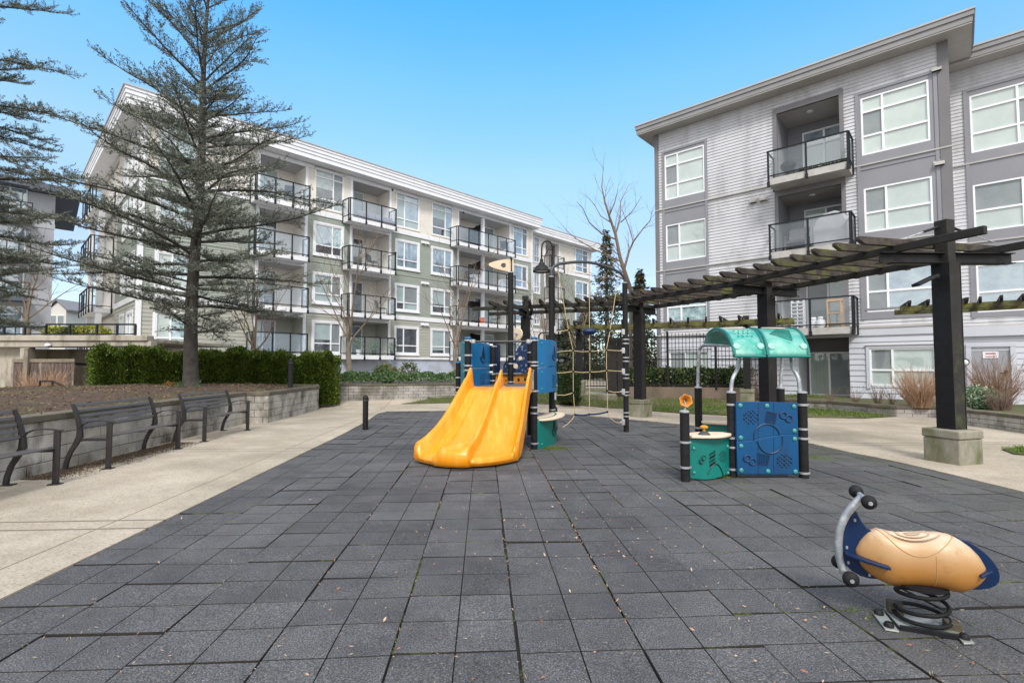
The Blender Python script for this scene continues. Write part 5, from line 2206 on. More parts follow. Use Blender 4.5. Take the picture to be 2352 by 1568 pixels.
# ------------------------------------------------------------------ the double slide
def slide():
    z4 = lambda a, b_: (918.75 + a * .3516, 551.25 + b_ * .3516)
    # top edge on the deck front, bottom edge read from the ground
    TL = Vector((fl_[0] + .045, fl_[1] - .10, dz))
    TR = Vector((fr_[0] - .045, fr_[1] - .10, dz))
    bl = (-1.45, 7.50)
    br = (.10, 7.50)
    BL = Vector((bl[0], bl[1], 0))
    BR = Vector((br[0] + .0, br[1], 0))
    zend = .155

    def bedz(t):
        # steep then easing out
        if t < .06:
            return dz - .01 * (t / .06)
        u = (t - .06) / .94
        s = u
        h = (1 - s) ** 1.0
        z = zend + (dz - .01 - zend) * (1 - sstep(u * .86 + .0) / sstep(.86)) if False else None
        if u < .16:
            return dz - .01 - 1.55 * u * u * 1.2
        z0_ = dz - .01 - 1.55 * .16 * .16 * 1.2
        v = (u - .16) / .84
        # hermite from z0_ (slope) to zend (flat)
        m0 = -1.55 * 1.2 * 2 * .16 * .84 * 1.9
        h00 = 2 * v ** 3 - 3 * v ** 2 + 1
        h10 = v ** 3 - 2 * v ** 2 + v
        h01 = -2 * v ** 3 + 3 * v ** 2
        return h00 * z0_ + h10 * m0 + h01 * zend

    def cen(s, t):
        # s in -1..1; plan position; the lower end bows out towards the front
        a = (s + 1) / 2
        top = TL.lerp(TR, a)
        bot = BL.lerp(BR, a)
        bow = .50 * (1 - abs(s) ** 2.2)
        bot = bot + Vector((-.0, -1, 0)) * bow
        tt = t
        if -.60 < s < .14:
            bot = bot + Vector((0, -.055 * sstep(min(s + .60, .14 - s) / .07), 0))
        p = top.lerp(bot, tt)
        p.x = top.x + (bot.x - top.x) * (tt ** (1.45 - .45 * a))
        # sides stay narrow at first and flare near the end
        return p

    def rim(s, t):
        """height of rims and of the central ridge above the bed"""
        e = 1 - abs(s)
        railh = .17 * (1 - sstep(t / .20)) + .185 + .03 * math.sin(PI * t) - .03 * sstep((t - .8) / .2)
        if t < .03:
            railh *= .9
        w_ = .145
        h = 0.0
        if e < w_:
            k = e / w_
            h = railh * (1 - .06 * (1 - min(1, k / .3)) ** 2 if k < .42 else .5 + .5 * math.cos(PI * (k - .42) / .58))
        elif e < w_ + .10:
            h = .018 * (1 - (e - w_) / .10) ** 2
        # central ridge, splitting into a broad nose at the exit
        rw = .082
        rh = .15 * (1 - sstep((t - .0) / .16)) * (1 if t > .01 else .6) + .145 - .005 * sstep((t - .8) / .2)
        c0 = .02
        if t > .80:
            k = (t - .80) / .20
            lw = .082 + .50 * sstep(k * 1.1)
            rw = .082 + .05 * sstep(k)
            rh += .0 * sstep(k)
        else:
            lw = rw
        x = s - c0
        if x < 0:
            q = -x / lw
        else:
            q = x / rw
        if q < 1:
            bump = (1 if q < .45 else .5 + .5 * math.cos(PI * (q - .45) / .55)) if t < .8 or x > 0 else sstep((1 - q) / .22)
            hh = rh * bump
            if t > .84 and -lw * .72 < x < -.07:
                k = sstep((t - .84) / .05) * sstep((1 - t) / .05)
                e_ = min(1, min(x + lw * .72, -.07 - x) / .06)
                hh = hh * (1 - .38 * k * e_)
            h = max(h, hh)
        else:
            h = max(h, .014 * max(0, 1 - (q - 1) * 1.2))
        return h

    mb = MB(M_yellow)
    NS, NT = 84, 70
    S = [-1 + 2 * i / NS for i in range(NS + 1)]

    def f(i, j):
        s = -1 + 2 * i
        t = j
        p = cen(s, t)
        z = bedz(t) + rim(s, t)
        if t > .965:
            k = (t - .965) / .035
            z -= (.035 + rim(s, t) * .2) * k * k
        return L(p.x, p.y, z)
    ids = mb.grid(f, NS, NT)
    # skirt: outer faces down from the rim, and the front lip
    def skirt(i_list, depth):
        low = []
        for (i, j) in i_list:
            v = Vector(mb.v[ids[i][j]])
            low.append(v)
        return low
    # side skirts
    for i in (0, NS):
        prev = None
        for j in range(NT + 1):
            v = Vector(mb.v[ids[i][j]])
            t = j / NT
            zl = max(.035, bedz(t) - .085)
            off = Vector((-.012 if i == 0 else .012, 0, 0))
            a = mb.pt(Vector((v.x, v.y, zl)) + off)
            b_ = mb.pt(Vector((v.x, v.y, zl)) + (Vector((.05, 0, 0)) if i == 0 else Vector((-.05, 0, 0))))
            if prev:
                mb.face([ids[i][j - 1], ids[i][j], a, prev[0]])
                mb.face([prev[0], a, b_, prev[1]])
            prev = (a, b_)
    prev = None
    for i in range(NS + 1):
        v = Vector(mb.v[ids[i][NT]])
        s = -1 + 2 * i / NS
        q = Vector((0, -1, 0)) * .02
        m1 = mb.pt((v.x, v.y - .022, v.z - .03))
        m2 = mb.pt((v.x, v.y - .018, .075))
        m3 = mb.pt((v.x, v.y + .03, .03 - .0))
        if prev:
            mb.face([ids[i - 1][NT], ids[i][NT], m1, prev[0]])
            mb.face([prev[0], m1, m2, prev[1]])
            mb.face([prev[1], m2, m3, prev[2]])
        prev = (m1, m2, m3)
    # underside
    def under(i, j):
        s = -1 + 2 * i
        p = cen(s * .97, j)
        return L(p.x, p.y + .02, max(.04, bedz(j) - .07))
    mb.grid(under, 20, 24)
    o = mb.build('slide', PA, angle=65)
    # mounting ears at the head with grey brackets
    br_m = MB(M_galv)
    for x, sgn in ((TL.x - .01, 1), (TR.x + .01, -1)):
        br_m.tube([L(x, TL.y + .05, dz - .05), L(x, TL.y + .05, dz + .24), L(x - sgn * .0, TL.y + .03, dz + .29)], .04, 10)
    br_m.build('bracket', PA)
    bo = MB(M_blackmetal)
    for x in (TL.x, TR.x):
        bo.lathe(L(x, TL.y - .02, dz + .27), [(.018, 0), (.016, .012)], 10, 0, (0, -1, .3))
    bo.build('bolt', o)
    # support leg under the exit
    lg = MB(M_blackmetal)
    p = cen(.1, .8)
    lg.box(*(L(p.x, p.y)[0] - .05, L(p.x, p.y)[0] + .05), *(L(p.x, p.y)[1] - .05, L(p.x, p.y)[1] + .05), 0, .12)
    lg.build('foot', o)
    return o


slide()

# ------------------------------------------------------------------ little playhouse with the green roof
pc_ = G(1679.4, 1091)
PBX, PBY = 2.87, 6.55
PB = thing('playhouse', (PBX, PBY, 0), 'small play shelter with curved green roof, blue and green panels and speaking horn', 'playhouse')


def K(x, y, z=0):
    return (x - PBX, y - PBY, z)


def kpost(px, Y, zt, bands, **kw):
    x = Xat(px, Y, 900)
    o = post(PB, x, Y, zt, bands, **kw)
    return x, Y


pa = G(1574.5, 1104)
Xa, Ya = pa[0], pa[1]
post(PB, Xa, Ya, Zat(946, Ya), (.48, .17), caph=.012)
Xc, Yc = kpost(1679.4, 6.55, 1.085, (.93, .50, .38, .10), caph=.010)
Xd, Yd = kpost(1842, 6.5, 1.085, (.93, .62, .50, .06), caph=.010)
Xb, Yb = kpost(1603.7, 8.04, 1.085, (.45,), caph=.010)
Xe, Ye = kpost(1792.8, 7.81, 1.085, (.5,), caph=.010)
# bent pipes
def pipe(pts_, name='pipe'):
    m = MB(M_galv)
    # smooth through Catmull-Rom
    P3 = [Vector(p) for p in pts_]
    fine = []
    for i in range(len(P3) - 1):
        p0_, p1_, p2_, p3_ = P3[max(i - 1, 0)], P3[i], P3[i + 1], P3[min(i + 2, len(P3) - 1)]
        for k in range(6):
            t = k / 6
            fine.append(.5 * ((2 * p1_) + (-p0_ + p2_) * t + (2 * p0_ - 5 * p1_ + 4 * p2_ - p3_) * t * t + (-p0_ + 3 * p1_ - 3 * p2_ + p3_) * t ** 3))
    fine.append(P3[-1])
    m.tube(fine, .024, 12)
    return m.build(name, PB)


zf_ = 1.57
q8 = lambda zx, zy, Y: (Xat(1515.9 + zx * .26368, Y, 716.6 + zy * .26368), Y, Zat(716.6 + zy * .26368, Y))
pipe([K(*q8(620, 700, 6.55)), K(*q8(622, 640, 6.55)), K(*q8(636, 570, 6.56)), K(*q8(672, 500, 6.60)), K(*q8(690, 440, 6.64)), K(*q8(690, 380, 6.70))])
pipe([K(*q8(1215, 705, 6.5)), K(*q8(1214, 650, 6.5)), K(*q8(1202, 570, 6.52)), K(*q8(1165, 500, 6.58)), K(*q8(1148, 450, 6.6)), K(*q8(1147, 385, 6.66))])
pipe([K(*q8(330, 660, 8.04)), K(*q8(330, 560, 8.04)), K(*q8(336, 400, 8.0)), K(*q8(345, 325, 7.98)), K(*q8(375, 292, 7.9)), K(*q8(420, 287, 7.8)), K(*q8(600, 293, 7.5))])
pipe([K(*q8(1050, 665, 7.81)), K(*q8(1052, 600, 7.81)), K(*q8(1060, 480, 7.8)), K(*q8(1064, 380, 7.75)), K(*q8(1064, 330, 7.6))])

# roof: two curved shells
def roof_seg(x0f, x1f, x0b, x1b, label):
    mb = MB(M_tealroof)
    # profile in depth: front-low, apex, back
    prof = []
    for k in range(17):
        t = k / 16
        y = 6.40 + (8.06 - 6.40) * t
        # arc with apex at t~.5
        z = (1 - t) * 1.565 + t * 1.775 + .30 * math.sin(PI * min(1, t)) ** .75
        y = 6.40 + 1.66 * (.5 - .5 * math.cos(PI * t)) * .55 + 1.66 * t * .45
        prof.append((y, z))
    def f(i, j):
        k = j * 16
        a = int(min(15, math.floor(k)))
        u = k - a
        y = prof[a][0] * (1 - u) + prof[a + 1][0] * u
        z = prof[a][1] * (1 - u) + prof[a + 1][1] * u
        w_ = (y - 6.4) / 1.66
        xl = x0f + (x0b - x0f) * w_
        xr = x1f + (x1b - x1f) * w_
        return K(xl + (xr - xl) * i, y, z)
    mb.grid(f, 6, 32)
    o = mb.build('roof_panel', PB, solid=.035, angle=50, bevel=0)
    rb = MB(M_tealroof, pbr('pale_roof_cap', (.30, .55, .48), (.22, .46, .40), 30, .5), M_teal)
    for e in (0.02, .98):
        rb.tube([Vector(f(e, j / 32)) + Vector((0, 0, .0)) for j in range(33)], .02, 8, 2)
    for i in (.12, .88):
        c = Vector(f(i, .07)) + Vector((0, -.01, .01))
        rb.lathe(c, [(.045, -.004), (.043, .008), (.02, .014), (.001, .016)], 16, 1, (0, -1, .35))
    for j in (0, 1):
        rb.tube([Vector(f(i / 8, j)) + Vector((0, 0, -.012)) for i in range(9)], .020, 8, 2)
    return o, rb, f


Xm = Xat(1760, 6.4, 816)
o1, rb1, f1 = roof_seg(Xat(1686, 6.4, 816), Xm - .012, Xat(1618, 8.06, 790), Xat(1618, 8.06, 790) + .60, 'l')
cen = Vector(f1(.55, .30))
for i in range(-3, 4):
    for j in range(-3, 4):
        if abs(i) + abs(j) <= 3:
            c = Vector(f1(.52 + (i - j) * .07, .28 + (i + j) * .022))
            rb1.lathe(c + Vector((0, 0, .002)), [(.012, 0), (.010, .007), (.004, .010)], 8, 1 if (i + j) % 3 else 2, (0, -.5, .8))
rb1.build('relief', o1)
o2, rb2, f2_ = roof_seg(Xm + .012, Xat(1860, 6.4, 816), Xat(1618, 8.06, 790) + .625, Xat(1618, 8.06, 790) + 1.24, 'r')
qd = [(.22, .26), (.48, .40), (.74, .36), (.66, .15)]
for a, b_ in zip(qd, qd[1:] + qd[:1]):
    rb2.tube([Vector(f2_(a[0] + (b_[0] - a[0]) * k / 4, a[1] + (b_[1] - a[1]) * k / 4)) + Vector((0, -.002, .004)) for k in range(5)], .008, 6, 2)
for k in range(1, 8):
    t = k / 8
    a = (.22 + .26 * t + .02, .26 + .14 * t)
    b_ = (.66 + .08 * t, .15 + .21 * t)
    rb2.tube([Vector(f2_(a[0] + (b_[0] - a[0]) * u / 4, a[1] + (b_[1] - a[1]) * u / 4)) + Vector((0, -.002, .003)) for u in range(5)], .006, 5, 2)
rb2.build('relief', o2)
tp = MB(pbr('faded_tan_plate', (.45, .38, .32), (.34, .28, .23), 9, .7))
for f_ in (f1, f2_):
    c = Vector(f_(.5, .52)) + Vector((0, 0, .006))
    tp.lathe(c, [(.16, 0), (.15, .012)], 20, 0, (0, -.1, 1))
tp.build('roof_plate', PB)

# big blue panel in two pieces, its crossing wave joint and reliefs
def bp(zx, zy, y=6.44):
    return K(Xat(1515.9 + zx * .26368, y, 716.6 + zy * .26368), y, Zat(716.6 + zy * .26368, y))


wave = [(668, 1128), (740, 1124), (830, 1112), (900, 1096), (980, 1080), (1050, 1070), (1120, 1068), (1205, 1070)]
up = [(664, 782), (850, 781), (1020, 785), (1198, 790), (1205, 1064)] + [(a, b_ - 4) for a, b_ in wave[::-1]]
lo = [(a, b_ - 2) for a, b_ in wave] + [(1213, 1412), (1000, 1416), (840, 1412), (675, 1412)]
b1 = MB(M_bluedeep)
b1.slab([bp(*p) for p in up], (0, .045, 0))
bo1 = b1.build('panel', PB, bevel=.008)
b1 = MB(M_bluedeep)
b1.slab([bp(*p) for p in lo], (0, .045, 0))
b1.slab([bp(a, b_ - 14, 6.452) for a, b_ in wave] + [bp(a, b_ + 20, 6.452) for a, b_ in wave[::-1]], (0, .03, 0))
bo2 = b1.build('panel', PB, bevel=.008)


def eye_relief(mb, cx_, cy_, s, rot, m, y=6.44):
    for k in (-1, 1):
        c = (cx_ + k * s * .95 * math.cos(rot), cy_ + k * s * .95 * math.sin(rot))
        ring = []
        for a in range(18):
            t = 2 * PI * a / 18
            ring.append(bp(c[0] + s * math.cos(t) * 1.0, c[1] + s * math.sin(t) * .95, y))
        mb.tube(ring, .011, 8, m, closed=True)


def grill_relief(mb, c, s, m, y=6.44, lean=.25):
    cx_, cy_ = c
    quad = [(-1 + lean, -1.1), (1.05, -.7), (.7, 1.1), (-1, .8)]
    Q = [(cx_ + a * s, cy_ + b_ * s) for a, b_ in quad]
    for a, b_ in zip(Q, Q[1:] + Q[:1]):
        mb.beam(bp(*a, y), bp(*b_, y), .012, .014, m)
    for k in range(1, 6):
        t = k / 6
        a = (Q[0][0] * (1 - t) + Q[1][0] * t, Q[0][1] * (1 - t) + Q[1][1] * t)
        b_ = (Q[3][0] * (1 - t) + Q[2][0] * t, Q[3][1] * (1 - t) + Q[2][1] * t)
        for u in range(4):
            s0, s1 = .08 + .22 * u + .05 * (k % 2), .24 + .22 * u + .05 * (k % 2)
            mb.beam(bp(a[0] + (b_[0] - a[0]) * s0, a[1] + (b_[1] - a[1]) * s0, y), bp(a[0] + (b_[0] - a[0]) * s1, a[1] + (b_[1] - a[1]) * s1, y), .012, .010, m)


def dot_cluster(mb, c, s, m0, m1, y=6.44):
    for i in range(-2, 3):
        for j in range(-2, 3):
            if abs(i) + abs(j) <= 3:
                a, b_ = c[0] + (i - j) * s * .72, c[1] + (i + j) * s * .66
                mb.lathe(bp(a, b_, y), [(.011, -.002), (.010, .006), (.004, .010)], 8, m0 if (i * 2 + j) % 3 else m1, (0, -1, 0))


yy = 6.436
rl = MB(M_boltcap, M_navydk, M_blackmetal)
bolts(rl, [bp(*p, yy) for p in ((700, 812), (933, 815), (1168, 820), (1172, 1032), (704, 1092))], .028, (0, -1, 0), 0)
dot_cluster(rl, (793, 912), 27, 1, 2, yy)
grill_relief(rl, (968, 915), 46, 1, yy)
eye_relief(rl, 1098, 912, 29, .55, 1, yy)
arc = [bp(820 + 0, 1112, yy)] + [bp(930 + 112 * math.cos(PI * (1 - k / 14)), 1080 - 106 * math.sin(PI * k / 14), yy) for k in range(1, 14)] + [bp(1042, 1066, yy)]
rl.tube(arc, .010, 6, 1)
for x in (855, 990):
    rl.beam(bp(x, 790, yy + .004), bp(x, 1070 if x > 900 else 1100, yy + .004), .005, .004, 2)
rl.build('relief', bo1)
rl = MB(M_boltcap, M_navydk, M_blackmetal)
bolts(rl, [bp(*p, yy) for p in ((707, 1165), (1174, 1104), (708, 1376), (942, 1384), (1180, 1388))], .028, (0, -1, 0), 0)
dot_cluster(rl, (1085, 1292), 27, 1, 2, yy)
grill_relief(rl, (905, 1280), 46, 1, yy, -.1)
eye_relief(rl, 783, 1288, 29, .55, 1, yy)
arc = [bp(845, 1122, yy)] + [bp(955 + 110 * math.cos(PI * (1 - k / 14)) + 8, 1110 + 120 * math.sin(PI * k / 14), yy) for k in range(1, 14)] + [bp(1066, 1080, yy)]
rl.tube(arc, .010, 6, 1)
for x in (855, 990):
    rl.beam(bp(x, 1135 if x < 900 else 1090, yy + .004), bp(x, 1405, yy + .004), .005, .004, 2)
rl.build('relief', bo2)

# green counter panel between the low post and the front post, and its twin behind
def gcounter(a, b_, bulge, z0, zc, label):
    A, B = Vector(a), Vector(b_)
    d_ = B - A
    n_ = Vector((d_.y, -d_.x)).normalized()
    pos = lambda t, off=0.0: A + d_ * t + n_ * (bulge * 4 * t * (1 - t) + off)
    mb = MB(M_teal)
    for off in (0, -.035):
        mb.grid(lambda i, j: K(*pos(i, off), z0 + .02 * math.sin(PI * i * 1.4) * -1 * (1 - j) + (zc - .05 - z0) * j), 12, 1)
    mb.grid(lambda i, k: K(*pos(i, -.035 * k), z0 - .02 * math.sin(PI * i * 1.4)), 12, 1)
    for i in (0, 1):
        mb.grid(lambda k, j: K(*pos(i, -.035 * k), z0 + (zc - .05 - z0) * j), 1, 1)
    o = mb.build('counter_panel', PB, merge=True, bevel=.005)
    ct = MB(M_cream, M_orange)
    poly = []
    for k in range(17):
        t = k / 16
        p = A + d_ * t + n_ * (bulge * 4 * t * (1 - t) + .05 + .05 * math.sin(PI * t))
        poly.append(K(*p)[:2])
    for k in range(9):
        t = 1 - k / 8
        p = A + d_ * t - n_ * (.10 + .12 * math.sin(PI * t))
        poly.append(K(*p)[:2])
    if Vector((poly[3][0] - poly[0][0], poly[3][1] - poly[0][1])).cross(Vector((poly[8][0] - poly[3][0], poly[8][1] - poly[3][1]))) < 0:
        poly = poly[::-1]
    ct.prism(poly, zc - .035, zc, 0)
    ct.build('counter', PB, bevel=.008)
    return o, pos, d_.normalized(), n_


zc2 = Zat(998, 6.35)
o, pos, dv, nv = gcounter((Xa + .06, Ya + .02), (Xc - .05, Yc - .02), .07, .03, zc2, 'front')
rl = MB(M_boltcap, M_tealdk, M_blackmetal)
def gp_(t, z, off=.004):
    p = pos(t, off)
    return K(p.x, p.y, z)
n3_ = (nv.x, nv.y, 0)
bolts(rl, [gp_(.08, .40), gp_(.08, .10), gp_(.93, .40), gp_(.93, .06)], .02, n3_, 0)
for kk in (-1, 1):
    c = Vector(gp_(.25, .26 + kk * .022)) + Vector((kk * .018 * dv.x, kk * .018 * dv.y, 0))
    ring = [c + Vector((dv.x, dv.y, 0)) * (.026 * math.cos(a * PI / 9)) + Vector((0, 0, .026 * math.sin(a * PI / 9))) for a in range(18)]
    rl.tube(ring, .009, 7, 1, closed=True)
for k in range(5):
    t0_ = .40 + k * .03
    for u in range(4):
        rl.beam(gp_(t0_, .17 + u * .045 + k * .008), gp_(t0_ + .02, .20 + u * .045 + k * .008), .010, .008, 1 if u % 2 else 2)
for i in range(-2, 3):
    for j in range(-2, 3):
        if abs(i) + abs(j) <= 3:
            rl.lathe(gp_(.76 + (i - j) * .035, .28 + (i + j) * .022), [(.008, 0), (.007, .005)], 7, 1 if (i + j) % 2 else 2, n3_)
rl.tube([gp_(.36 + .40 * k / 12, .04 + .16 * math.sin(PI * (.05 + .95 * k / 12)) ** .8) for k in range(13)], .008, 6, 1)
rl.build('relief', o)
gcounter((Xb + .03, Yb - .05), (Xb + .75, Yb - .42), .05, .08, Zat(967, 7.9), 'rear')
# knob on the counter
kx = Xat(1618, 6.35, 985)
kn = MB(pbr('grey_rubber_dome', (.07, .07, .08), (.05, .05, .055), 9, .6))
kn.lathe(K(kx, 6.36, zc2), [(.075, 0), (.07, .01), (.045, .035), (.02, .045)], 18)
ko = kn.build('dial', PB)
ky = MB(M_yellow)
ky.lathe(K(kx, 6.36, zc2 + .04), [(.016, 0), (.016, .04), (.045, .045), (.05, .06), (.03, .075), (.001, .08)], 16)
ky.build('knob', ko)
# speaking horn on the low post
hz = Zat(920, Ya)
hx = Xat(1575, Ya, 920)
hn = MB(M_orange)
ringo = []
NH = 40
rings = []
ax = Vector((-.15, -1, .12)).normalized()
su = ax.orthogonal().normalized()
sv = ax.cross(su)
for rr_, dd3, wavy in ((.012, .10, 0), (.020, .07, 0), (.040, .035, .02), (.064, 0.0, .05), (.080, -.015, .075)):
    ring = []
    for k in range(NH):
        th = 2 * PI * k / NH
        r_ = rr_ * (1 + wavy * math.cos(6 * th + .6))
        ring.append(hn.pt(Vector(K(hx, Ya - .0, hz)) - ax * dd3 + (su * math.cos(th) + sv * math.sin(th)) * r_))
    rings.append(ring)
for A1, B1 in zip(rings, rings[1:]):
    for k in range(NH):
        hn.face([A1[k], A1[(k + 1) % NH], B1[(k + 1) % NH], B1[k]])
ho = hn.build('speaking_horn', PB, solid=.006, angle=60)
hs = MB(M_galv)
hs.tube([K(Xa, Ya, Zat(945, Ya)), K(hx, Ya, hz - .05), K(hx, Ya + .06, hz)], .012, 8)
hs.build('horn_stem', PB)

# ------------------------------------------------------------------ spring rider
sb = G(2119, 1434.6)
SR = thing('spring_rider', (sb[0], sb[1], 0), 'spring rider with tan seat body, navy fins and galvanised handle', 'spring rider', rz=math.atan2(-.21, .54))
# local x runs from the nose (left) to the tail (right)
Rm = Matrix.Rotation(math.atan2(-.21, .54), 4, 'Z')
sc_ = 2.755 / 1150   # metres per picture pixel at the rider


def S(zx, zy, off=0.0):
    """zoomed photo position -> point in the rider's own plane, offset sideways"""
    px, py = 1837.5 + zx * .29299, 1056.6 + zy * .29299
    a, b_ = ray(px, py)
    # ray against the rider's upright plane through its base
    dx_, dy_ = Rm @ Vector((1, 0, 0)), None
    ux, uy = dx_.x, dx_.y
    s = (sb[0] - a * sb[1]) / (a * uy - ux)
    Y = sb[1] + uy * s
    return Vector((s, off, CAM_H + b_ * Y))


body_top = [(430, 690), (470, 620), (530, 560), (600, 533), (660, 545), (740, 568), (830, 577), (920, 574), (1000, 567), (1080, 566), (1160, 580), (1240, 610), (1320, 665), (1390, 735), (1440, 820), (1452, 880)]
body_bot = [(430, 690), (437, 745), (470, 820), (530, 880), (600, 925), (680, 962), (770, 968), (880, 970), (1000, 975), (1090, 988), (1160, 1010), (1230, 1022), (1300, 1005), (1370, 970), (1430, 920), (1452, 880)]


def interp_curve(c, x):
    xs = [p[0] for p in c]
    return float(np.interp(x, xs, [p[1] for p in c]))


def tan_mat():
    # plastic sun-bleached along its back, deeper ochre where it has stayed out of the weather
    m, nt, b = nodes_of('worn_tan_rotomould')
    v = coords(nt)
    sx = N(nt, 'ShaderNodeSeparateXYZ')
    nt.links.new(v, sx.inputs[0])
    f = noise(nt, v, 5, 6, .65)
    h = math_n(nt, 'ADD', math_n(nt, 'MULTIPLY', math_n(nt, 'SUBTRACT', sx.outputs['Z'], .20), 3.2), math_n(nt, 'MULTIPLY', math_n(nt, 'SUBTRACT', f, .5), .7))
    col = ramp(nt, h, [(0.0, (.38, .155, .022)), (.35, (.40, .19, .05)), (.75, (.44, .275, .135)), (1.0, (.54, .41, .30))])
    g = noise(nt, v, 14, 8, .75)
    gr = ramp(nt, g, [(.56, (1, 1, 1)), (.72, (.72, .66, .6))])
    col = mix(nt, 1.0, col, gr, 'MULTIPLY')
    nt.links.new(col, b.inputs['Base Color'])
    b.inputs['Roughness'].default_value = .42
    bn = N(nt, 'ShaderNodeBump')
    bn.inputs['Strength'].default_value = .08
    bn.inputs['Distance'].default_value = .004
    nt.links.new(noise(nt, v, 120, 4, .7), bn.inputs['Height'])
    nt.links.new(bn.outputs[0], b.inputs['Normal'])
    return m


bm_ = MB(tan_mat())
NX, NA = 48, 36


def bodypt(i, j):
    k = (1 - math.cos(PI * i)) / 2
    zx = 430 + (1452 - 430) * k
    t_ = interp_curve(body_top, zx)
    b_ = interp_curve(body_bot, zx)
    top, bot = S(zx, t_), S(zx, b_)
    c = (top + bot) / 2
    h = (top.z - bot.z) / 2
    wv = .125 * (math.sin(PI * min(1, max(0, k))) ** .42)
    # widest towards the tail, slimmer at the nose, pinched by the saddle
    wv *= .88 + .22 * k - .10 * math.exp(-((k - .42) / .14) ** 2)
    a = 2 * PI * j
    ca, sa = math.cos(a), math.sin(a)
    r = 1
    y = wv * (abs(sa) ** .85) * (1 if sa > 0 else -1)
    z = h * (abs(ca) ** .92) * (1 if ca > 0 else -1)
    return (c.x, y, c.z + z)


bm_.grid(bodypt, NX, NA)
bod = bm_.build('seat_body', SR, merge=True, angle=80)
# worn swirl and raised saddle line
sw2 = MB(pbr('scuffed_pale_plastic', (.70, .56, .42), (.60, .44, .30), 20, .6), pbr('scuff_mark', (.42, .31, .22), (.36, .26, .18), 30, .7))
def surf(k, a, off=.001):
    """point on the body surface at length fraction k (0..1) and angle a from the top"""
    i = math.acos(1 - 2 * k) / PI
    p = Vector(bodypt(i, a / (2 * PI) % 1))
    i2 = math.acos(1 - 2 * min(.99, k + .01)) / PI
    c = Vector((p.x, 0, Vector(bodypt(i, .25)).z))
    n = (p - c).normalized()
    return p + n * off
line = []
for t in range(41):
    u = t / 40
    k = .16 + .59 * u
    a = -1.25 * math.sin(PI * u) ** .7
    line.append(surf(k, a, .0005))
for t in range(41):
    u = 1 - t / 40
    k = .16 + .59 * u
    a = 1.25 * math.sin(PI * u) ** .7
    line.append(surf(k, a, .0005))
seam = MB(pbr('seam_groove', (.46, .26, .11), (.42, .24, .10), 9, .6))
seam.tube(line, .0028, 6, closed=True)
seam.tube([surf(.56, -1.22 - (PI - 1.25) * t / 16, .0003) for t in range(17)], .0022, 6)
seam.build('seam', bod)
for r_, m_ in ((.20, 1), (.16, 0), (.125, 1), (.09, 0), (.055, 1)):
    pts_ = []
    for t in range(30):
        th = 2 * PI * t / 30 * .86 + .7
        k = .44 + r_ * 1.05 * math.cos(th)
        a = r_ * 4.0 * math.sin(th) * .8
        pts_.append(surf(k, a, .0006))
    for p1_, p2_ in zip(pts_, pts_[1:]):
        d_ = (p2_ - p1_).normalized()
        s_ = d_.cross(Vector((0, 0, 1))).normalized() * (.0042 if m_ else .016)
        up_ = Vector((0, 0, .0012 if m_ else .0007))
        sw2.poly((p1_ - s_ + up_, p2_ - s_ + up_, p2_ + s_ + up_, p1_ + s_ + up_), m_)
sw2.build('worn_swirl', bod, angle=80)
# navy fins: a flat plate through the whole body
fin_front = [(440, 398), (455, 430), (480, 475), (520, 525), (578, 562), (620, 600), (640, 760), (640, 900), (600, 925), (540, 920), (470, 900), (400, 860), (350, 810), (335, 740), (330, 640), (340, 560), (370, 490), (405, 435)]
fin_back = [(1228, 604), (1300, 625), (1370, 665), (1440, 715), (1500, 775), (1545, 840), (1561, 900), (1555, 945), (1530, 975), (1480, 998), (1400, 1008), (1320, 1006), (1250, 980), (1200, 800)]
for f in (fin_front, fin_back):
    m = MB(M_navy, M_alu)
    m.slab([S(a, b_, -.012) for a, b_ in f], (0, .024, 0), 0)
    o = m.build('fin', SR, bevel=.004)
    if f is fin_front:
        sl = MB(M_alu)
        for a, b_ in ((426, 468), (363, 680), (375, 798), (540, 895)):
            c = S(a, b_, -.013)
            sl.lathe(c, [(.006, 0), (.006, .002)], 10, 0, (0, -1, 0))
            sl.lathe(c + Vector((0, 0, .006)), [(.006, 0), (.006, .002)], 10, 0, (0, -1, 0))
        sl.build('bolt', o)
# cross fins let into the body
for sgn in (-1, 1):
    cf_ = MB(M_navy)
    a, b_ = S(343, 722), S(655, 800)
    cf_.slab([Vector((a.x, 0, a.z)), Vector((b_.x, 0, b_.z)), Vector((b_.x, sgn * .128, b_.z)), Vector((a.x + .08, sgn * .115, a.z - .01)), Vector((a.x, sgn * .06, a.z))], (0, 0, .016))
    cf_.build('cross_fin', SR, bevel=.003)
    cf_ = MB(M_navy)
    a, b_ = S(1345, 868), S(1455, 845)
    cf_.slab([Vector((a.x, sgn * .02, a.z)), Vector((b_.x, sgn * .02, b_.z)), Vector((b_.x, sgn * .075, b_.z)), Vector((a.x, sgn * .112, a.z))], (0, 0, .014))
    cf_.build('cross_fin', SR, bevel=.003)
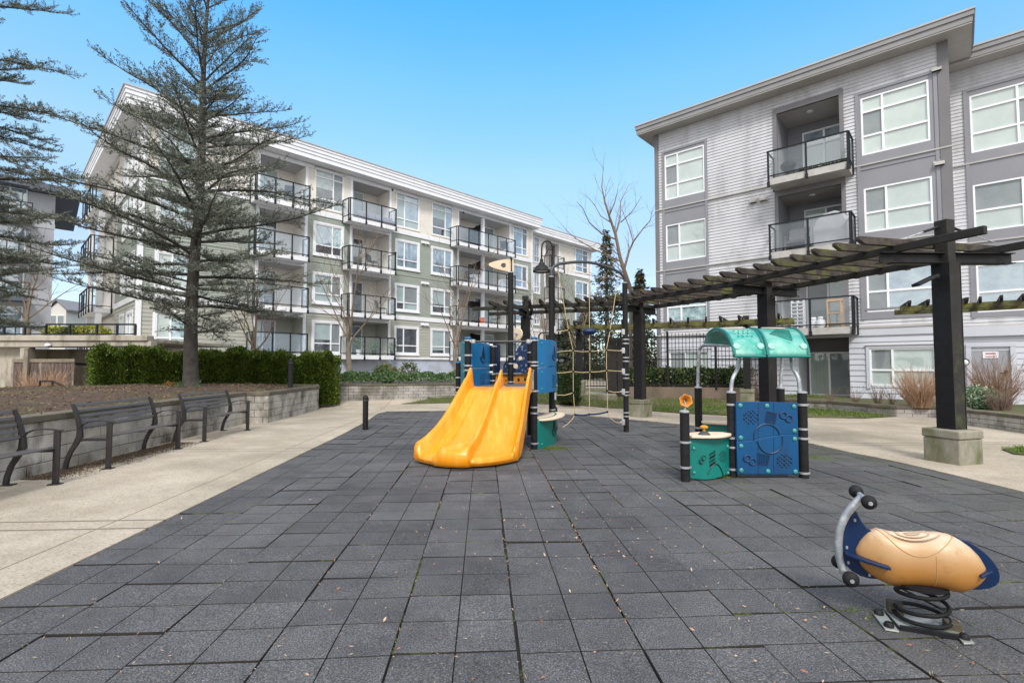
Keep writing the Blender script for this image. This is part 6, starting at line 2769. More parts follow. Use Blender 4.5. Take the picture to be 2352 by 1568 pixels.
# curved handle tube
hb = MB(M_galv)
cv = [(485, 290), (440, 330), (385, 395), (340, 470), (312, 550), (303, 630), (303, 700), (312, 770), (328, 830), (345, 880)]
hp = [S(a, b_) for a, b_ in cv]
fine = []
for i in range(len(hp) - 1):
    p0_, p1_, p2_, p3_ = hp[max(i - 1, 0)], hp[i], hp[i + 1], hp[min(i + 2, len(hp) - 1)]
    for k in range(4):
        t = k / 4
        fine.append(.5 * ((2 * p1_) + (-p0_ + p2_) * t + (2 * p0_ - 5 * p1_ + 4 * p2_ - p3_) * t * t + (-p0_ + 3 * p1_ - 3 * p2_ + p3_) * t ** 3))
fine.append(hp[-1])
hb.tube(fine, .0215, 16)
hbo = hb.build('handle_tube', SR)
def bar(z, halfw, name, rcap):
    c = S(*z)
    m = MB(M_galv, M_rubber_post)
    m.tube([c + Vector((0, -halfw, 0)), c + Vector((0, halfw, 0))], .014, 12, 0)
    for s in (-1, 1):
        prof = [(.016, -.06), (.022, -.055), (.022, -.02), (.020, -.018), (.034, -.012), (.044, 0), (.047, .015), (.043, .03), (.030, .040), (.010, .044)]
        m.lathe(c + Vector((0, s * halfw, 0)), [(r * rcap, h * 1.0) for r, h in prof], 20, 1, (0, s, 0))
        m.lathe(c + Vector((0, s * (halfw + .044), 0)), [(.011, -.003), (.011, .002)], 12, 0, (0, s, 0))
    return m.build(name, SR)
bar((488, 285), .115, 'handlebar', .82)
bar((350, 860), .12, 'footrest', .88)
# coil spring and clamps, base plate
zs0, zs1 = .035, S(940, 985).z
sp_ = MB(pbr('matt_black_spring', (.007, .007, .008), (.012, .012, .013), 12, .65, spec=.2))
cs = S(935, 1290)
pts_ = []
TN = 3.1
for k in range(int(TN * 28) + 1):
    a = 2 * PI * k / 28
    u = k / (TN * 28)
    # flat end turns, stretched middle
    z = zs0 + .004 + (zs1 - zs0) * (u * .35 + .65 * sstep((u - .22) / .70) ** .9)
    r_ = .122 - .012 * u
    pts_.append((r_ * math.cos(a + 2.2) , r_ * math.sin(a + 2.2), z))
sp_.tube(pts_, .011, 10)
sp_.build('spring', SR)
tpz = MB(M_blackmetal)
tpz.lathe((0, 0, zs1 + .005), [(.118, 0), (.118, .012), (.06, .03)], 22)
tpz.build('spring_plate', SR)
ck = MB(pbr('rusty_dark_clamp', (.05, .045, .035), (.08, .065, .04), 20, .8, bump=.4, bscale=80))
for a in (2.6, -.3):
    x, y = .125 * math.cos(a), .125 * math.sin(a)
    ck.box(x - .035, x + .035, y - .03, y + .03, .015, .085 if a > 1 else .06)
ck.build('spring_clamp', SR, bevel=.005)
M_plate = pbr('scuffed_galvanised_plate', (.40, .42, .41), (.28, .30, .28), 9, .5, metal=.35, c3=(.14, .17, .09), s3=5, t3=(.5, .68))
bpz = MB(M_plate, M_blackmetal)
def gl(zx, zy, z=.014):
    p = G(1837.5 + zx * .29299, 1056.6 + zy * .29299, z)
    v = Rm.inverted() @ Vector((p[0] - sb[0], p[1] - sb[1], 0))
    return (v.x, v.y)
pl = [gl(655, 1165), gl(1230, 1262), gl(1262, 1385), gl(782, 1308)]
bpz.prism(pl[::-1], .012, .022, 0)
bpz.beam((*pl[3], .012), (*pl[2], .012), .012, .03, 1)
for q in ([(565, 1182), (655, 1175), (778, 1335), (668, 1318)], [(1135, 1262), (1222, 1268), (1370, 1425), (1285, 1428)]):
    bpz.prism([gl(*p) for p in q][::-1], .003, .0115, 0)
bo_ = bpz.build('base_plate', SR, bevel=.002)
bt = MB(M_blackmetal)
for a, b_ in ((617, 1200), (697, 1297), (1180, 1278), (1290, 1390)):
    x, y = gl(a, b_)
    bt.lathe((x, y, .011), [(.024, 0), (.024, .012), (.017, .024), (.001, .028)], 14)
bt.build('bolt', bo_)
# ================================================================== benches, bollards, lamp, pergolas, fence
def make_bench(Lb, label):
    """origin: front-left foot looking from behind; local x along the bench, +y is the sitting side"""
    t = thing('park_bench', (0, 0, 0), label, 'bench', 'metal benches along the raised bed')
        # seat slats
    m = MB(M_slat)
    n = 6
    for k in range(n):
        y = -.04 - k * .0575
        z = .445 - .015 * k / n * 2
        m.box(.045, Lb - .045, y - .040, y, z - .018, z)
    for x in (Lb * .5,):
        m.box(x - .02, x + .02, -.37, -.04, .395, .41)
    m.build('seat', t, bevel=.003)
    # back slats following the back rest curve
    m = MB(M_slat)
    def backc(u):
        return (-.418 - .085 * u - .02 * u * u, .52 + .35 * u)
    for k in range(5):
        u = .1 + .85 * k / 4
        y, z = backc(u)
        y2, z2 = backc(u + .10)
        m.beam((.05, (y + y2) / 2, (z + z2) / 2), (Lb - .05, (y + y2) / 2, (z + z2) / 2), .016, .040, up=(0, -.3, 1))
    m.build('backrest', t, bevel=.003)
    for x in (0.0, Lb - .05):
        # front leg
        m = MB(M_bench)
        m.box(x + .004, x + .042, -.065, 0, .012, .64)
        m.box(x - .03, x + .07, -.10, .025, .0, .012)
        m.build('leg', t, bevel=.006)
        # curved rear leg running on into the back frame
        prof = [(-.585, .0), (-.572, .10), (-.53, .23), (-.465, .34), (-.415, .44), (-.415, .54), (-.445, .68), (-.49, .82), (-.525, .895)]
        wd = [.026, .027, .029, .034, .040, .032, .027, .024, .016]
        m = MB(M_bench)
        left = [(y - w_, z) for (y, z), w_ in zip(prof, wd)]
        right = [(y + w_, z) for (y, z), w_ in zip(prof, wd)]
        for i in range(len(prof) - 1):
            a, b_, c, d_ = left[i], right[i], right[i + 1], left[i + 1]
            ids = []
            for xx in (x + .006, x + .040):
                for q in (a, b_, c, d_):
                    ids.append(m.pt((xx, q[0], q[1])))
            for f in ((0, 1, 2, 3), (7, 6, 5, 4), (0, 3, 7, 4), (1, 5, 6, 2)):
                m.face([ids[k] for k in f])
        m.box(x - .03, x + .07, -.61, -.50, .0, .012)
        m.build('leg', t, bevel=0, merge=True)
        # arm rest and side rail
        m = MB(M_bench)
        ar = [(-.425, .555), (-.38, .615), (-.30, .650), (-.19, .662), (-.08, .655), (.02, .640)]
        for (a, z0), (b_, z1) in zip(ar, ar[1:]):
            m.beam((x + .023, a, z0), (x + .023, b_, z1), .048, .014)
        m.build('armrest', t, bevel=.002)
        m = MB(M_bench)
        m.box(x + .010, x + .036, -.41, -.06, .385, .42)
        m.build('side_rail', t, bevel=.004)
    return t


bf = [(G(253.5, 1078.4), G(414.4, 1032)), (G(472.6, 1015.7), G(566, 991))]
L2 = (Vector(bf[0][1][:2]) - Vector(bf[0][0][:2])).length
print('bench len', L2, (Vector(bf[1][1][:2]) - Vector(bf[1][0][:2])).length)
b0 = make_bench(1.72, 'dark metal slatted bench in the middle of the row of three')
def put(t, near, far):
    a, b_ = Vector(near[:2]), Vector(far[:2])
    d_ = (a - b_).normalized()     # local +x from far to near, so that local +y faces the court
    t.rotation_euler = (0, 0, math.atan2(d_.y, d_.x))
    # near corner of the near leg sits at local x = L
    t.location = (a.x - d_.x * 1.70, a.y - d_.y * 1.70, .013)
put(b0, *bf[0])
bR = copy_thing(b0, (0, 0, 0), 0, 'dark metal slatted bench farthest along, beside the corner of the block wall')
put(bR, (bf[1][0][0], bf[1][0][1] + .0), bf[1][1])
b3 = copy_thing(b0, (0, 0, 0), 0, 'dark metal slatted bench cut off by the left edge of the photo')
n1 = G(140.7, 1112.5)
dl = Vector((-.085, 1)).normalized()
put(b3, (n1[0] - dl.x * 1.72, n1[1] - dl.y * 1.72), n1)


def bollard(x, y, z, h, r, label):
    t = thing('bollard', (x, y, z), label, 'bollard', 'black bollards')
    m = MB(M_blackmetal)
    m.lathe((0, 0, 0), [(r * 1.12, 0), (r * 1.12, .015), (r, .02), (r, h - .13), (r * 1.08, h - .125), (r * 1.08, h - .105), (r, h - .10), (r, h - .06), (r * .86, h - .025), (r * .5, h - .005), (.001, h)], 22)
    m.build('body', t)
    m = MB(M_galv)
    m.lathe((0, 0, h - .118), [(r * 1.085, 0), (r * 1.085, .004)], 22, caps=False)
    m.build('ring', t)


g_ = G(839, 986)
bollard(g_[0], g_[1], 0.012, Zat(908.5, g_[1]), .062, 'black bollard standing on the concrete walk left of the slide')
bollard(Xat(667.5, 14.0), 14.0, .84, Zat(823.5, 14.0) - .84, .066, 'black bollard standing in the raised bed before the hedge')

# ------------------------------------------------------------------ street lamp with gooseneck
YL = 13.6
xl = Xat(1271, YL, 700)
SLp = thing('street_lamp', (xl, YL, 0), 'black street lamp with a bell shade on a gooseneck arm', 'street lamp')
zl = Zat(563, YL)
m = MB(M_blackmetal)
m.lathe((0, 0, 0), [(.10, 0), (.10, .3), (.055, .36), (.047, .6), (.044, zl - .9), (.055, zl - .88), (.055, zl - .82), (.042, zl - .8), (.042, zl - .06), (.05, zl - .05), (.05, zl - .02), (.02, zl), (.001, zl + .02)], 16)
m.build('pole', SLp)
zs = lambda py: Zat(py, YL)
xs = lambda px: Xat(px, YL, 600) - xl
m = MB(M_blackmetal)
ar = [(xs(1268), zs(572)), (xs(1267), zs(562)), (xs(1263), zs(556)), (xs(1257), zs(553.8)), (xs(1250), zs(556)), (xs(1245.5), zs(562)), (xs(1244), zs(572)), (xs(1243.7), zs(590)), (xs(1243.7), zs(598))]
m.tube([(a, -.04, b_) for a, b_ in ar], .022, 10)
ar = [(xs(1268), zs(575)), (xs(1259), zs(573)), (xs(1256), zs(580)), (xs(1250), zs(590)), (xs(1245), zs(588))]
m.tube([(a, -.04, b_) for a, b_ in ar], .014, 8)
m.build('arm', SLp)
m = MB(M_blackmetal)
zz = zs(625)
hh = zs(596) - zz
m.lathe((xs(1243.7), -.04, zz), [(.235, 0), (.24, .015), (.215, .06), (.175, .13), (.14, .17), (.085, .19), (.075, .24), (.05, .27), (.045, hh)], 24, caps=False)
so = m.build('lamp_shade', SLp, solid=.004)
m = MB(M_white)
m.lathe((xs(1243.7), -.04, zz + .03), [(.19, 0), (.19, .012)], 20)
m.build('diffuser', so)

# ------------------------------------------------------------------ pergola: tee posts on concrete plinths
def plinth_post(t, x, y, z0, side, h_block, ztee, rot, tee_l, w=.31, beamang=0.0, stub=.62, light=False, block=True):
    R_ = Matrix.Translation((x - t.location.x, y - t.location.y, 0)) @ Matrix.Rotation(rot, 4, 'Z')
    if block:
        b = MB(M_block)
        b.M = R_
        s = side / 2
        b.box(-s, s, -s, s, z0 - .1, z0 + h_block - .13)
        b.box(-s - .012, s + .012, -s - .012, s + .012, z0 + h_block - .127, z0 + h_block)
        b.build('plinth', t, bevel=.02)
    # steel channels with timber between
    p = MB(M_blackmetal, M_timber)
    p.M = R_
    zb0 = z0 + (h_block if block else 0)
    h = w / 2
    p.box(-h, h, -h, -h + .012, zb0, ztee, 0)
    p.box(-h, h, h - .012, h, zb0, ztee, 0)
    p.box(-.012, .012, -h + .013, h - .013, zb0, ztee, 0)
    p.box(-h, h, -h - .0, -h + .0125, zb0, zb0 + .001, 0)
    p.box(-h + .006, -.013, -h + .014, h - .014, zb0 + .01, ztee + stub * 0, 1)
    p.box(.013, h - .006, -h + .014, h - .014, zb0 + .01, ztee, 1)
    o = p.build('post', t, bevel=.003)
    p = MB(M_timber)
    p.M = R_
    p.box(-.09, .09, -.085, .085, ztee, ztee + stub)
    p.build('post_top', o, bevel=.008)
    # steel tee: I-beam across
    B = Matrix.Translation((x - t.location.x, y - t.location.y, 0)) @ Matrix.Rotation(beamang, 4, 'Z')
    e = MB(M_blackmetal)
    e.M = B
    L_ = tee_l / 2
    e.box(-L_, L_, -.075, .075, ztee, ztee + .014)
    e.box(-L_, L_, -.075, .075, ztee + .146, ztee + .16)
    e.box(-L_, L_, -.008, .008, ztee + .0145, ztee + .1455)
    e.box(-L_ * .85, L_ * .85, -.05, .05, ztee - .012, ztee - .0005)
    e.build('steel_crosshead', t, bevel=.003)
    c = MB(M_galv, M_blackmetal)
    c.M = B
    for s in (-1, 1):
        c.tube([(s * .10, 0, ztee + stub - .10), (s * .78, 0, ztee + .33)], .008, 6, 0)
        c.tube([(s * .10, 0, ztee + stub - .10), (s * .32, 0, ztee + stub - .10 - (stub - .43) * .32)], .020, 8, 1)
    c.build('brace_rod', t)


def pergola(root, centers, ztee, beams, nraf, rl, r_w=.05, r_h=.15, beamh=.15, stub=.62, mats=(M_timber, M_rafter)):
    """centers: smooth plan curve (dense list of Vector2); beams: offsets of the long members; rafters across"""
    cum = [0]
    for a, b_ in zip(centers, centers[1:]):
        cum.append(cum[-1] + (b_ - a).length)
    tot = cum[-1]

    def at(s):
        s = max(0, min(tot, s))
        for i in range(len(centers) - 1):
            if s <= cum[i + 1] + 1e-6:
                u = (s - cum[i]) / max(1e-6, cum[i + 1] - cum[i])
                p = centers[i].lerp(centers[i + 1], u)
                d_ = (centers[i + 1] - centers[i]).normalized()
                return p, d_
        return centers[-1], (centers[-1] - centers[-2]).normalized()
    for off in beams:
        for segs in root['_segs']:
            s0, s1, dzb = segs
            p0_, d0 = at(s0)
            p1_, d1 = at(s1)
            n0, n1_ = Vector((-d0.y, d0.x)), Vector((-d1.y, d1.x))
            a = p0_ + n0 * off
            b_ = p1_ + n1_ * off
            e = (b_ - a).normalized()
            a = a - e * .30
            b_ = b_ + e * .42
            m = MB(mats[0])
            zc = ztee + .16 + beamh / 2 + dzb
            m.beam((a.x - root.location.x, a.y - root.location.y, zc), (b_.x - root.location.x, b_.y - root.location.y, zc), .075, beamh)
            m.build('beam', root, bevel=.008)
    ca = MB(M_galv)
    for k in range(nraf):
        s_a = root.get('_s0', 0)
        s = s_a + (tot - s_a) * (k + .0) / nraf + (.0 if s_a else tot * .5 / nraf)
        p, d_ = at(s)
        n = Vector((-d_.y, d_.x))
        a = p + n * (rl / 2)
        b_ = p - n * (rl / 2)
        m = MB(mats[1])
        zc = ztee + .16 + beamh + r_h * .38 + root.get('_rz', 0)
        ax, ay, bx_, by_ = a.x - root.location.x, a.y - root.location.y, b_.x - root.location.x, b_.y - root.location.y
        dd2 = Vector((bx_ - ax, by_ - ay)).normalized()
        sd = Vector((-dd2.y, dd2.x)) * r_w / 2
        # snipped rafter ends
        prof = [(0, r_h), (0, r_h * .55), (.11, 0), (rl - .11, 0), (rl, r_h * .55), (rl, r_h)]
        outl = [(ax + dd2.x * t_ + sd.x, ay + dd2.y * t_ + sd.y, zc - r_h / 2 + z_) for t_, z_ in prof]
        m.slab(outl, (-2 * sd.x, -2 * sd.y, 0))
        m.build('rafter', root, bevel=.006)
        for off in beams:
            q = p + n * off
            ca.box(q.x - root.location.x - .03, q.x - root.location.x + .03, q.y - root.location.y - .03, q.y - root.location.y + .03, zc - r_h / 2 + .02, zc - r_h / 2 + .10)
    ca.build('bracket', root)
    del root['_segs']


def bez(p0, p1, p2, p3, n=40):
    out = []
    pts_ = [p0] + [p1, p2] + [p3]
    # Catmull-Rom through four posts, run on past both ends
    ext = [p0 * 2 - p1 + (p2 - p1 * 2 + p0)] + pts_ + [p3 * 2 - p2 + (p3 - p2 * 2 + p1)]
    for i in range(1, len(ext) - 2):
        a, b_, c, d_ = ext[i - 1], ext[i], ext[i + 1], ext[i + 2]
        for k in range(n // 3):
            t = k / (n // 3)
            out.append(.5 * ((2 * b_) + (-a + c) * t + (2 * a - 5 * b_ + 4 * c - d_) * t * t + (-a + 3 * b_ - 3 * c + d_) * t ** 3))
    out.append(ext[-2])
    return out


g1_ = G(2192, 1072)
gp1 = Vector((Xat(2183, g1_[1] + .33, 900), g1_[1] + .33))
gp2 = Vector((Xat(1761, 10.75, 750), 10.75))
g3_ = GG(1467, 959.5)
gp3 = Vector((Xat(1469, g3_[1] + .3, 800), g3_[1] + .3))
gp4 = Vector((Xat(1207, 15.6, 760), 15.6))
print('pergola posts', gp1, gp2, gp3, gp4)
ZT = Zat(609, gp1.y + .1)
print('ztee', ZT, Zat(677, gp2.y), Zat(707, gp3.y), Zat(716, gp4.y))
cc = bez(gp1, gp2, gp3, gp4)
# run on past both ends
ex0 = gp1 + (gp1 - gp2).normalized() * .95
ex1 = gp4 + (gp4 - gp3).normalized() * 1.1 + Vector((-.1, -.1))
cc = [ex0] + cc + [ex1]
PG = thing('pergola', (gp2.x, gp2.y, 0), 'dark timber pergola curving across the lawn on black posts with concrete plinths', 'pergola')
cum = 0
cs_ = [0]
for a, b_ in zip(cc, cc[1:]):
    cs_.append(cs_[-1] + (b_ - a).length)
def arclen(p):
    k = min(range(len(cc)), key=lambda i: (cc[i] - p).length)
    return cs_[k]
sa, s1_, s2_, s3_, s4_ = 0, arclen(gp1), arclen(gp2), arclen(gp3), arclen(gp4)
segs_ = [(sa, s1_ - .25, .0), (s1_, s2_, .0), (s2_, s3_, .0), (s3_, s4_, .0)]
PG['_segs'] = [(max(0, s1_ - .62), s2_, .0), (s2_ + .35, s3_, .003), (s3_ + .35, cs_[-1] - .1, .0)]
PG['_s0'] = s1_ + .15
pergola(PG, cc, ZT, (-.76, .76), 27, 2.9, r_w=.075, r_h=.115, beamh=.11)
del PG['_s0']
def tangent(p):
    k = min(range(len(cc)), key=lambda i: (cc[i] - p).length)
    k = max(1, min(len(cc) - 2, k))
    d_ = (cc[k + 1] - cc[k - 1]).normalized()
    return d_
for i, p in enumerate((gp1, gp2, gp3, gp4)):
    d_ = tangent(p)
    across = math.atan2(d_.x, -d_.y)
    plinth_post(PG, p.x, p.y, gz(p.x, p.y), .49, .50, ZT, math.atan2(d_.y, d_.x) + (R(0)), (2.05 if i == 0 else 1.9), w=.25, beamang=(across if i else .03), stub=.66)
# floodlights on the first two posts
for i, (px, py, Y) in enumerate(((2126, 648, gp1.y - .1), (1783, 676, gp2.y - .2))):
    m = MB(M_blackmetal)
    x, y, z = P(px, py, Y)
    x0, y0 = x - PG.location.x, y - PG.location.y
    s = 1 if i == 0 else .7
    m.beam((x0 - .16 * s, y0, z - .05 * s), (x0 + .16 * s, y0, z + .10 * s), .14 * s, .045 * s)
    m.beam((x0 + .12 * s, y0, z + .08 * s), (x0 + .26 * s, y0 + .05, z + .06 * s), .03, .03)
    o = m.build('floodlight', PG, bevel=.01)

# second pergola beyond the fence (far left half)
def simple_pergola(pts_, posts_, ztee, nraf, rl, label, ends=None):
    t = thing('pergola', (pts_[0][0], pts_[0][1], 0), label, 'pergola')
    c = [Vector(p) for p in pts_]
    tot = sum((b_ - a).length for a, b_ in zip(c, c[1:]))
    segs = []
    s = 0
    for a, b_ in zip(c, c[1:]):
        l = (b_ - a).length
        segs.append((s + .3, s + l - .3, .004 * (len(segs) % 2)))
        s += l
    t['_segs'] = segs
    pergola(t, c, ztee, (-.5, .5), nraf, rl, r_w=.06, r_h=.15, mats=(M_mossbeam, M_timber))
    for p in posts_:
        i = min(range(len(c)), key=lambda k: (c[k] - Vector(p[:2])).length)
        i = max(0, min(len(c) - 2, i))
        d_ = (c[i + 1] - c[i]).normalized()
        plinth_post(t, p[0], p[1], gz(*p[:2]), .42, .62, ztee, math.atan2(d_.y, d_.x), 1.5, w=.22, beamang=math.atan2(d_.x, -d_.y), stub=.5)
    return t


def XY(px, Y, py=760):
    return (Xat(px, Y, py), Y)


q1, q2, q3, q4 = XY(1310, 19.3), XY(1460, 18.6), XY(1640, 17.6), XY(1815, 16.4)
zt5 = Zat(752, 18.0)
print('back pergola z', zt5)
simple_pergola([q1, q2, q3, q4], [XY(1330, 19.2), XY(1714, 17.15)], zt5 - .16, 13, 1.9, 'mossy timber pergola behind the black fence, its near end by the grey building')
r1, r2, r3 = XY(2062, 14.3), XY(2230, 13.5), XY(2480, 12.2)
zt6 = Zat(717, 14.0)
simple_pergola([r1, r2, r3], [(Xat(2560, 12.0), 12.0)], zt6 - .16, 9, 1.5, 'mossy timber pergola at the far right before the grey building')
# black gate frame below the back pergola
gt = thing('gate', (*XY(1420, 19.0), 0), 'tall solid dark gate panels under the back pergola', 'gate')
for a, b_, zt_ in ((1393, 1418, 768), (1418, 1447, 772)):
    m = MB(M_timber)
    x0, x1 = Xat(a, 18.9) - gt.location.x, Xat(b_, 18.9) - gt.location.x
    m.box(x0, x1 - .02, -.1, 0, .3, Zat(775, 18.9))
    m.build('panel', gt, bevel=.01)

# ------------------------------------------------------------------ black steel fence on the brown wall
def fence(pA, pB, zlo, zhi, label, step=.125, postevery=1.9):
    t = thing('metal_fence', (pA[0], pA[1], 0), label, 'fence')
    A, B = Vector(pA[:2]), Vector(pB[:2])
    Ln = (B - A).length
    d_ = (B - A) / Ln
    W = Matrix.Rotation(math.atan2(d_.y, d_.x), 4, 'Z')
    m = MB(M_blackmetal)
    m.M = W
    for z in (zlo + .10, zlo + (zhi - zlo) * .52, zhi - .14):
        m.box(0, Ln, -.02, .02, z - .022, z + .022)
    m.build('rail', t, smooth=False)
    m = MB(M_blackmetal)
    m.M = W
    k = 0
    while k * step < Ln:
        x = k * step
        m.box(x - .009, x + .009, -.009, .009, zlo + .04, zhi)
        k += 1
    o = m.build('pickets', t, smooth=False)
    n = max(1, round(Ln / postevery))
    for k in range(n + 1):
        m = MB(M_blackmetal)
        m.M = W
        x = Ln * k / n
        m.box(x - .032, x + .032, -.032, .032, zlo - .05, zhi + .06)
        m.box(x - .038, x + .038, -.038, .038, zhi + .062, zhi + .08)
        m.build('post', t, smooth=False)
    return t


fz = zbw
ztop = Zat(764, bw[2][1])
print('fence z', fz, ztop)
fence((bw[0][0] + .05, bw[0][1] + .12), (bw[3][0] + .3, bw[3][1] + .05), fz - .02, ztop, 'black steel picket fence standing on the low brown wall')
fence(XY(1342, 20.2, 850), (bw[0][0] - .1, bw[0][1] + 1.2), .55, Zat(764, 19.5), 'black steel picket fence farther back behind the climbing net')
fence((bw[3][0] + .3, bw[3][1] + .3), (bw[3][0] + 1.1, bw[3][1] + 2.0), fz - .02, ztop, 'short black fence return towards the grey building')
# ================================================================== trees, shrubs, hedge, left background
M_bark = pbr('cedar_bark', (.075, .066, .057), (.034, .029, .025), 7, .95, bump=1.0, bscale=30, c3=(.15, .135, .12), s3=3, t3=(.55, .75), st3=(1, 1, .5), bdist=.03)
M_barkgrey = pbr('pale_tree_bark', (.24, .20, .155), (.15, .125, .095), 6, .9, bump=.7, bscale=40, c3=(.11, .12, .06), s3=3, t3=(.55, .75))
M_twig = pbr('brown_twigs', (.21, .15, .105), (.14, .10, .07), 9, .9)
L_cedar = leaf_mat('blue_grey_cedar_needles', [(0, (.038, .045, .034)), (.35, (.095, .112, .085)), (.7, (.185, .208, .165)), (.92, (.28, .30, .245)), (1, (.21, .155, .095))], trans=.12)


def rot_about(v, axis, ang):
    return Matrix.Rotation(ang, 3, axis) @ v


def cedar(name, base, height, r0, label, seed, lmax, needle, dens=1.0, z_first=1.7, lean=(0, 0), zvis=99, step=.155, expo=.75, inten=1.0, prof=None, elp=None):
    rr = random.Random(seed)
    t = thing(name, base, label, 'tree', 'blue cedars')
    tr = MB(M_bark)
    pts, rad = [], []
    n = 26
    for k in range(n + 1):
        u = k / n
        z = height * u
        pts.append(Vector((lean[0] * u + .06 * math.sin(z * .9 + seed), lean[1] * u + .05 * math.cos(z * .7), z)))
        rad.append(r0 * ((1 - u) ** 1.25) * (1 + .25 * math.exp(-z * 3)) + .012)
    tr.tube(pts, rad, 12)
    tr.build('trunk', t)
    lm = MB(M_bark)
    tips, dirs = [], []
    z = z_first
    k = 0
    def tp(z):
        u = z / height * n
        i = int(min(n - 1, u))
        return pts[i].lerp(pts[i + 1], u - i)
    while z < height * .985:
        u = (z - z_first) / (height - z_first)
        L_ = lmax * ((1 - u) ** expo) * rr.uniform(.55, 1.12) * (1 if u > .06 else .75)
        if prof and z > height * (.62 if height < 15 else .36) and rr.random() < .35:
            z += step
            k += 1
            continue
        if prof:
            L_ = float(np.interp(z, *prof)) * rr.choice((.45, .62, .8, .95, 1.0, 1.12))
        L_ = max(L_, .25)
        az = k * 2.399 + rr.uniform(-.5, .5)
        el = R(8 + 38 * u ** .8 + rr.uniform(-12, 16))
        if elp:
            el = R(float(np.interp(z, *elp)) + rr.uniform(-10, 13))
        if z > zvis + 1.5:
            z += step * 2
            k += 1
            continue
        d_ = Vector((math.cos(az) * math.cos(el), math.sin(az) * math.cos(el), math.sin(el)))
        p = tp(z).copy()
        bp_ = [p.copy()]
        m = 12
        drift = rr.uniform(-.06, .06)
        for i in range(m):
            d_ = rot_about(d_, Vector((0, 0, 1)), drift + rr.uniform(-.12, .12))
            d_.z += rr.uniform(-.085, .085) + (.02 if i > 7 else -.012)
            d_.normalize()
            p = p + d_ * (L_ / m)
            bp_.append(p.copy())
        rb = r0 * .19 * (L_ / lmax) + .007
        lm.tube(bp_, [rb * (1 - i / (m + .5)) + .003 for i in range(m + 1)], 5)
        # side twigs: flat sprays
        ns = int(L_ / .085)
        for j in range(ns):
            s = .10 + .90 * (j + rr.random()) / ns
            i = min(m - 1, int(s * m))
            q = bp_[i].lerp(bp_[i + 1], s * m - i)
            dd = (bp_[i + 1] - bp_[i]).normalized()
            side = 1 if j % 2 else -1
            ta = rot_about(dd, Vector((0, 0, 1)), side * rr.uniform(.55, 1.25))
            ta.z += rr.uniform(-.18, .30)
            ta.normalize()
            tl = (.16 + .62 * (1 - s) ** .7 * min(1, L_ / 2.4)) * rr.uniform(.5, 1.25)
            kk = max(3, int(tl / .055))
            qq = q.copy()
            tw = [q.copy()]
            for i2 in range(kk):
                ta = rot_about(ta, Vector((0, 0, 1)), rr.uniform(-.16, .16))
                ta.z += rr.uniform(-.08, .10)
                ta.normalize()
                qq = qq + ta * (tl / kk)
                tw.append(qq.copy())
                nt_ = 1 if rr.random() < dens else 0
                for _ in range(nt_):
                    tips.append(qq + Vector((rr.uniform(-.02, .02), rr.uniform(-.02, .02), rr.uniform(-.01, .03))))
                    dirs.append(ta)
                if tl > .4 and rr.random() < .55:
                    tb = rot_about(ta, Vector((0, 0, 1)), rr.choice((-1, 1)) * rr.uniform(.6, 1.2))
                    q3 = qq.copy()
                    for _ in range(rr.randint(2, 5)):
                        q3 = q3 + tb * .055 + Vector((0, 0, rr.uniform(-.01, .02)))
                        tips.append(q3.copy())
                        dirs.append(tb)
            lm.tube([tw[0], tw[len(tw) // 2], tw[-1]], [.0055, .004, .0025], 3, caps=False)
        for j in range(int(L_ * 9)):
            s = .18 + .82 * rr.random()
            i = min(m - 1, int(s * m))
            tips.append(bp_[i].lerp(bp_[i + 1], s * m - i))
            dirs.append((bp_[i + 1] - bp_[i]).normalized())
        z += step * rr.uniform(.6, 1.4)
        k += 1
    lm.build('limbs', t, angle=70)
    tips = np.array([v[:] for v in tips])
    dirs = np.array([v[:] for v in dirs])
    leaves('crown', tips, needle, L_cedar, t, aspect=.30, dirs=dirs, per=7, spread=needle * .28, upbias=.25)
    print(name, 'tufts', len(tips))
    return t


zs_ = Zat(889, 13.0)
cedar('cedar_tree', (Xat(436, 13.0, 880), 13.0, zs_ - .12), 13.4, .165, 'large blue cedar rising from the raised bed beyond the benches', 3, 3.25, .047, 1.0, 1.5, (.25, 0), step=.088,
      prof=([1.5, 2.2, 3.2, 5, 7.5, 9.3, 10.6, 12, 13.4], [1.9, 3.0, 3.4, 3.3, 2.55, 1.75, 1.15, .7, .3]), elp=([1.5, 3, 6, 9, 13], [2, 6, 20, 36, 55]))
cedar('cedar_tree', (Xat(-52, 19.5, 700), 19.5, 1.9), 22, .30, 'blue cedar cut off by the left edge, behind the terrace rail', 9, 4.6, .062, .85, .9, (-.3, 0), step=.17, zvis=15,
      prof=([1, 3, 5.5, 8, 9, 12, 15, 22], [2.6, 3.6, 3.8, 3.6, 2.9, 3.0, 3.6, 1]), elp=([1, 4, 8, 14, 22], [0, 4, 10, 22, 40]))


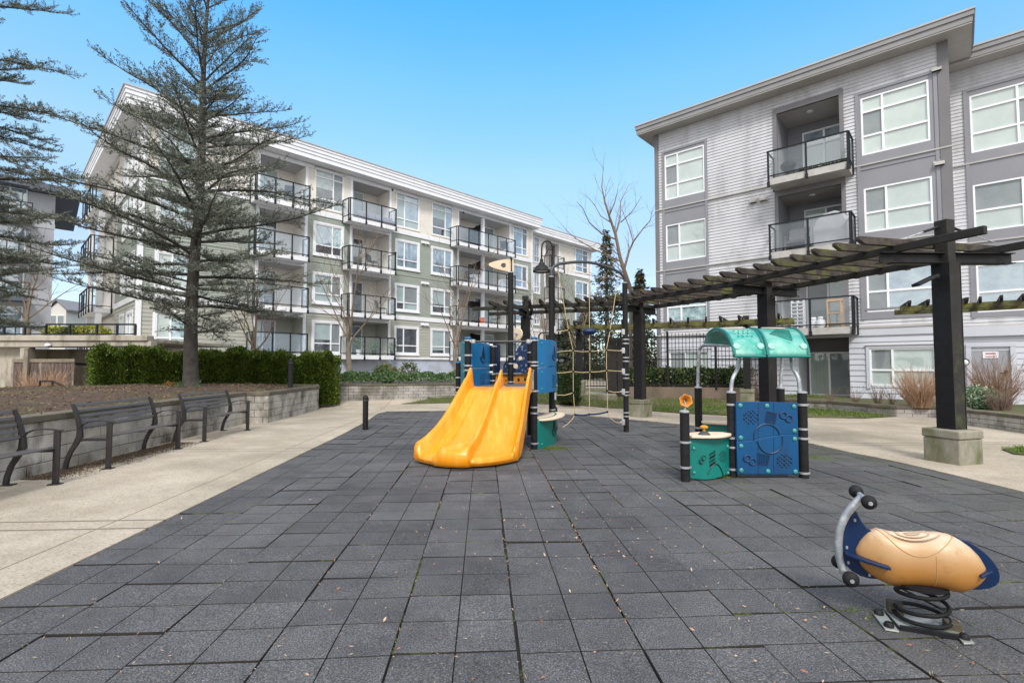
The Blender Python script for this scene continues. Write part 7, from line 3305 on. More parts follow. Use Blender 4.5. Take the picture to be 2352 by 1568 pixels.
def bare_tree(name, base, height, r0, label, seed, spread=.55, fork=.30, levels=4, up=.35, mat=None, nb=(3, 5), group='leafless trees', limbs=None, thin=1.0):
    rr = random.Random(seed)
    t = thing(name, base, label, 'tree', group)
    tr = MB(mat or M_barkgrey)
    cr = MB(M_twig)
    trunk_h = height * fork
    pts = [Vector((.04 * math.sin(k * 1.3 + seed), .04 * math.cos(k * 1.7), trunk_h * k / 6)) for k in range(7)]
    tr.tube(pts, [r0 * (1.15 if k == 0 else 1) * (1 - .28 * k / 6) for k in range(7)], 10)
    tr.build('trunk', t)

    def branch(p, d_, L_, r, lev):
        m = 7 if lev < 2 else 5
        ps = [p.copy()]
        for i in range(m):
            d_ = d_ + Vector((rr.uniform(-.13, .13), rr.uniform(-.13, .13), rr.uniform(-.05, .16) * (1 if lev < 3 else .4)))
            d_.normalize()
            p = p + d_ * (L_ / m)
            ps.append(p.copy())
        cr.tube(ps, [r * (1 - .72 * i / m) for i in range(m + 1)], 6 if lev < 2 else 3, caps=False)
        if lev >= levels:
            return
        n = rr.randint(*nb)
        for k in range(n):
            s = .25 + .75 * (k + rr.random() * .8) / n
            i = min(m - 1, int(s * m))
            q = ps[i].lerp(ps[i + 1], s * m - i)
            dd = (ps[i + 1] - ps[i]).normalized()
            ax = dd.cross(Vector((rr.gauss(0, 1), rr.gauss(0, 1), rr.gauss(0, 1))))
            if ax.length < .01:
                continue
            nd = rot_about(dd, ax.normalized(), rr.uniform(.35, .95) * (spread / .55))
            nd.z += up * .35
            nd.normalize()
            branch(q, nd, L_ * rr.uniform(.42, .70), r * (1 - .72 * s) * .7 + .0015, lev + 1)
    for ln in (limbs or []):
        ps = [Vector(p) - Vector(base) for p in ln['pts']]
        ra, rb_ = ln['r']
        nn = len(ps)
        cr.tube(ps, [ra + (rb_ - ra) * i / (nn - 1) for i in range(nn)], 6)
        for i in range(nn - 1):
            seg = ps[i + 1] - ps[i]
            for _ in range(2 if i else 1):
                q = ps[i].lerp(ps[i + 1], rr.random())
                dd = seg.normalized()
                ax = dd.cross(Vector((rr.gauss(0, 1), rr.gauss(0, 1), rr.gauss(0, 1)))).normalized()
                nd = rot_about(dd, ax, rr.uniform(.4, .9))
                nd.z += .25
                nd.normalize()
                branch(q, nd, height * rr.uniform(.07, .13), max(.006, (ra + (rb_ - ra) * i / nn) * .3), 3)
    for k in range(0 if limbs else 5):
        az = k * 2.4 + rr.uniform(-.4, .4)
        e = R(rr.uniform(48, 72)) if k else R(84)
        d_ = Vector((math.cos(az) * math.cos(e), math.sin(az) * math.cos(e), math.sin(e)))
        zz = trunk_h * (.72 + .28 * k / 4) if k else trunk_h
        branch(Vector((0, 0, zz)), d_, height * (.55 if k else .70) * rr.uniform(.75, 1), r0 * (.42 if k else .6) * thin, 1)
    cr.build('crown', t, angle=80)
    return t


z20 = zt2 - .1
bare_tree('bare_tree', (Xat(801, 20.2, 860), 20.2, z20), 6.6, .125, 'leafless tree with a pale trunk before the left balconies of the green building', 12, fork=.27, thin=.62, levels=4, nb=(3, 4))
bare_tree('bare_tree', (Xat(1046, 21.2, 850), 21.2, z20), 6.0, .10, 'leafless tree just left of the play structure, before the green building', 5, fork=.25, thin=.62, levels=4, nb=(3, 4))
bare_tree('bare_tree', (Xat(584, 18.6, 850), 18.6, z20), 4.6, .14, 'leafless tree partly hidden by the big cedar behind the hedge', 8, fork=.30, thin=.62, levels=4, nb=(3, 4))
YT = 31.0
zp = lambda x, y, dY=0.0: P(1148.4 + .293 * x, 367.5 + .293 * y, YT + dY)
lm_ = []
for pts_, r_, dY in (([(1020, 1010), (985, 900), (940, 760), (905, 580), (860, 450), (820, 320), (798, 210), (812, 50)], (.15, .012), 0),
                     ([(905, 620), (800, 580), (700, 490), (650, 380), (600, 325)], (.05, .010), -1.2),
                     ([(870, 490), (790, 440), (740, 350), (700, 300)], (.04, .010), .8),
                     ([(905, 580), (940, 470), (945, 330), (1000, 215)], (.06, .010), .6),
                     ([(855, 440), (900, 330), (925, 230)], (.045, .012), -.5),
                     ([(975, 850), (1010, 720), (1045, 640), (1120, 540), (1180, 470), (1195, 370)], (.085, .010), .4),
                     ([(1045, 640), (1010, 520), (960, 400), (930, 280)], (.04, .008), 1.0),
                     ([(945, 490), (1040, 400), (1110, 285)], (.04, .009), -.4),
                     ([(960, 800), (860, 760), (740, 700), (600, 620), (530, 560), (470, 490)], (.05, .008), -1.0),
                     ([(1000, 950), (900, 900), (820, 930), (700, 900), (620, 860)], (.05, .008), -.9),
                     ([(950, 760), (860, 690), (760, 650), (690, 690)], (.035, .007), .9)):
    k_ = len(pts_) - 1
    lm_.append({'pts': [zp(a, b_, dY * (i / k_) * 1.6) for i, (a, b_) in enumerate(pts_)], 'r': r_})
tb_ = zp(1020, 1010)
bare_tree('bare_tree', (tb_[0], tb_[1], .3), tb_[2] - .3 + 8, .14, 'tall leafless tree standing in the gap between the two buildings', 21, thin=.7, fork=(tb_[2] - .3) / (tb_[2] - .3 + 8), spread=.5, up=.5, levels=4, nb=(2, 3), limbs=lm_)
bare_tree('bare_tree', (Xat(1248, 26.0, 800), 26.0, .3), 6.2, .11, 'leafless tree behind the lamp at the end of the green building', 31, fork=.3, thin=.62, levels=4, nb=(3, 4))
bare_tree('bare_tree', (Xat(1330, 27.0, 800), 27.0, .3), 7.0, .12, 'leafless tree behind the climbing net', 33, fork=.3, thin=.62, levels=4, nb=(3, 4))
bare_tree('bare_tree', (Xat(60, 26.0, 800), 26.0, 1.8), 6.4, .16, 'mossy leafless tree beyond the terrace at the far left', 41, fork=.35, thin=.62, levels=4, nb=(3, 4))


def conifer(name, base, h, r, label, seed, mat, n=5200, leaf=.26):
    rr = np.random.default_rng(seed)
    t = thing(name, base, label, 'tree', 'distant evergreen trees')
    m = MB(M_bark)
    m.tube([(0, 0, 0), (0, 0, h * .6), (0, 0, h)], [r * .09, r * .05, .02], 8)
    m.build('trunk', t)
    zc = h * (.10 + .90 * rr.random(n) ** 1.15)
    layer = np.floor(zc / (h * .045)) * (h * .045) + h * .01
    zc = layer + rr.normal(0, h * .010, n)
    rad = r * np.clip(1 - zc / h, 0.02, 1) ** .85 * (.75 + .25 * np.sin(layer * 7 + 1)) * rr.random(n) ** .45
    az = rr.uniform(0, 2 * PI, n)
    rad = rad * (1 + .35 * np.sin(az * 5 + layer * 3)) * rr.choice([.7, 1, 1.2], n)
    pts = np.stack([rad * np.cos(az), rad * np.sin(az), zc - rad * .25], 1)
    dirs = np.stack([np.cos(az), np.sin(az), np.full(n, -.25)], 1)
    leaves('crown', pts, leaf, mat, t, aspect=.4, dirs=dirs)
    return t


L_fir = leaf_mat('fir_needles', [(0, (.025, .038, .022)), (.6, (.06, .08, .042)), (1, (.12, .13, .07))], trans=.1)
conifer('fir_tree', (Xat(1394, 40, 700), 40, .3), Zat(532, 40) - .3, 2.6, 'dark fir with a pointed top right of the tall play arch', 1, L_fir)
conifer('fir_tree', (Xat(1470, 38, 700), 38, .3), Zat(622, 38) - .3, 2.2, 'lower brownish fir beside the grey building', 2, leaf_mat('olive_needles', [(0, (.03, .035, .014)), (1, (.10, .095, .04))], trans=.1))
conifer('fir_tree', (Xat(1345, 44, 700), 44, .3), Zat(700, 44) - .3, 3.0, 'low fir behind the far end of the green building', 3, L_fir)
conifer('fir_tree', (Xat(1300, 46, 700), 46, .3), Zat(735, 46) - .3, 3.4, 'broad low fir seen under the pergola', 4, L_fir)
# far treeline that reads as one mass
npt = 26000
x = rng.uniform(-9, 16, npt)
hgt = 2.6 + 1.6 * np.sin(x * .7 + 1) + 1.0 * np.sin(x * 1.9)
zz = np.abs(rng.normal(0, .55, npt)) * (1.6 + .4 * hgt)
pts = np.stack([x * 1.35 + 1, 50 + rng.normal(0, 1.5, npt), np.clip(zz, 0, 6) + .2], 1)
o = leaves('treeline', pts, .30, leaf_mat('far_foliage', [(0, (.02, .03, .015)), (.6, (.06, .07, .035)), (1, (.15, .11, .06))], trans=.1), aspect=.5)
tag(o, kind='stuff', label='far trees seen between the two buildings')


# ------------------------------------------------------------------ hedge of clipped thuja
L_thuja = leaf_mat('thuja_sprays', [(0, (.012, .030, .006)), (.35, (.040, .082, .010)), (.7, (.105, .165, .018)), (1, (.23, .27, .04))], trans=.2)
hA = Vector((Xat(218, 14.6, 850), 14.6))
hB = Vector((Xat(770, 17.4, 880), 17.4))
hd = (hB - hA).normalized()
hn = Vector((hd.y, -hd.x))
HL_ = (hB - hA).length
HG = thing('hedge', (hA.x, hA.y, 0), 'clipped dark green hedge with an uneven top behind the raised bed', 'hedge')


def htop(s):
    return 1.92 + .05 * math.sin(s * 2.1) + .05 * math.sin(s * 5.3 + 1) + .045 * math.sin(s * 9.1) - .10 * (s / HL_)


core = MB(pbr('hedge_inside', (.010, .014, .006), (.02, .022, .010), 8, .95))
nS = 60
for (w_, zsh) in ((.24, .16),):
    def hf(i, j):
        s = HL_ * i
        th = htop(s) - zsh
        prof = [(-w_, .15), (-w_, th * .8), (-w_ * .6, th), (w_ * .6, th), (w_, th * .8), (w_, .15)]
        k = j * 5
        a = int(min(4, k))
        u = k - a
        y = prof[a][0] * (1 - u) + prof[a + 1][0] * u
        z = prof[a][1] * (1 - u) + prof[a + 1][1] * u
        en = min(1, min(s, HL_ - s) / .3)
        p = hd * s + hn * y * (.4 + .6 * en)
        return (p.x, p.y, z)
    core.grid(hf, nS, 5)
core.build('stems', HG)
hp_, hdv = [], []
NHG = 46000
# plants give the front face its soft bulges
for _ in range(NHG):
    s = rng.uniform(-.12, HL_ + .12)
    th = htop(s) + .06 * math.sin(s * 17) * rng.uniform(0, 1) + (rng.uniform(0, .10) if rng.uniform() < .08 else 0)
    q = rng.uniform()
    bul = .06 * math.sin(s * 2 * PI / .62) + .03 * math.sin(s * 11.7)
    en = max(.25, min(1, (min(s + .15, HL_ + .15 - s)) / .35)) ** .5
    if q < .66:
        z = rng.uniform(.12, th - .05)
        sh_ = .34 * (1 - .22 * (z / th) ** 4) * (1 - .18 * (1 - z / th) ** 3)
        y = (sh_ + bul) * en * rng.uniform(.88, 1.06)
        if rng.uniform() < .25:
            y = -y
        dr = (hn.x * np.sign(y), hn.y * np.sign(y), .9)
    else:
        y = rng.uniform(-.34, .34) * en
        z = th - .04 - .14 * abs(y / .34) ** 3 + rng.normal(0, .025) - .35 * (1 - en)
        dr = (0, 0, 1.4)
    if s < .1 or s > HL_ - .1:
        dr = (hd.x * (1 if s > 1 else -1), hd.y * (1 if s > 1 else -1), .7)
    p = hd * s + hn * y
    hp_.append((p.x, p.y, z))
    hdv.append(dr)
leaves('foliage', hp_, .064, L_thuja, HG, aspect=.42, dirs=hdv, per=3, spread=.025)
for k in range(5):
    s = HL_ - .25 - k * .55
    m = MB(M_barkgrey)
    p = hd * s + hn * .05
    m.tube([(p.x, p.y, 0), (p.x + .03, p.y, .35)], .03, 6)
    m.build('stem', HG)


def bush(name, x, y, z, rx, ry, rz_, label, cat, mat, n, leaf, group=None, aspect=.5, stems=True, per=1, up=.4):
    t = thing(name, (x, y, z), label, cat, group)
    v = rng.normal(0, 1, (n, 3))
    v /= np.linalg.norm(v, axis=1)[:, None]
    rad = rng.uniform(.62, 1.0, (n, 1)) * (1 + .14 * np.sin(v[:, :1] * 6 + 1) * np.sin(v[:, 1:2] * 5))
    p = v * rad * (rx, ry, rz_) + (0, 0, rz_ * .9)
    p = p[p[:, 2] > .02]
    leaves('foliage', p, leaf, mat, t, aspect=aspect, upbias=up, per=per)
    if stems:
        m = MB(M_twig)
        for k in range(9):
            a = k * .7
            m.tube([(0, 0, 0), (rx * .3 * math.cos(a), ry * .3 * math.sin(a), rz_ * .6), (rx * .7 * math.cos(a), ry * .7 * math.sin(a), rz_ * 1.3)], [.014, .010, .005], 4)
        m.build('stems', t)
    return t


def twiggy(name, x, y, z, w_, h_, n, label, mat, group=None, thick=.006, cat='shrub', fan=1.0):
    rr = random.Random(int(x * 100) + n)
    t = thing(name, (x, y, z), label, cat, group)
    m = MB(mat)
    for k in range(n):
        a = rr.uniform(0, 2 * PI)
        o_ = rr.uniform(0, .25) * w_
        q = rr.uniform(.15, 1) * fan
        hh = h_ * rr.uniform(.6, 1.05) * (1 - .3 * q * q)
        p = Vector((o_ * math.cos(a), o_ * math.sin(a), 0))
        ps = [p.copy()]
        d_ = Vector((math.cos(a) * q * .55, math.sin(a) * q * .55, 1)).normalized()
        for i in range(5):
            d_ = (d_ + Vector((math.cos(a) * q * .07 + rr.uniform(-.1, .1), math.sin(a) * q * .07 + rr.uniform(-.1, .1), rr.uniform(-.02, .06)))).normalized()
            p = p + d_ * (hh / 5)
            p.x = max(-w_, min(w_, p.x))
            ps.append(p.copy())
            if i > 1 and rr.random() < .5:
                dd = (d_ + Vector((rr.uniform(-.7, .7), rr.uniform(-.7, .7), .2))).normalized()
                m.tube([p, p + dd * hh * .12, p + dd * hh * .22], [thick * .6, thick * .5, thick * .3], 3, caps=False)
        m.tube(ps, [thick * (1.1 - .75 * i / 5) for i in range(6)], 4, caps=False)
    m.build('stems', t, angle=80)
    return t


L_euon = leaf_mat('variegated_leaf', [(0, (.05, .12, .05)), (.6, (.16, .26, .15)), (1, (.42, .46, .33))], trans=.15)
L_shrub = leaf_mat('shrub_leaf', [(0, (.03, .06, .015)), (.5, (.075, .12, .03)), (.85, (.15, .19, .06)), (1, (.26, .13, .07))], trans=.2)
L_cover = leaf_mat('cover_leaf', [(0, (.025, .065, .02)), (.6, (.07, .14, .045)), (1, (.20, .27, .13))], trans=.2)
L_laurel = leaf_mat('laurel_leaf', [(0, (.015, .045, .012)), (.55, (.05, .10, .022)), (.86, (.17, .22, .06)), (1, (.28, .30, .12))], trans=.15, rough=.4)
M_dry = pbr('dry_brown_stems', (.33, .20, .12), (.22, .13, .08), 9, .9)
M_dry2 = pbr('dry_tan_stems', (.42, .27, .17), (.30, .18, .11), 9, .9)
M_dry3 = pbr('grey_brown_stems', (.22, .15, .12), (.14, .10, .08), 9, .9)

# ground cover above the second planter wall
cvp = []
wpa = [Vector(p) for p in wp[::-1]]
for _ in range(15000):
    k = rng.integers(0, len(wpa) - 1)
    p = wpa[k].lerp(wpa[k + 1], rng.uniform())
    off = rng.uniform(.12, 1.5)
    x, y = p.x - .2 * off, p.y + off
    z = zt2 - .05 + .36 * math.sin(min(1, off / .5) * PI / 2) * (1 + .12 * math.sin(x * 5) + .1 * math.sin(x * 13)) * rng.uniform(.75, 1.08)
    cvp.append((x, y, z))
o = leaves('ground_cover', cvp, .085, L_cover, aspect=.55, upbias=.7)
tag(o, kind='stuff', label='leafy green ground cover above the grey block wall')
bush('shrub', Xat(965 - 0, 20.6, 860) * 1.0, 20.6, zt2 - .05, .55, .45, .42, 'round olive shrub left of the two below the green building', 'shrub', L_shrub, 1700, .09, 'shrubs below the green building')
sx1 = Xat(889, 20.8, 860)
for o_ in [bpy.data.objects['shrub']]:
    o_.location.x = Xat(889, 20.8, 860)
bush('shrub', Xat(940, 21.4, 850), 21.4, zt2 - .0, .42, .4, .45, 'airier olive shrub right of the two below the green building', 'shrub', L_shrub, 900, .09, 'shrubs below the green building')
twiggy('thorny_shrub', Xat(1080, 21.5, 850), 21.5, zt2 - .1, .5, .5, 40, 'thin leafless shrub between the wall and the play structure', M_dry3)
# low wall and green behind the play structure
bush('shrub', Xat(1158, 18.5, 850), 18.5, .3, 1.1, .6, .42, 'green leafy shrub seen through the climbing structure', 'shrub', L_shrub, 2600, .08)
# clipped block hedge behind the play panel
HX = thing('hedge', (Xat(1306, 17.6, 860), 17.6, .2), 'small boxy dark green hedge behind the blue play panel', 'hedge')
n = 6500
v = rng.uniform(-1, 1, (n, 3))
ax_ = rng.integers(0, 3, n)
sg_ = np.sign(rng.normal(0, 1, n))
v[np.arange(n), ax_] = sg_ * rng.uniform(.88, 1.0, n)
v = v * (.34, .55, .50) + (0, 0, .52)
leaves('foliage', v, .07, leaf_mat('box_leaf', [(0, (.012, .03, .008)), (1, (.05, .085, .02))], trans=.15), HX, upbias=.3)
m = MB(MATS['hedge_inside'])
m.box(-.28, .28, -.48, .48, .02, .92)
m.build('stems', HX)

# laurel behind the fence
lf_p, = [[]]
for _ in range(9500):
    t_ = rng.uniform(-.02, 1.02)
    A_, B_ = Vector(bw[0]), Vector(bw[3])
    p = A_.lerp(B_, t_)
    off = rng.uniform(.35, 1.3)
    d_ = (B_ - A_).normalized()
    zz = zbw + (.62 + .08 * math.sin(t_ * 22) + .06 * math.sin(t_ * 51)) * rng.uniform(.0, 1) ** .6
    if off > .6 and zz < zbw + .5:
        zz = zbw + .55 + rng.uniform(-.05, .1)
    lf_p.append((p.x - A_.x + d_.y * 0, p.y - A_.y + off, zz))
LH = thing('laurel_hedge', (bw[0][0], bw[0][1], 0), 'glossy variegated laurel hedge growing behind the black fence', 'hedge')
leaves('foliage', lf_p, .115, L_laurel, LH, aspect=.45, upbias=.5)
m = MB(MATS['hedge_inside'])
A_, B_ = Vector(bw[0]), Vector(bw[3])
m.beam((0, .8, zbw + .2), (B_.x - A_.x, B_.y - A_.y + .8, zbw + .2), .5, .5)
m.build('stems', LH)
redl = leaf_mat('rust_leaf', [(0, (.22, .04, .015)), (1, (.38, .10, .04))], trans=.1)
pp = [(p[0] + bw[0][0] + rng.normal(0, .02), p[1] + bw[0][1] - .05, zbw + rng.uniform(0, .07)) for p in lf_p[:420]]
o = leaves('dead_leaves', pp, .06, redl, aspect=.6)
tag(o, kind='stuff', label='rust coloured dead leaves along the foot of the laurel')

# right-hand shrubs
def onbed(px, Y):
    return Xat(px, Y, 900), Y, zt3 - .05
x, y, z = onbed(2112, 13.1 + 1.0)
twiggy('dry_shrub', x, y, z, .95, 1.15, 420, 'dense brown leafless shrub left of the large pergola post', M_dry2, 'dry shrubs by the grey building', .0065, fan=1.15)
x, y, z = onbed(2285, 13.9)
twiggy('dry_shrub', x, y, z, .85, 1.4, 330, 'taller open brown shrub before the grey steel door', M_dry, 'dry shrubs by the grey building', .0065, fan=1.1)
for i, (px, Y, h_, n_) in enumerate(((1905, 16.8, .55, 26), (1965, 16.2, .6, 30), (2015, 15.4, .65, 60), (2050, 15.2, .5, 40))):
    x, y, z = onbed(px, Y)
    twiggy('twig_shrub', x, y, z, .35, h_, n_, ['tiny bare shrub below the balcony with the stool', 'tiny bare shrub left of the pair of low twiggy ones', 'low twiggy shrub, left of the pair beside the dense brown shrub', 'low twiggy shrub touching the dense brown shrub'][i], M_dry3, 'small bare shrubs', .005)
x, y, z = onbed(2243, 13.2)
bush('euonymus', x, y, z, .48, .42, .33, 'round pale green variegated bush right of the large pergola post', 'shrub', L_euon, 2400, .075)
twiggy('dry_shrub', c3[0] + 1.25, c3[1] + .55, zt4 - .05, .7, .55, 190, 'low brown shrub in the bed at the far right edge', M_dry3, 'dry shrubs by the grey building', .006, fan=1.3)
twiggy('dry_shrub', c3[0] + 2.3, c3[1] + .3, zt4 - .05, .6, .5, 120, 'low brown shrub cut off by the right edge', M_dry3, 'dry shrubs by the grey building', .006, fan=1.3)
# bare climbing shrub by the fence post
twiggy('twig_shrub', Xat(1745, 17.6), 17.6, .4, .5, 1.6, 60, 'tall bare shrub behind the fence near the grey building', M_dry3, 'small bare shrubs', .006)

# small flowers at the cedar's foot
fl_ = thing('flowering_plant', (Xat(389, 12.6, 880), 12.6, zt + .06), 'small plant with red orange flowers left of the cedar trunk', 'plant')
leaves('flowers', rng.normal(0, 1, (40, 3)) * (.05, .04, .015) + (0, 0, .16), .032, leaf_mat('red_petal', [(0, (.55, .05, .01)), (1, (.75, .14, .02))], trans=.2), fl_)
leaves('foliage', rng.normal(0, 1, (70, 3)) * (.05, .05, .05) + (0, 0, .07), .08, L_shrub, fl_, aspect=.25, upbias=1.5)
for px, lab in ((412, 'small green plant just left of the cedar trunk'), (452, 'small green plant just right of the cedar trunk')):
    f2__ = thing('small_plant', (Xat(px, 12.7, 880), 12.7, zt + .05), lab, 'plant', 'small plants round the cedar')
    leaves('foliage', rng.normal(0, 1, (70, 3)) * (.07, .06, .05) + (0, 0, .07), .07, L_cover, f2__, aspect=.25, upbias=1.5)
wl = thing('paper_litter', (Xat(119, 8.6, 984), 8.6, zt + .02), 'crumpled white paper lying on the rim of the raised bed', 'paper')
m = MB(M_white)
m.ellipsoid((0, 0, .015), (.05, .035, .02), 9, 6)
for i, vv in enumerate(m.v):
    m.v[i] = (vv[0] * (1 + .3 * math.sin(i * 2.3)), vv[1] * (1 + .3 * math.sin(i * 3.1)), vv[2] * (1 + .25 * math.sin(i * 1.7)))
o = m.build('sheet', wl, angle=20)

# ------------------------------------------------------------------ left background: terrace on concrete, fence, railing
M_tconc = pbr('weathered_terrace_concrete', (.42, .385, .33), (.30, .27, .225), 1.8, .92, bump=.5, bscale=40, c3=(.13, .11, .085), s3=1.3, t3=(.5, .68), detail=9, st3=(1.5, 1.5, .4))
TY = 18.3
tx = lambda px, Y=TY: Xat(px, Y, 800)
tz = lambda py, Y=TY: Zat(py, Y)
TE = thing('concrete_terrace', (tx(0), TY, 0), 'weathered concrete terrace edge on stained pillars at the far left', 'terrace')
m = MB(M_tconc)
X0 = tx(0)
m.box(tx(-260) - X0, tx(346) - X0, 0, .35, tz(797), tz(783))
m.box(tx(-260) - X0, tx(340) - X0, -.07, .30, tz(782.7), tz(770))
m.box(tx(-260) - X0, tx(330) - X0, .352, 6, tz(783) - .02, tz(776))
m.build('slab', TE, bevel=.02)
for a, b_ in ((43, 64), (-120, -98), (316, 332)):
    m = MB(M_tconc)
    m.box(tx(a) - X0, tx(b_) - X0, .04, .3, -.1, tz(797) - .002)
    m.build('pillar', TE, bevel=.02)
m = MB(M_tconc)
m.box(tx(-100) - X0, tx(42.5) - X0, .35, .5, -.1, tz(797))
m.box(tx(-160) - X0, tx(330) - X0, 2.2, 2.4, -.1, tz(797))
m.build('wall', TE)
m = MB(M_white)
m.lathe((tx(115) - X0, -.08, tz(797) + .02), [(.07, 0), (.1, .05), (.07, .10), (.01, .12)], 12, 0, (0, -.3, 1))
m.build('light', TE)
m = MB(M_blackmetal)
m.tube([(tx(110) - X0, -.1, tz(797)), (tx(330) - X0, -.1, tz(795))], .018, 6)
m.tube([(tx(68) - X0, .9, tz(833)), (tx(200) - X0, .9, tz(838))], .05, 8)
m.build('pipe', TE)
# terrace railing
TR_ = thing('terrace_railing', (tx(0), TY + .12, 0), 'dark open railing along the top of the concrete terrace', 'railing')
m = MB(M_balcmetal)
zr0, zr1 = tz(771), tz(748)
m.box(tx(-200) - X0, tx(97) - X0, -.03, .03, zr1 - .06, zr1)
m.box(tx(97) - X0, tx(305) - X0, -.03, .03, zr1 + .03, zr1 + .09)
m.box(tx(-200) - X0, tx(305) - X0, -.02, .02, zr0 + .05, zr0 + .09)
m.build('rail', TR_, smooth=False)
for px in (-60, 0, 48, 97, 152, 215, 262, 304):
    m = MB(M_balcmetal)
    x = tx(px) - X0
    m.box(x - .03, x + .03, -.03, .03, zr0, zr1 + (.03 if px >= 97 else -.06))
    m.build('post', TR_, smooth=False)
L_yel = leaf_mat('yellow_green_leaf', [(0, (.08, .13, .02)), (.5, (.25, .27, .03)), (1, (.50, .45, .08))], trans=.2)
for i, (px, w_, mt_, lab) in enumerate(((128, .5, L_yel, 'yellowish clipped bush behind the terrace railing, leftmost of three'), (165, .5, L_shrub, 'dark green bush behind the terrace railing, middle of three'), (208, .75, L_yel, 'larger yellow green bush behind the terrace railing, rightmost of three'))):
    bush('terrace_bush', tx(px, TY + .8), TY + .8, tz(776), w_, .4, .26 if i != 2 else .30, lab, 'shrub', mt_, 1300, .09, 'bushes on the terrace')
# wooden fence boards
WF_ = thing('wooden_fence', (tx(64), TY - .5, 0), 'weathered vertical board fence below the terrace', 'fence')
mats_ = [pbr('grey_brown_board', (.12, .088, .075), (.065, .05, .043), 3, .95, bump=.5, bscale=30, c3=(.36, .31, .27), s3=2.2, t3=(.55, .7), st3=(4, 1, .5)), M_barkgrey]
m = MB(*mats_)
x0 = tx(64, TY - .5)
k = 0
while x0 + k * .145 < tx(204, TY - .5):
    m.box(k * .145, k * .145 + .135, 0, .02 + .004 * (k % 2), .1, tz(829, TY - .5) + .01 * math.sin(k * 2.1), 0)
    k += 1
m.box(-.02, k * .145, -.03, -.001, tz(829, TY - .5) - .04, tz(824, TY - .5), 1)
m.build('boards', WF_, smooth=False)
m = MB(M_barkgrey)
m.box(tx(94, TY - .5) - x0, tx(103, TY - .5) - x0, -.12, -.032, .1, tz(800, TY - .5))
m.build('post', WF_, smooth=False)
# stair handrail and dry shrub in front of it
HRL = thing('handrail', (tx(104, 15.5), 15.5, 0), 'short black stair handrail before the dry brown shrub', 'handrail')
m = MB(M_blackmetal)
hx = lambda px: Xat(px, 15.5, 890) - Xat(104, 15.5, 890)
hz = lambda py: Zat(py, 15.5)
for a, b_ in (((95, 902), (95, 875)), ((95, 875), (124, 875)), ((124, 875), (124, 902)), ((124, 875), (172, 896)), ((95, 893), (124, 893))):
    m.tube([(hx(a[0]), 0, hz(a[1])), (hx(b_[0]), 0, hz(b_[1]))], .028, 6)
m.tube([(hx(95), 0, 0), (hx(95), 0, hz(902))], .028, 6)
m.tube([(hx(124), 0, 0), (hx(124), 0, hz(902))], .028, 6)
m.build('rail', HRL)
twiggy('dry_hedge', tx(100, 16.6), 16.6, .2, 1.4, 1.15, 520, 'tan leafless shrub below the terrace and board fence', M_dry2, None, .009, fan=1.9)
bl__ = leaves('bed_flowers', np.stack([rng.uniform(tx(-80, 15), tx(62, 15), 900), rng.uniform(14.2, 15.6, 900), rng.uniform(.62, .78, 900)], 1), .07, leaf_mat('bedding', [(0, (.08, .16, .03)), (.8, (.22, .28, .05)), (1, (.6, .2, .05))]), aspect=.4, upbias=.6)
tag(bl__, kind='stuff', label='low green bedding plants beyond the raised bed at the left')

# dark apartment building far left
fb = P(122, 600, 37)
FB = thing('apartment_building', (fb[0], fb[1], 0), 'dark blue grey apartment block with balconies far behind on the left', 'building', rz=R(43))
S_dk = pbr('slate_blue_cladding', (.38, .39, .42), (.32, .33, .36), 1, .7)
S_dk2 = pbr('dark_slate_cladding', (.085, .10, .13), (.065, .08, .105), 1, .7)
m = MB(S_dk, S_dk2)
W_ = 15
m.box(-W_, 0, 0, 12, 0, 14.2, 0)
m.build('wall', FB, smooth=False)
for fl in range(5):
    z0 = .6 + fl * 2.85
    m = MB(S_dk2 if fl in (0, 1) else S_dk)
    m.box(-W_ - .02, .03, -.04, -.001, z0 - .35, z0, 0)
    m.build('band', FB, smooth=False)
    for k in range(4):
        xw = -2.4 - k * 3.4
        m = MB(M_white)
        m.box(xw - .9, xw + .9, -.08, -.002, z0 + .25, z0 + 2.3)
        wdw = m.build('window', FB, smooth=False)
        m = MB(W_blind if k % 2 else W_sky)
        for a, b_ in ((-.82, -.05), (.05, .82)):
            m.poly(((xw + a, -.085, z0 + .33), (xw + b_, -.085, z0 + .33), (xw + b_, -.085, z0 + 2.22), (xw + a, -.085, z0 + 2.22)))
        m.build('pane', wdw, smooth=False)
        if k < 3:
            m = MB(S_dk2)
            m.box(xw - 1.2, xw + 1.2, -1.3, -.085, z0 - .25, z0)
            bb = m.build('balcony', FB, smooth=False)
            m = MB(M_balcmetal)
            for x in np.linspace(-1.2, 1.2, 5):
                m.box(xw + x - .03, xw + x + .03, -1.33, -1.27, z0, z0 + 1.02)
            m.box(xw - 1.23, xw + 1.23, -1.34, -1.26, z0 + 1.021, z0 + 1.08)
            m.build('railing', bb, smooth=False)
            m = MB(M_balcglass)
            m.poly(((xw - 1.2, -1.3, z0 + .05), (xw + 1.2, -1.3, z0 + .05), (xw + 1.2, -1.3, z0 + 1.0), (xw - 1.2, -1.3, z0 + 1.0)))
            m.build('glass_panel', bb, smooth=False)
m = MB(S_dk2, M_soffit)
m.slab([(-W_, -1.2, 14.4), (1.4, -1.2, 14.22), (1.4, -1.2, 14.6), (-W_, -1.2, 15.3)], (0, 13.5, 0))
m.build('roof', FB, smooth=False)

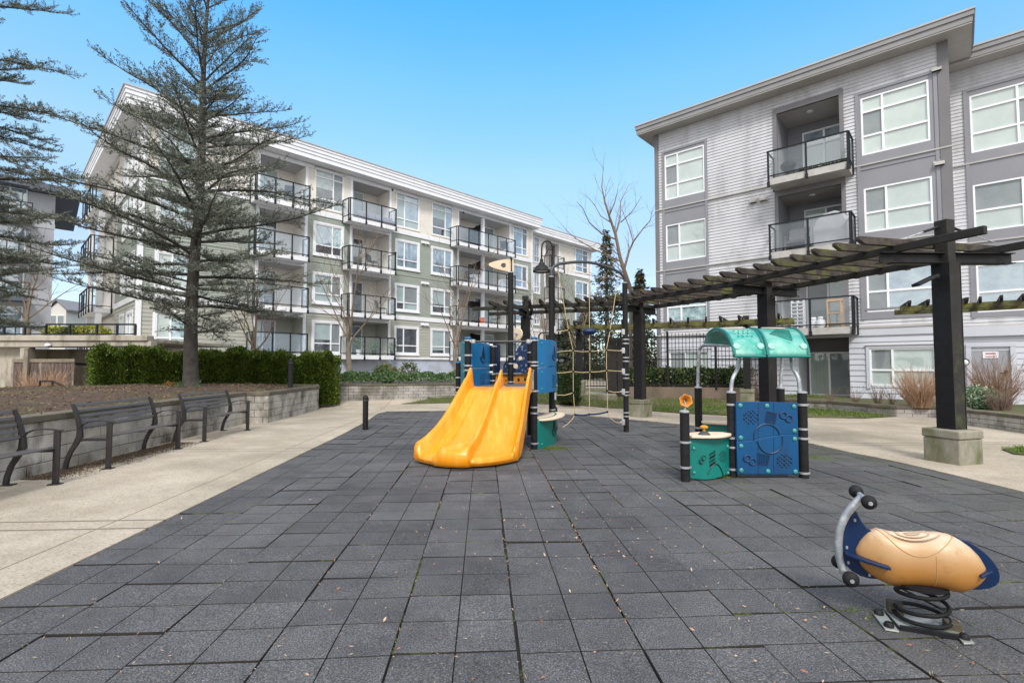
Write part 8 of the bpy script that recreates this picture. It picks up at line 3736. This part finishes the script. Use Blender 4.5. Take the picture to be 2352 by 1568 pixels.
# small pale houses far beyond
for i, (px0, px1, Y, pt, lab) in enumerate(((112, 152, 62, 690, 'small pale house with a white gable far behind, left of the pair'), (146, 192, 66, 697, 'small beige house with a pitched roof far behind, right of the pair'))):
    x0, x1 = Xat(px0, Y, 720), Xat(px1, Y, 720)
    zt_ = Zat(pt, Y)
    H = thing('house', (x0, Y, 0), lab, 'house', 'small houses far behind')
    wM = pbr('beige_house_wall' if i else 'pale_house_wall', (.50, .46, .40) if i else (.62, .60, .56))
    m = MB(wM)
    m.box(0, x1 - x0, 0, 7, 0, zt_ - 1.2)
    m.slab([(0, 0, zt_ - 1.2), (x1 - x0, 0, zt_ - 1.2), ((x1 - x0) / 2, 0, zt_ - .1)], (0, 7, 0))
    m.build('wall', H, smooth=False)
    m = MB(pbr('grey_roof', (.22, .22, .23), (.17, .17, .18)))
    c_ = (x1 - x0) / 2
    for s in (-1, 1):
        m.slab([(c_, -.3, zt_), (c_ + s * (c_ + .5), -.3, zt_ - 1.35), (c_ + s * (c_ + .5), -.3, zt_ - 1.15), (c_, -.3, zt_ + .2)], (0, 7.6, 0))
    m.build('roof', H, smooth=False)
    for k in range(2):
        m = MB(M_white)
        xx = (x1 - x0) * (.28 + .44 * k)
        m.box(xx - .45, xx + .45, -.05, -.001, zt_ - 3.2, zt_ - 1.8)
        wdw = m.build('window', H, smooth=False)
        m = MB(W_dark)
        m.poly(((xx - .38, -.055, zt_ - 3.1), (xx + .38, -.055, zt_ - 3.1), (xx + .38, -.055, zt_ - 1.9), (xx - .38, -.055, zt_ - 1.9)))
        m.build('pane', wdw, smooth=False)
# ================================================================== light and sky
CLK = 7.6
SUN_EL, SUN_AZ = 46, 176      # the sun stands high behind the camera
w = bpy.data.worlds.new('World')
scene.world = w
w.use_nodes = True
nt = w.node_tree
bg = nt.nodes['Background']
sky = nt.nodes.new('ShaderNodeTexSky')
sky.sky_type = 'NISHITA'
sky.sun_disc = False
sky.sun_elevation = R(SUN_EL)
sky.sun_rotation = R(SUN_AZ)
sky.air_density = 1.0
sky.dust_density = 0.6
sky.ozone_density = 1.6
tc = nt.nodes.new('ShaderNodeTexCoord')
sp = nt.nodes.new('ShaderNodeSeparateXYZ')
nt.links.new(tc.outputs['Generated'], sp.inputs[0])
gain = ramp(nt, sp.outputs['Z'], [(0.0, (.36, .40, .46)), (.2, (.52, .47, .45)), (.356, (.66, .72, .62)), (.49, (.50, .82, .83)), (.61, (.29, .83, .97)), (1.0, (.25, .75, 1.0))])
g2 = nt.nodes.new('ShaderNodeVectorMath')
g2.operation = 'MULTIPLY'
wisp = noise(nt, tc.outputs['Generated'], 2.2, 6, .62)
wr = ramp(nt, wisp, [(.35, (.95, .96, .98)), (.7, (1, 1, 1))])
skw = mix(nt, 1.0, sky.outputs[0], wr, 'MULTIPLY')
nt.links.new(skw, g2.inputs[0])
nt.links.new(gain, g2.inputs[1])
g3 = nt.nodes.new('ShaderNodeVectorMath')
g3.operation = 'SCALE'
g3.inputs['Scale'].default_value = 2.0
nt.links.new(g2.outputs[0], g3.inputs[0])
# bright broken cloud added overhead and behind, out of view, as fill; clear sky ahead
dt = nt.nodes.new('ShaderNodeVectorMath')
dt.operation = 'DOT_PRODUCT'
dt.inputs[1].default_value = (-0.05, -0.74, 0.67)
nt.links.new(tc.outputs['Generated'], dt.inputs[0])
cn = noise(nt, tc.outputs['Generated'], 3.5, 5, .6)
dd_ = math_n(nt, 'ADD', dt.outputs['Value'], math_n(nt, 'MULTIPLY', math_n(nt, 'SUBTRACT', cn, .5), .35))
mask = ramp(nt, dd_, [(0.08, (0, 0, 0)), (0.34, (1, 1, 1))])
cl_ = ramp(nt, cn, [(.3, (.82, .84, .87)), (.7, (1, .98, .95))])
c2_ = nt.nodes.new('ShaderNodeVectorMath')
c2_.operation = 'SCALE'
c2_.inputs['Scale'].default_value = CLK
nt.links.new(cl_, c2_.inputs[0])
cl = c2_.outputs[0]
fin = mix(nt, mask, g3.outputs[0], cl)
nt.links.new(fin, bg.inputs['Color'])
bg.inputs['Strength'].default_value = 0.15
sl = bpy.data.lights.new('sun', 'SUN')
sl.energy = 2.3
sl.angle = R(14)
sl.color = (1.0, 0.955, 0.90)
so_ = bpy.data.objects.new('sun', sl)
COL.objects.link(so_)
az = R(SUN_AZ)
el = R(SUN_EL)
dirv = Vector((math.sin(az) * math.cos(el), math.cos(az) * math.cos(el), math.sin(el)))   # towards the sun
so_.rotation_euler = (-dirv).to_track_quat('-Z', 'Y').to_euler()
scene.view_settings.view_transform = 'Standard'
scene.view_settings.look = 'None'
scene.view_settings.exposure = 0.52
scene.view_settings.gamma = 1
scene.cycles.use_denoising = True
scene.cycles.max_bounces = 6
scene.cycles.transparent_max_bounces = 12
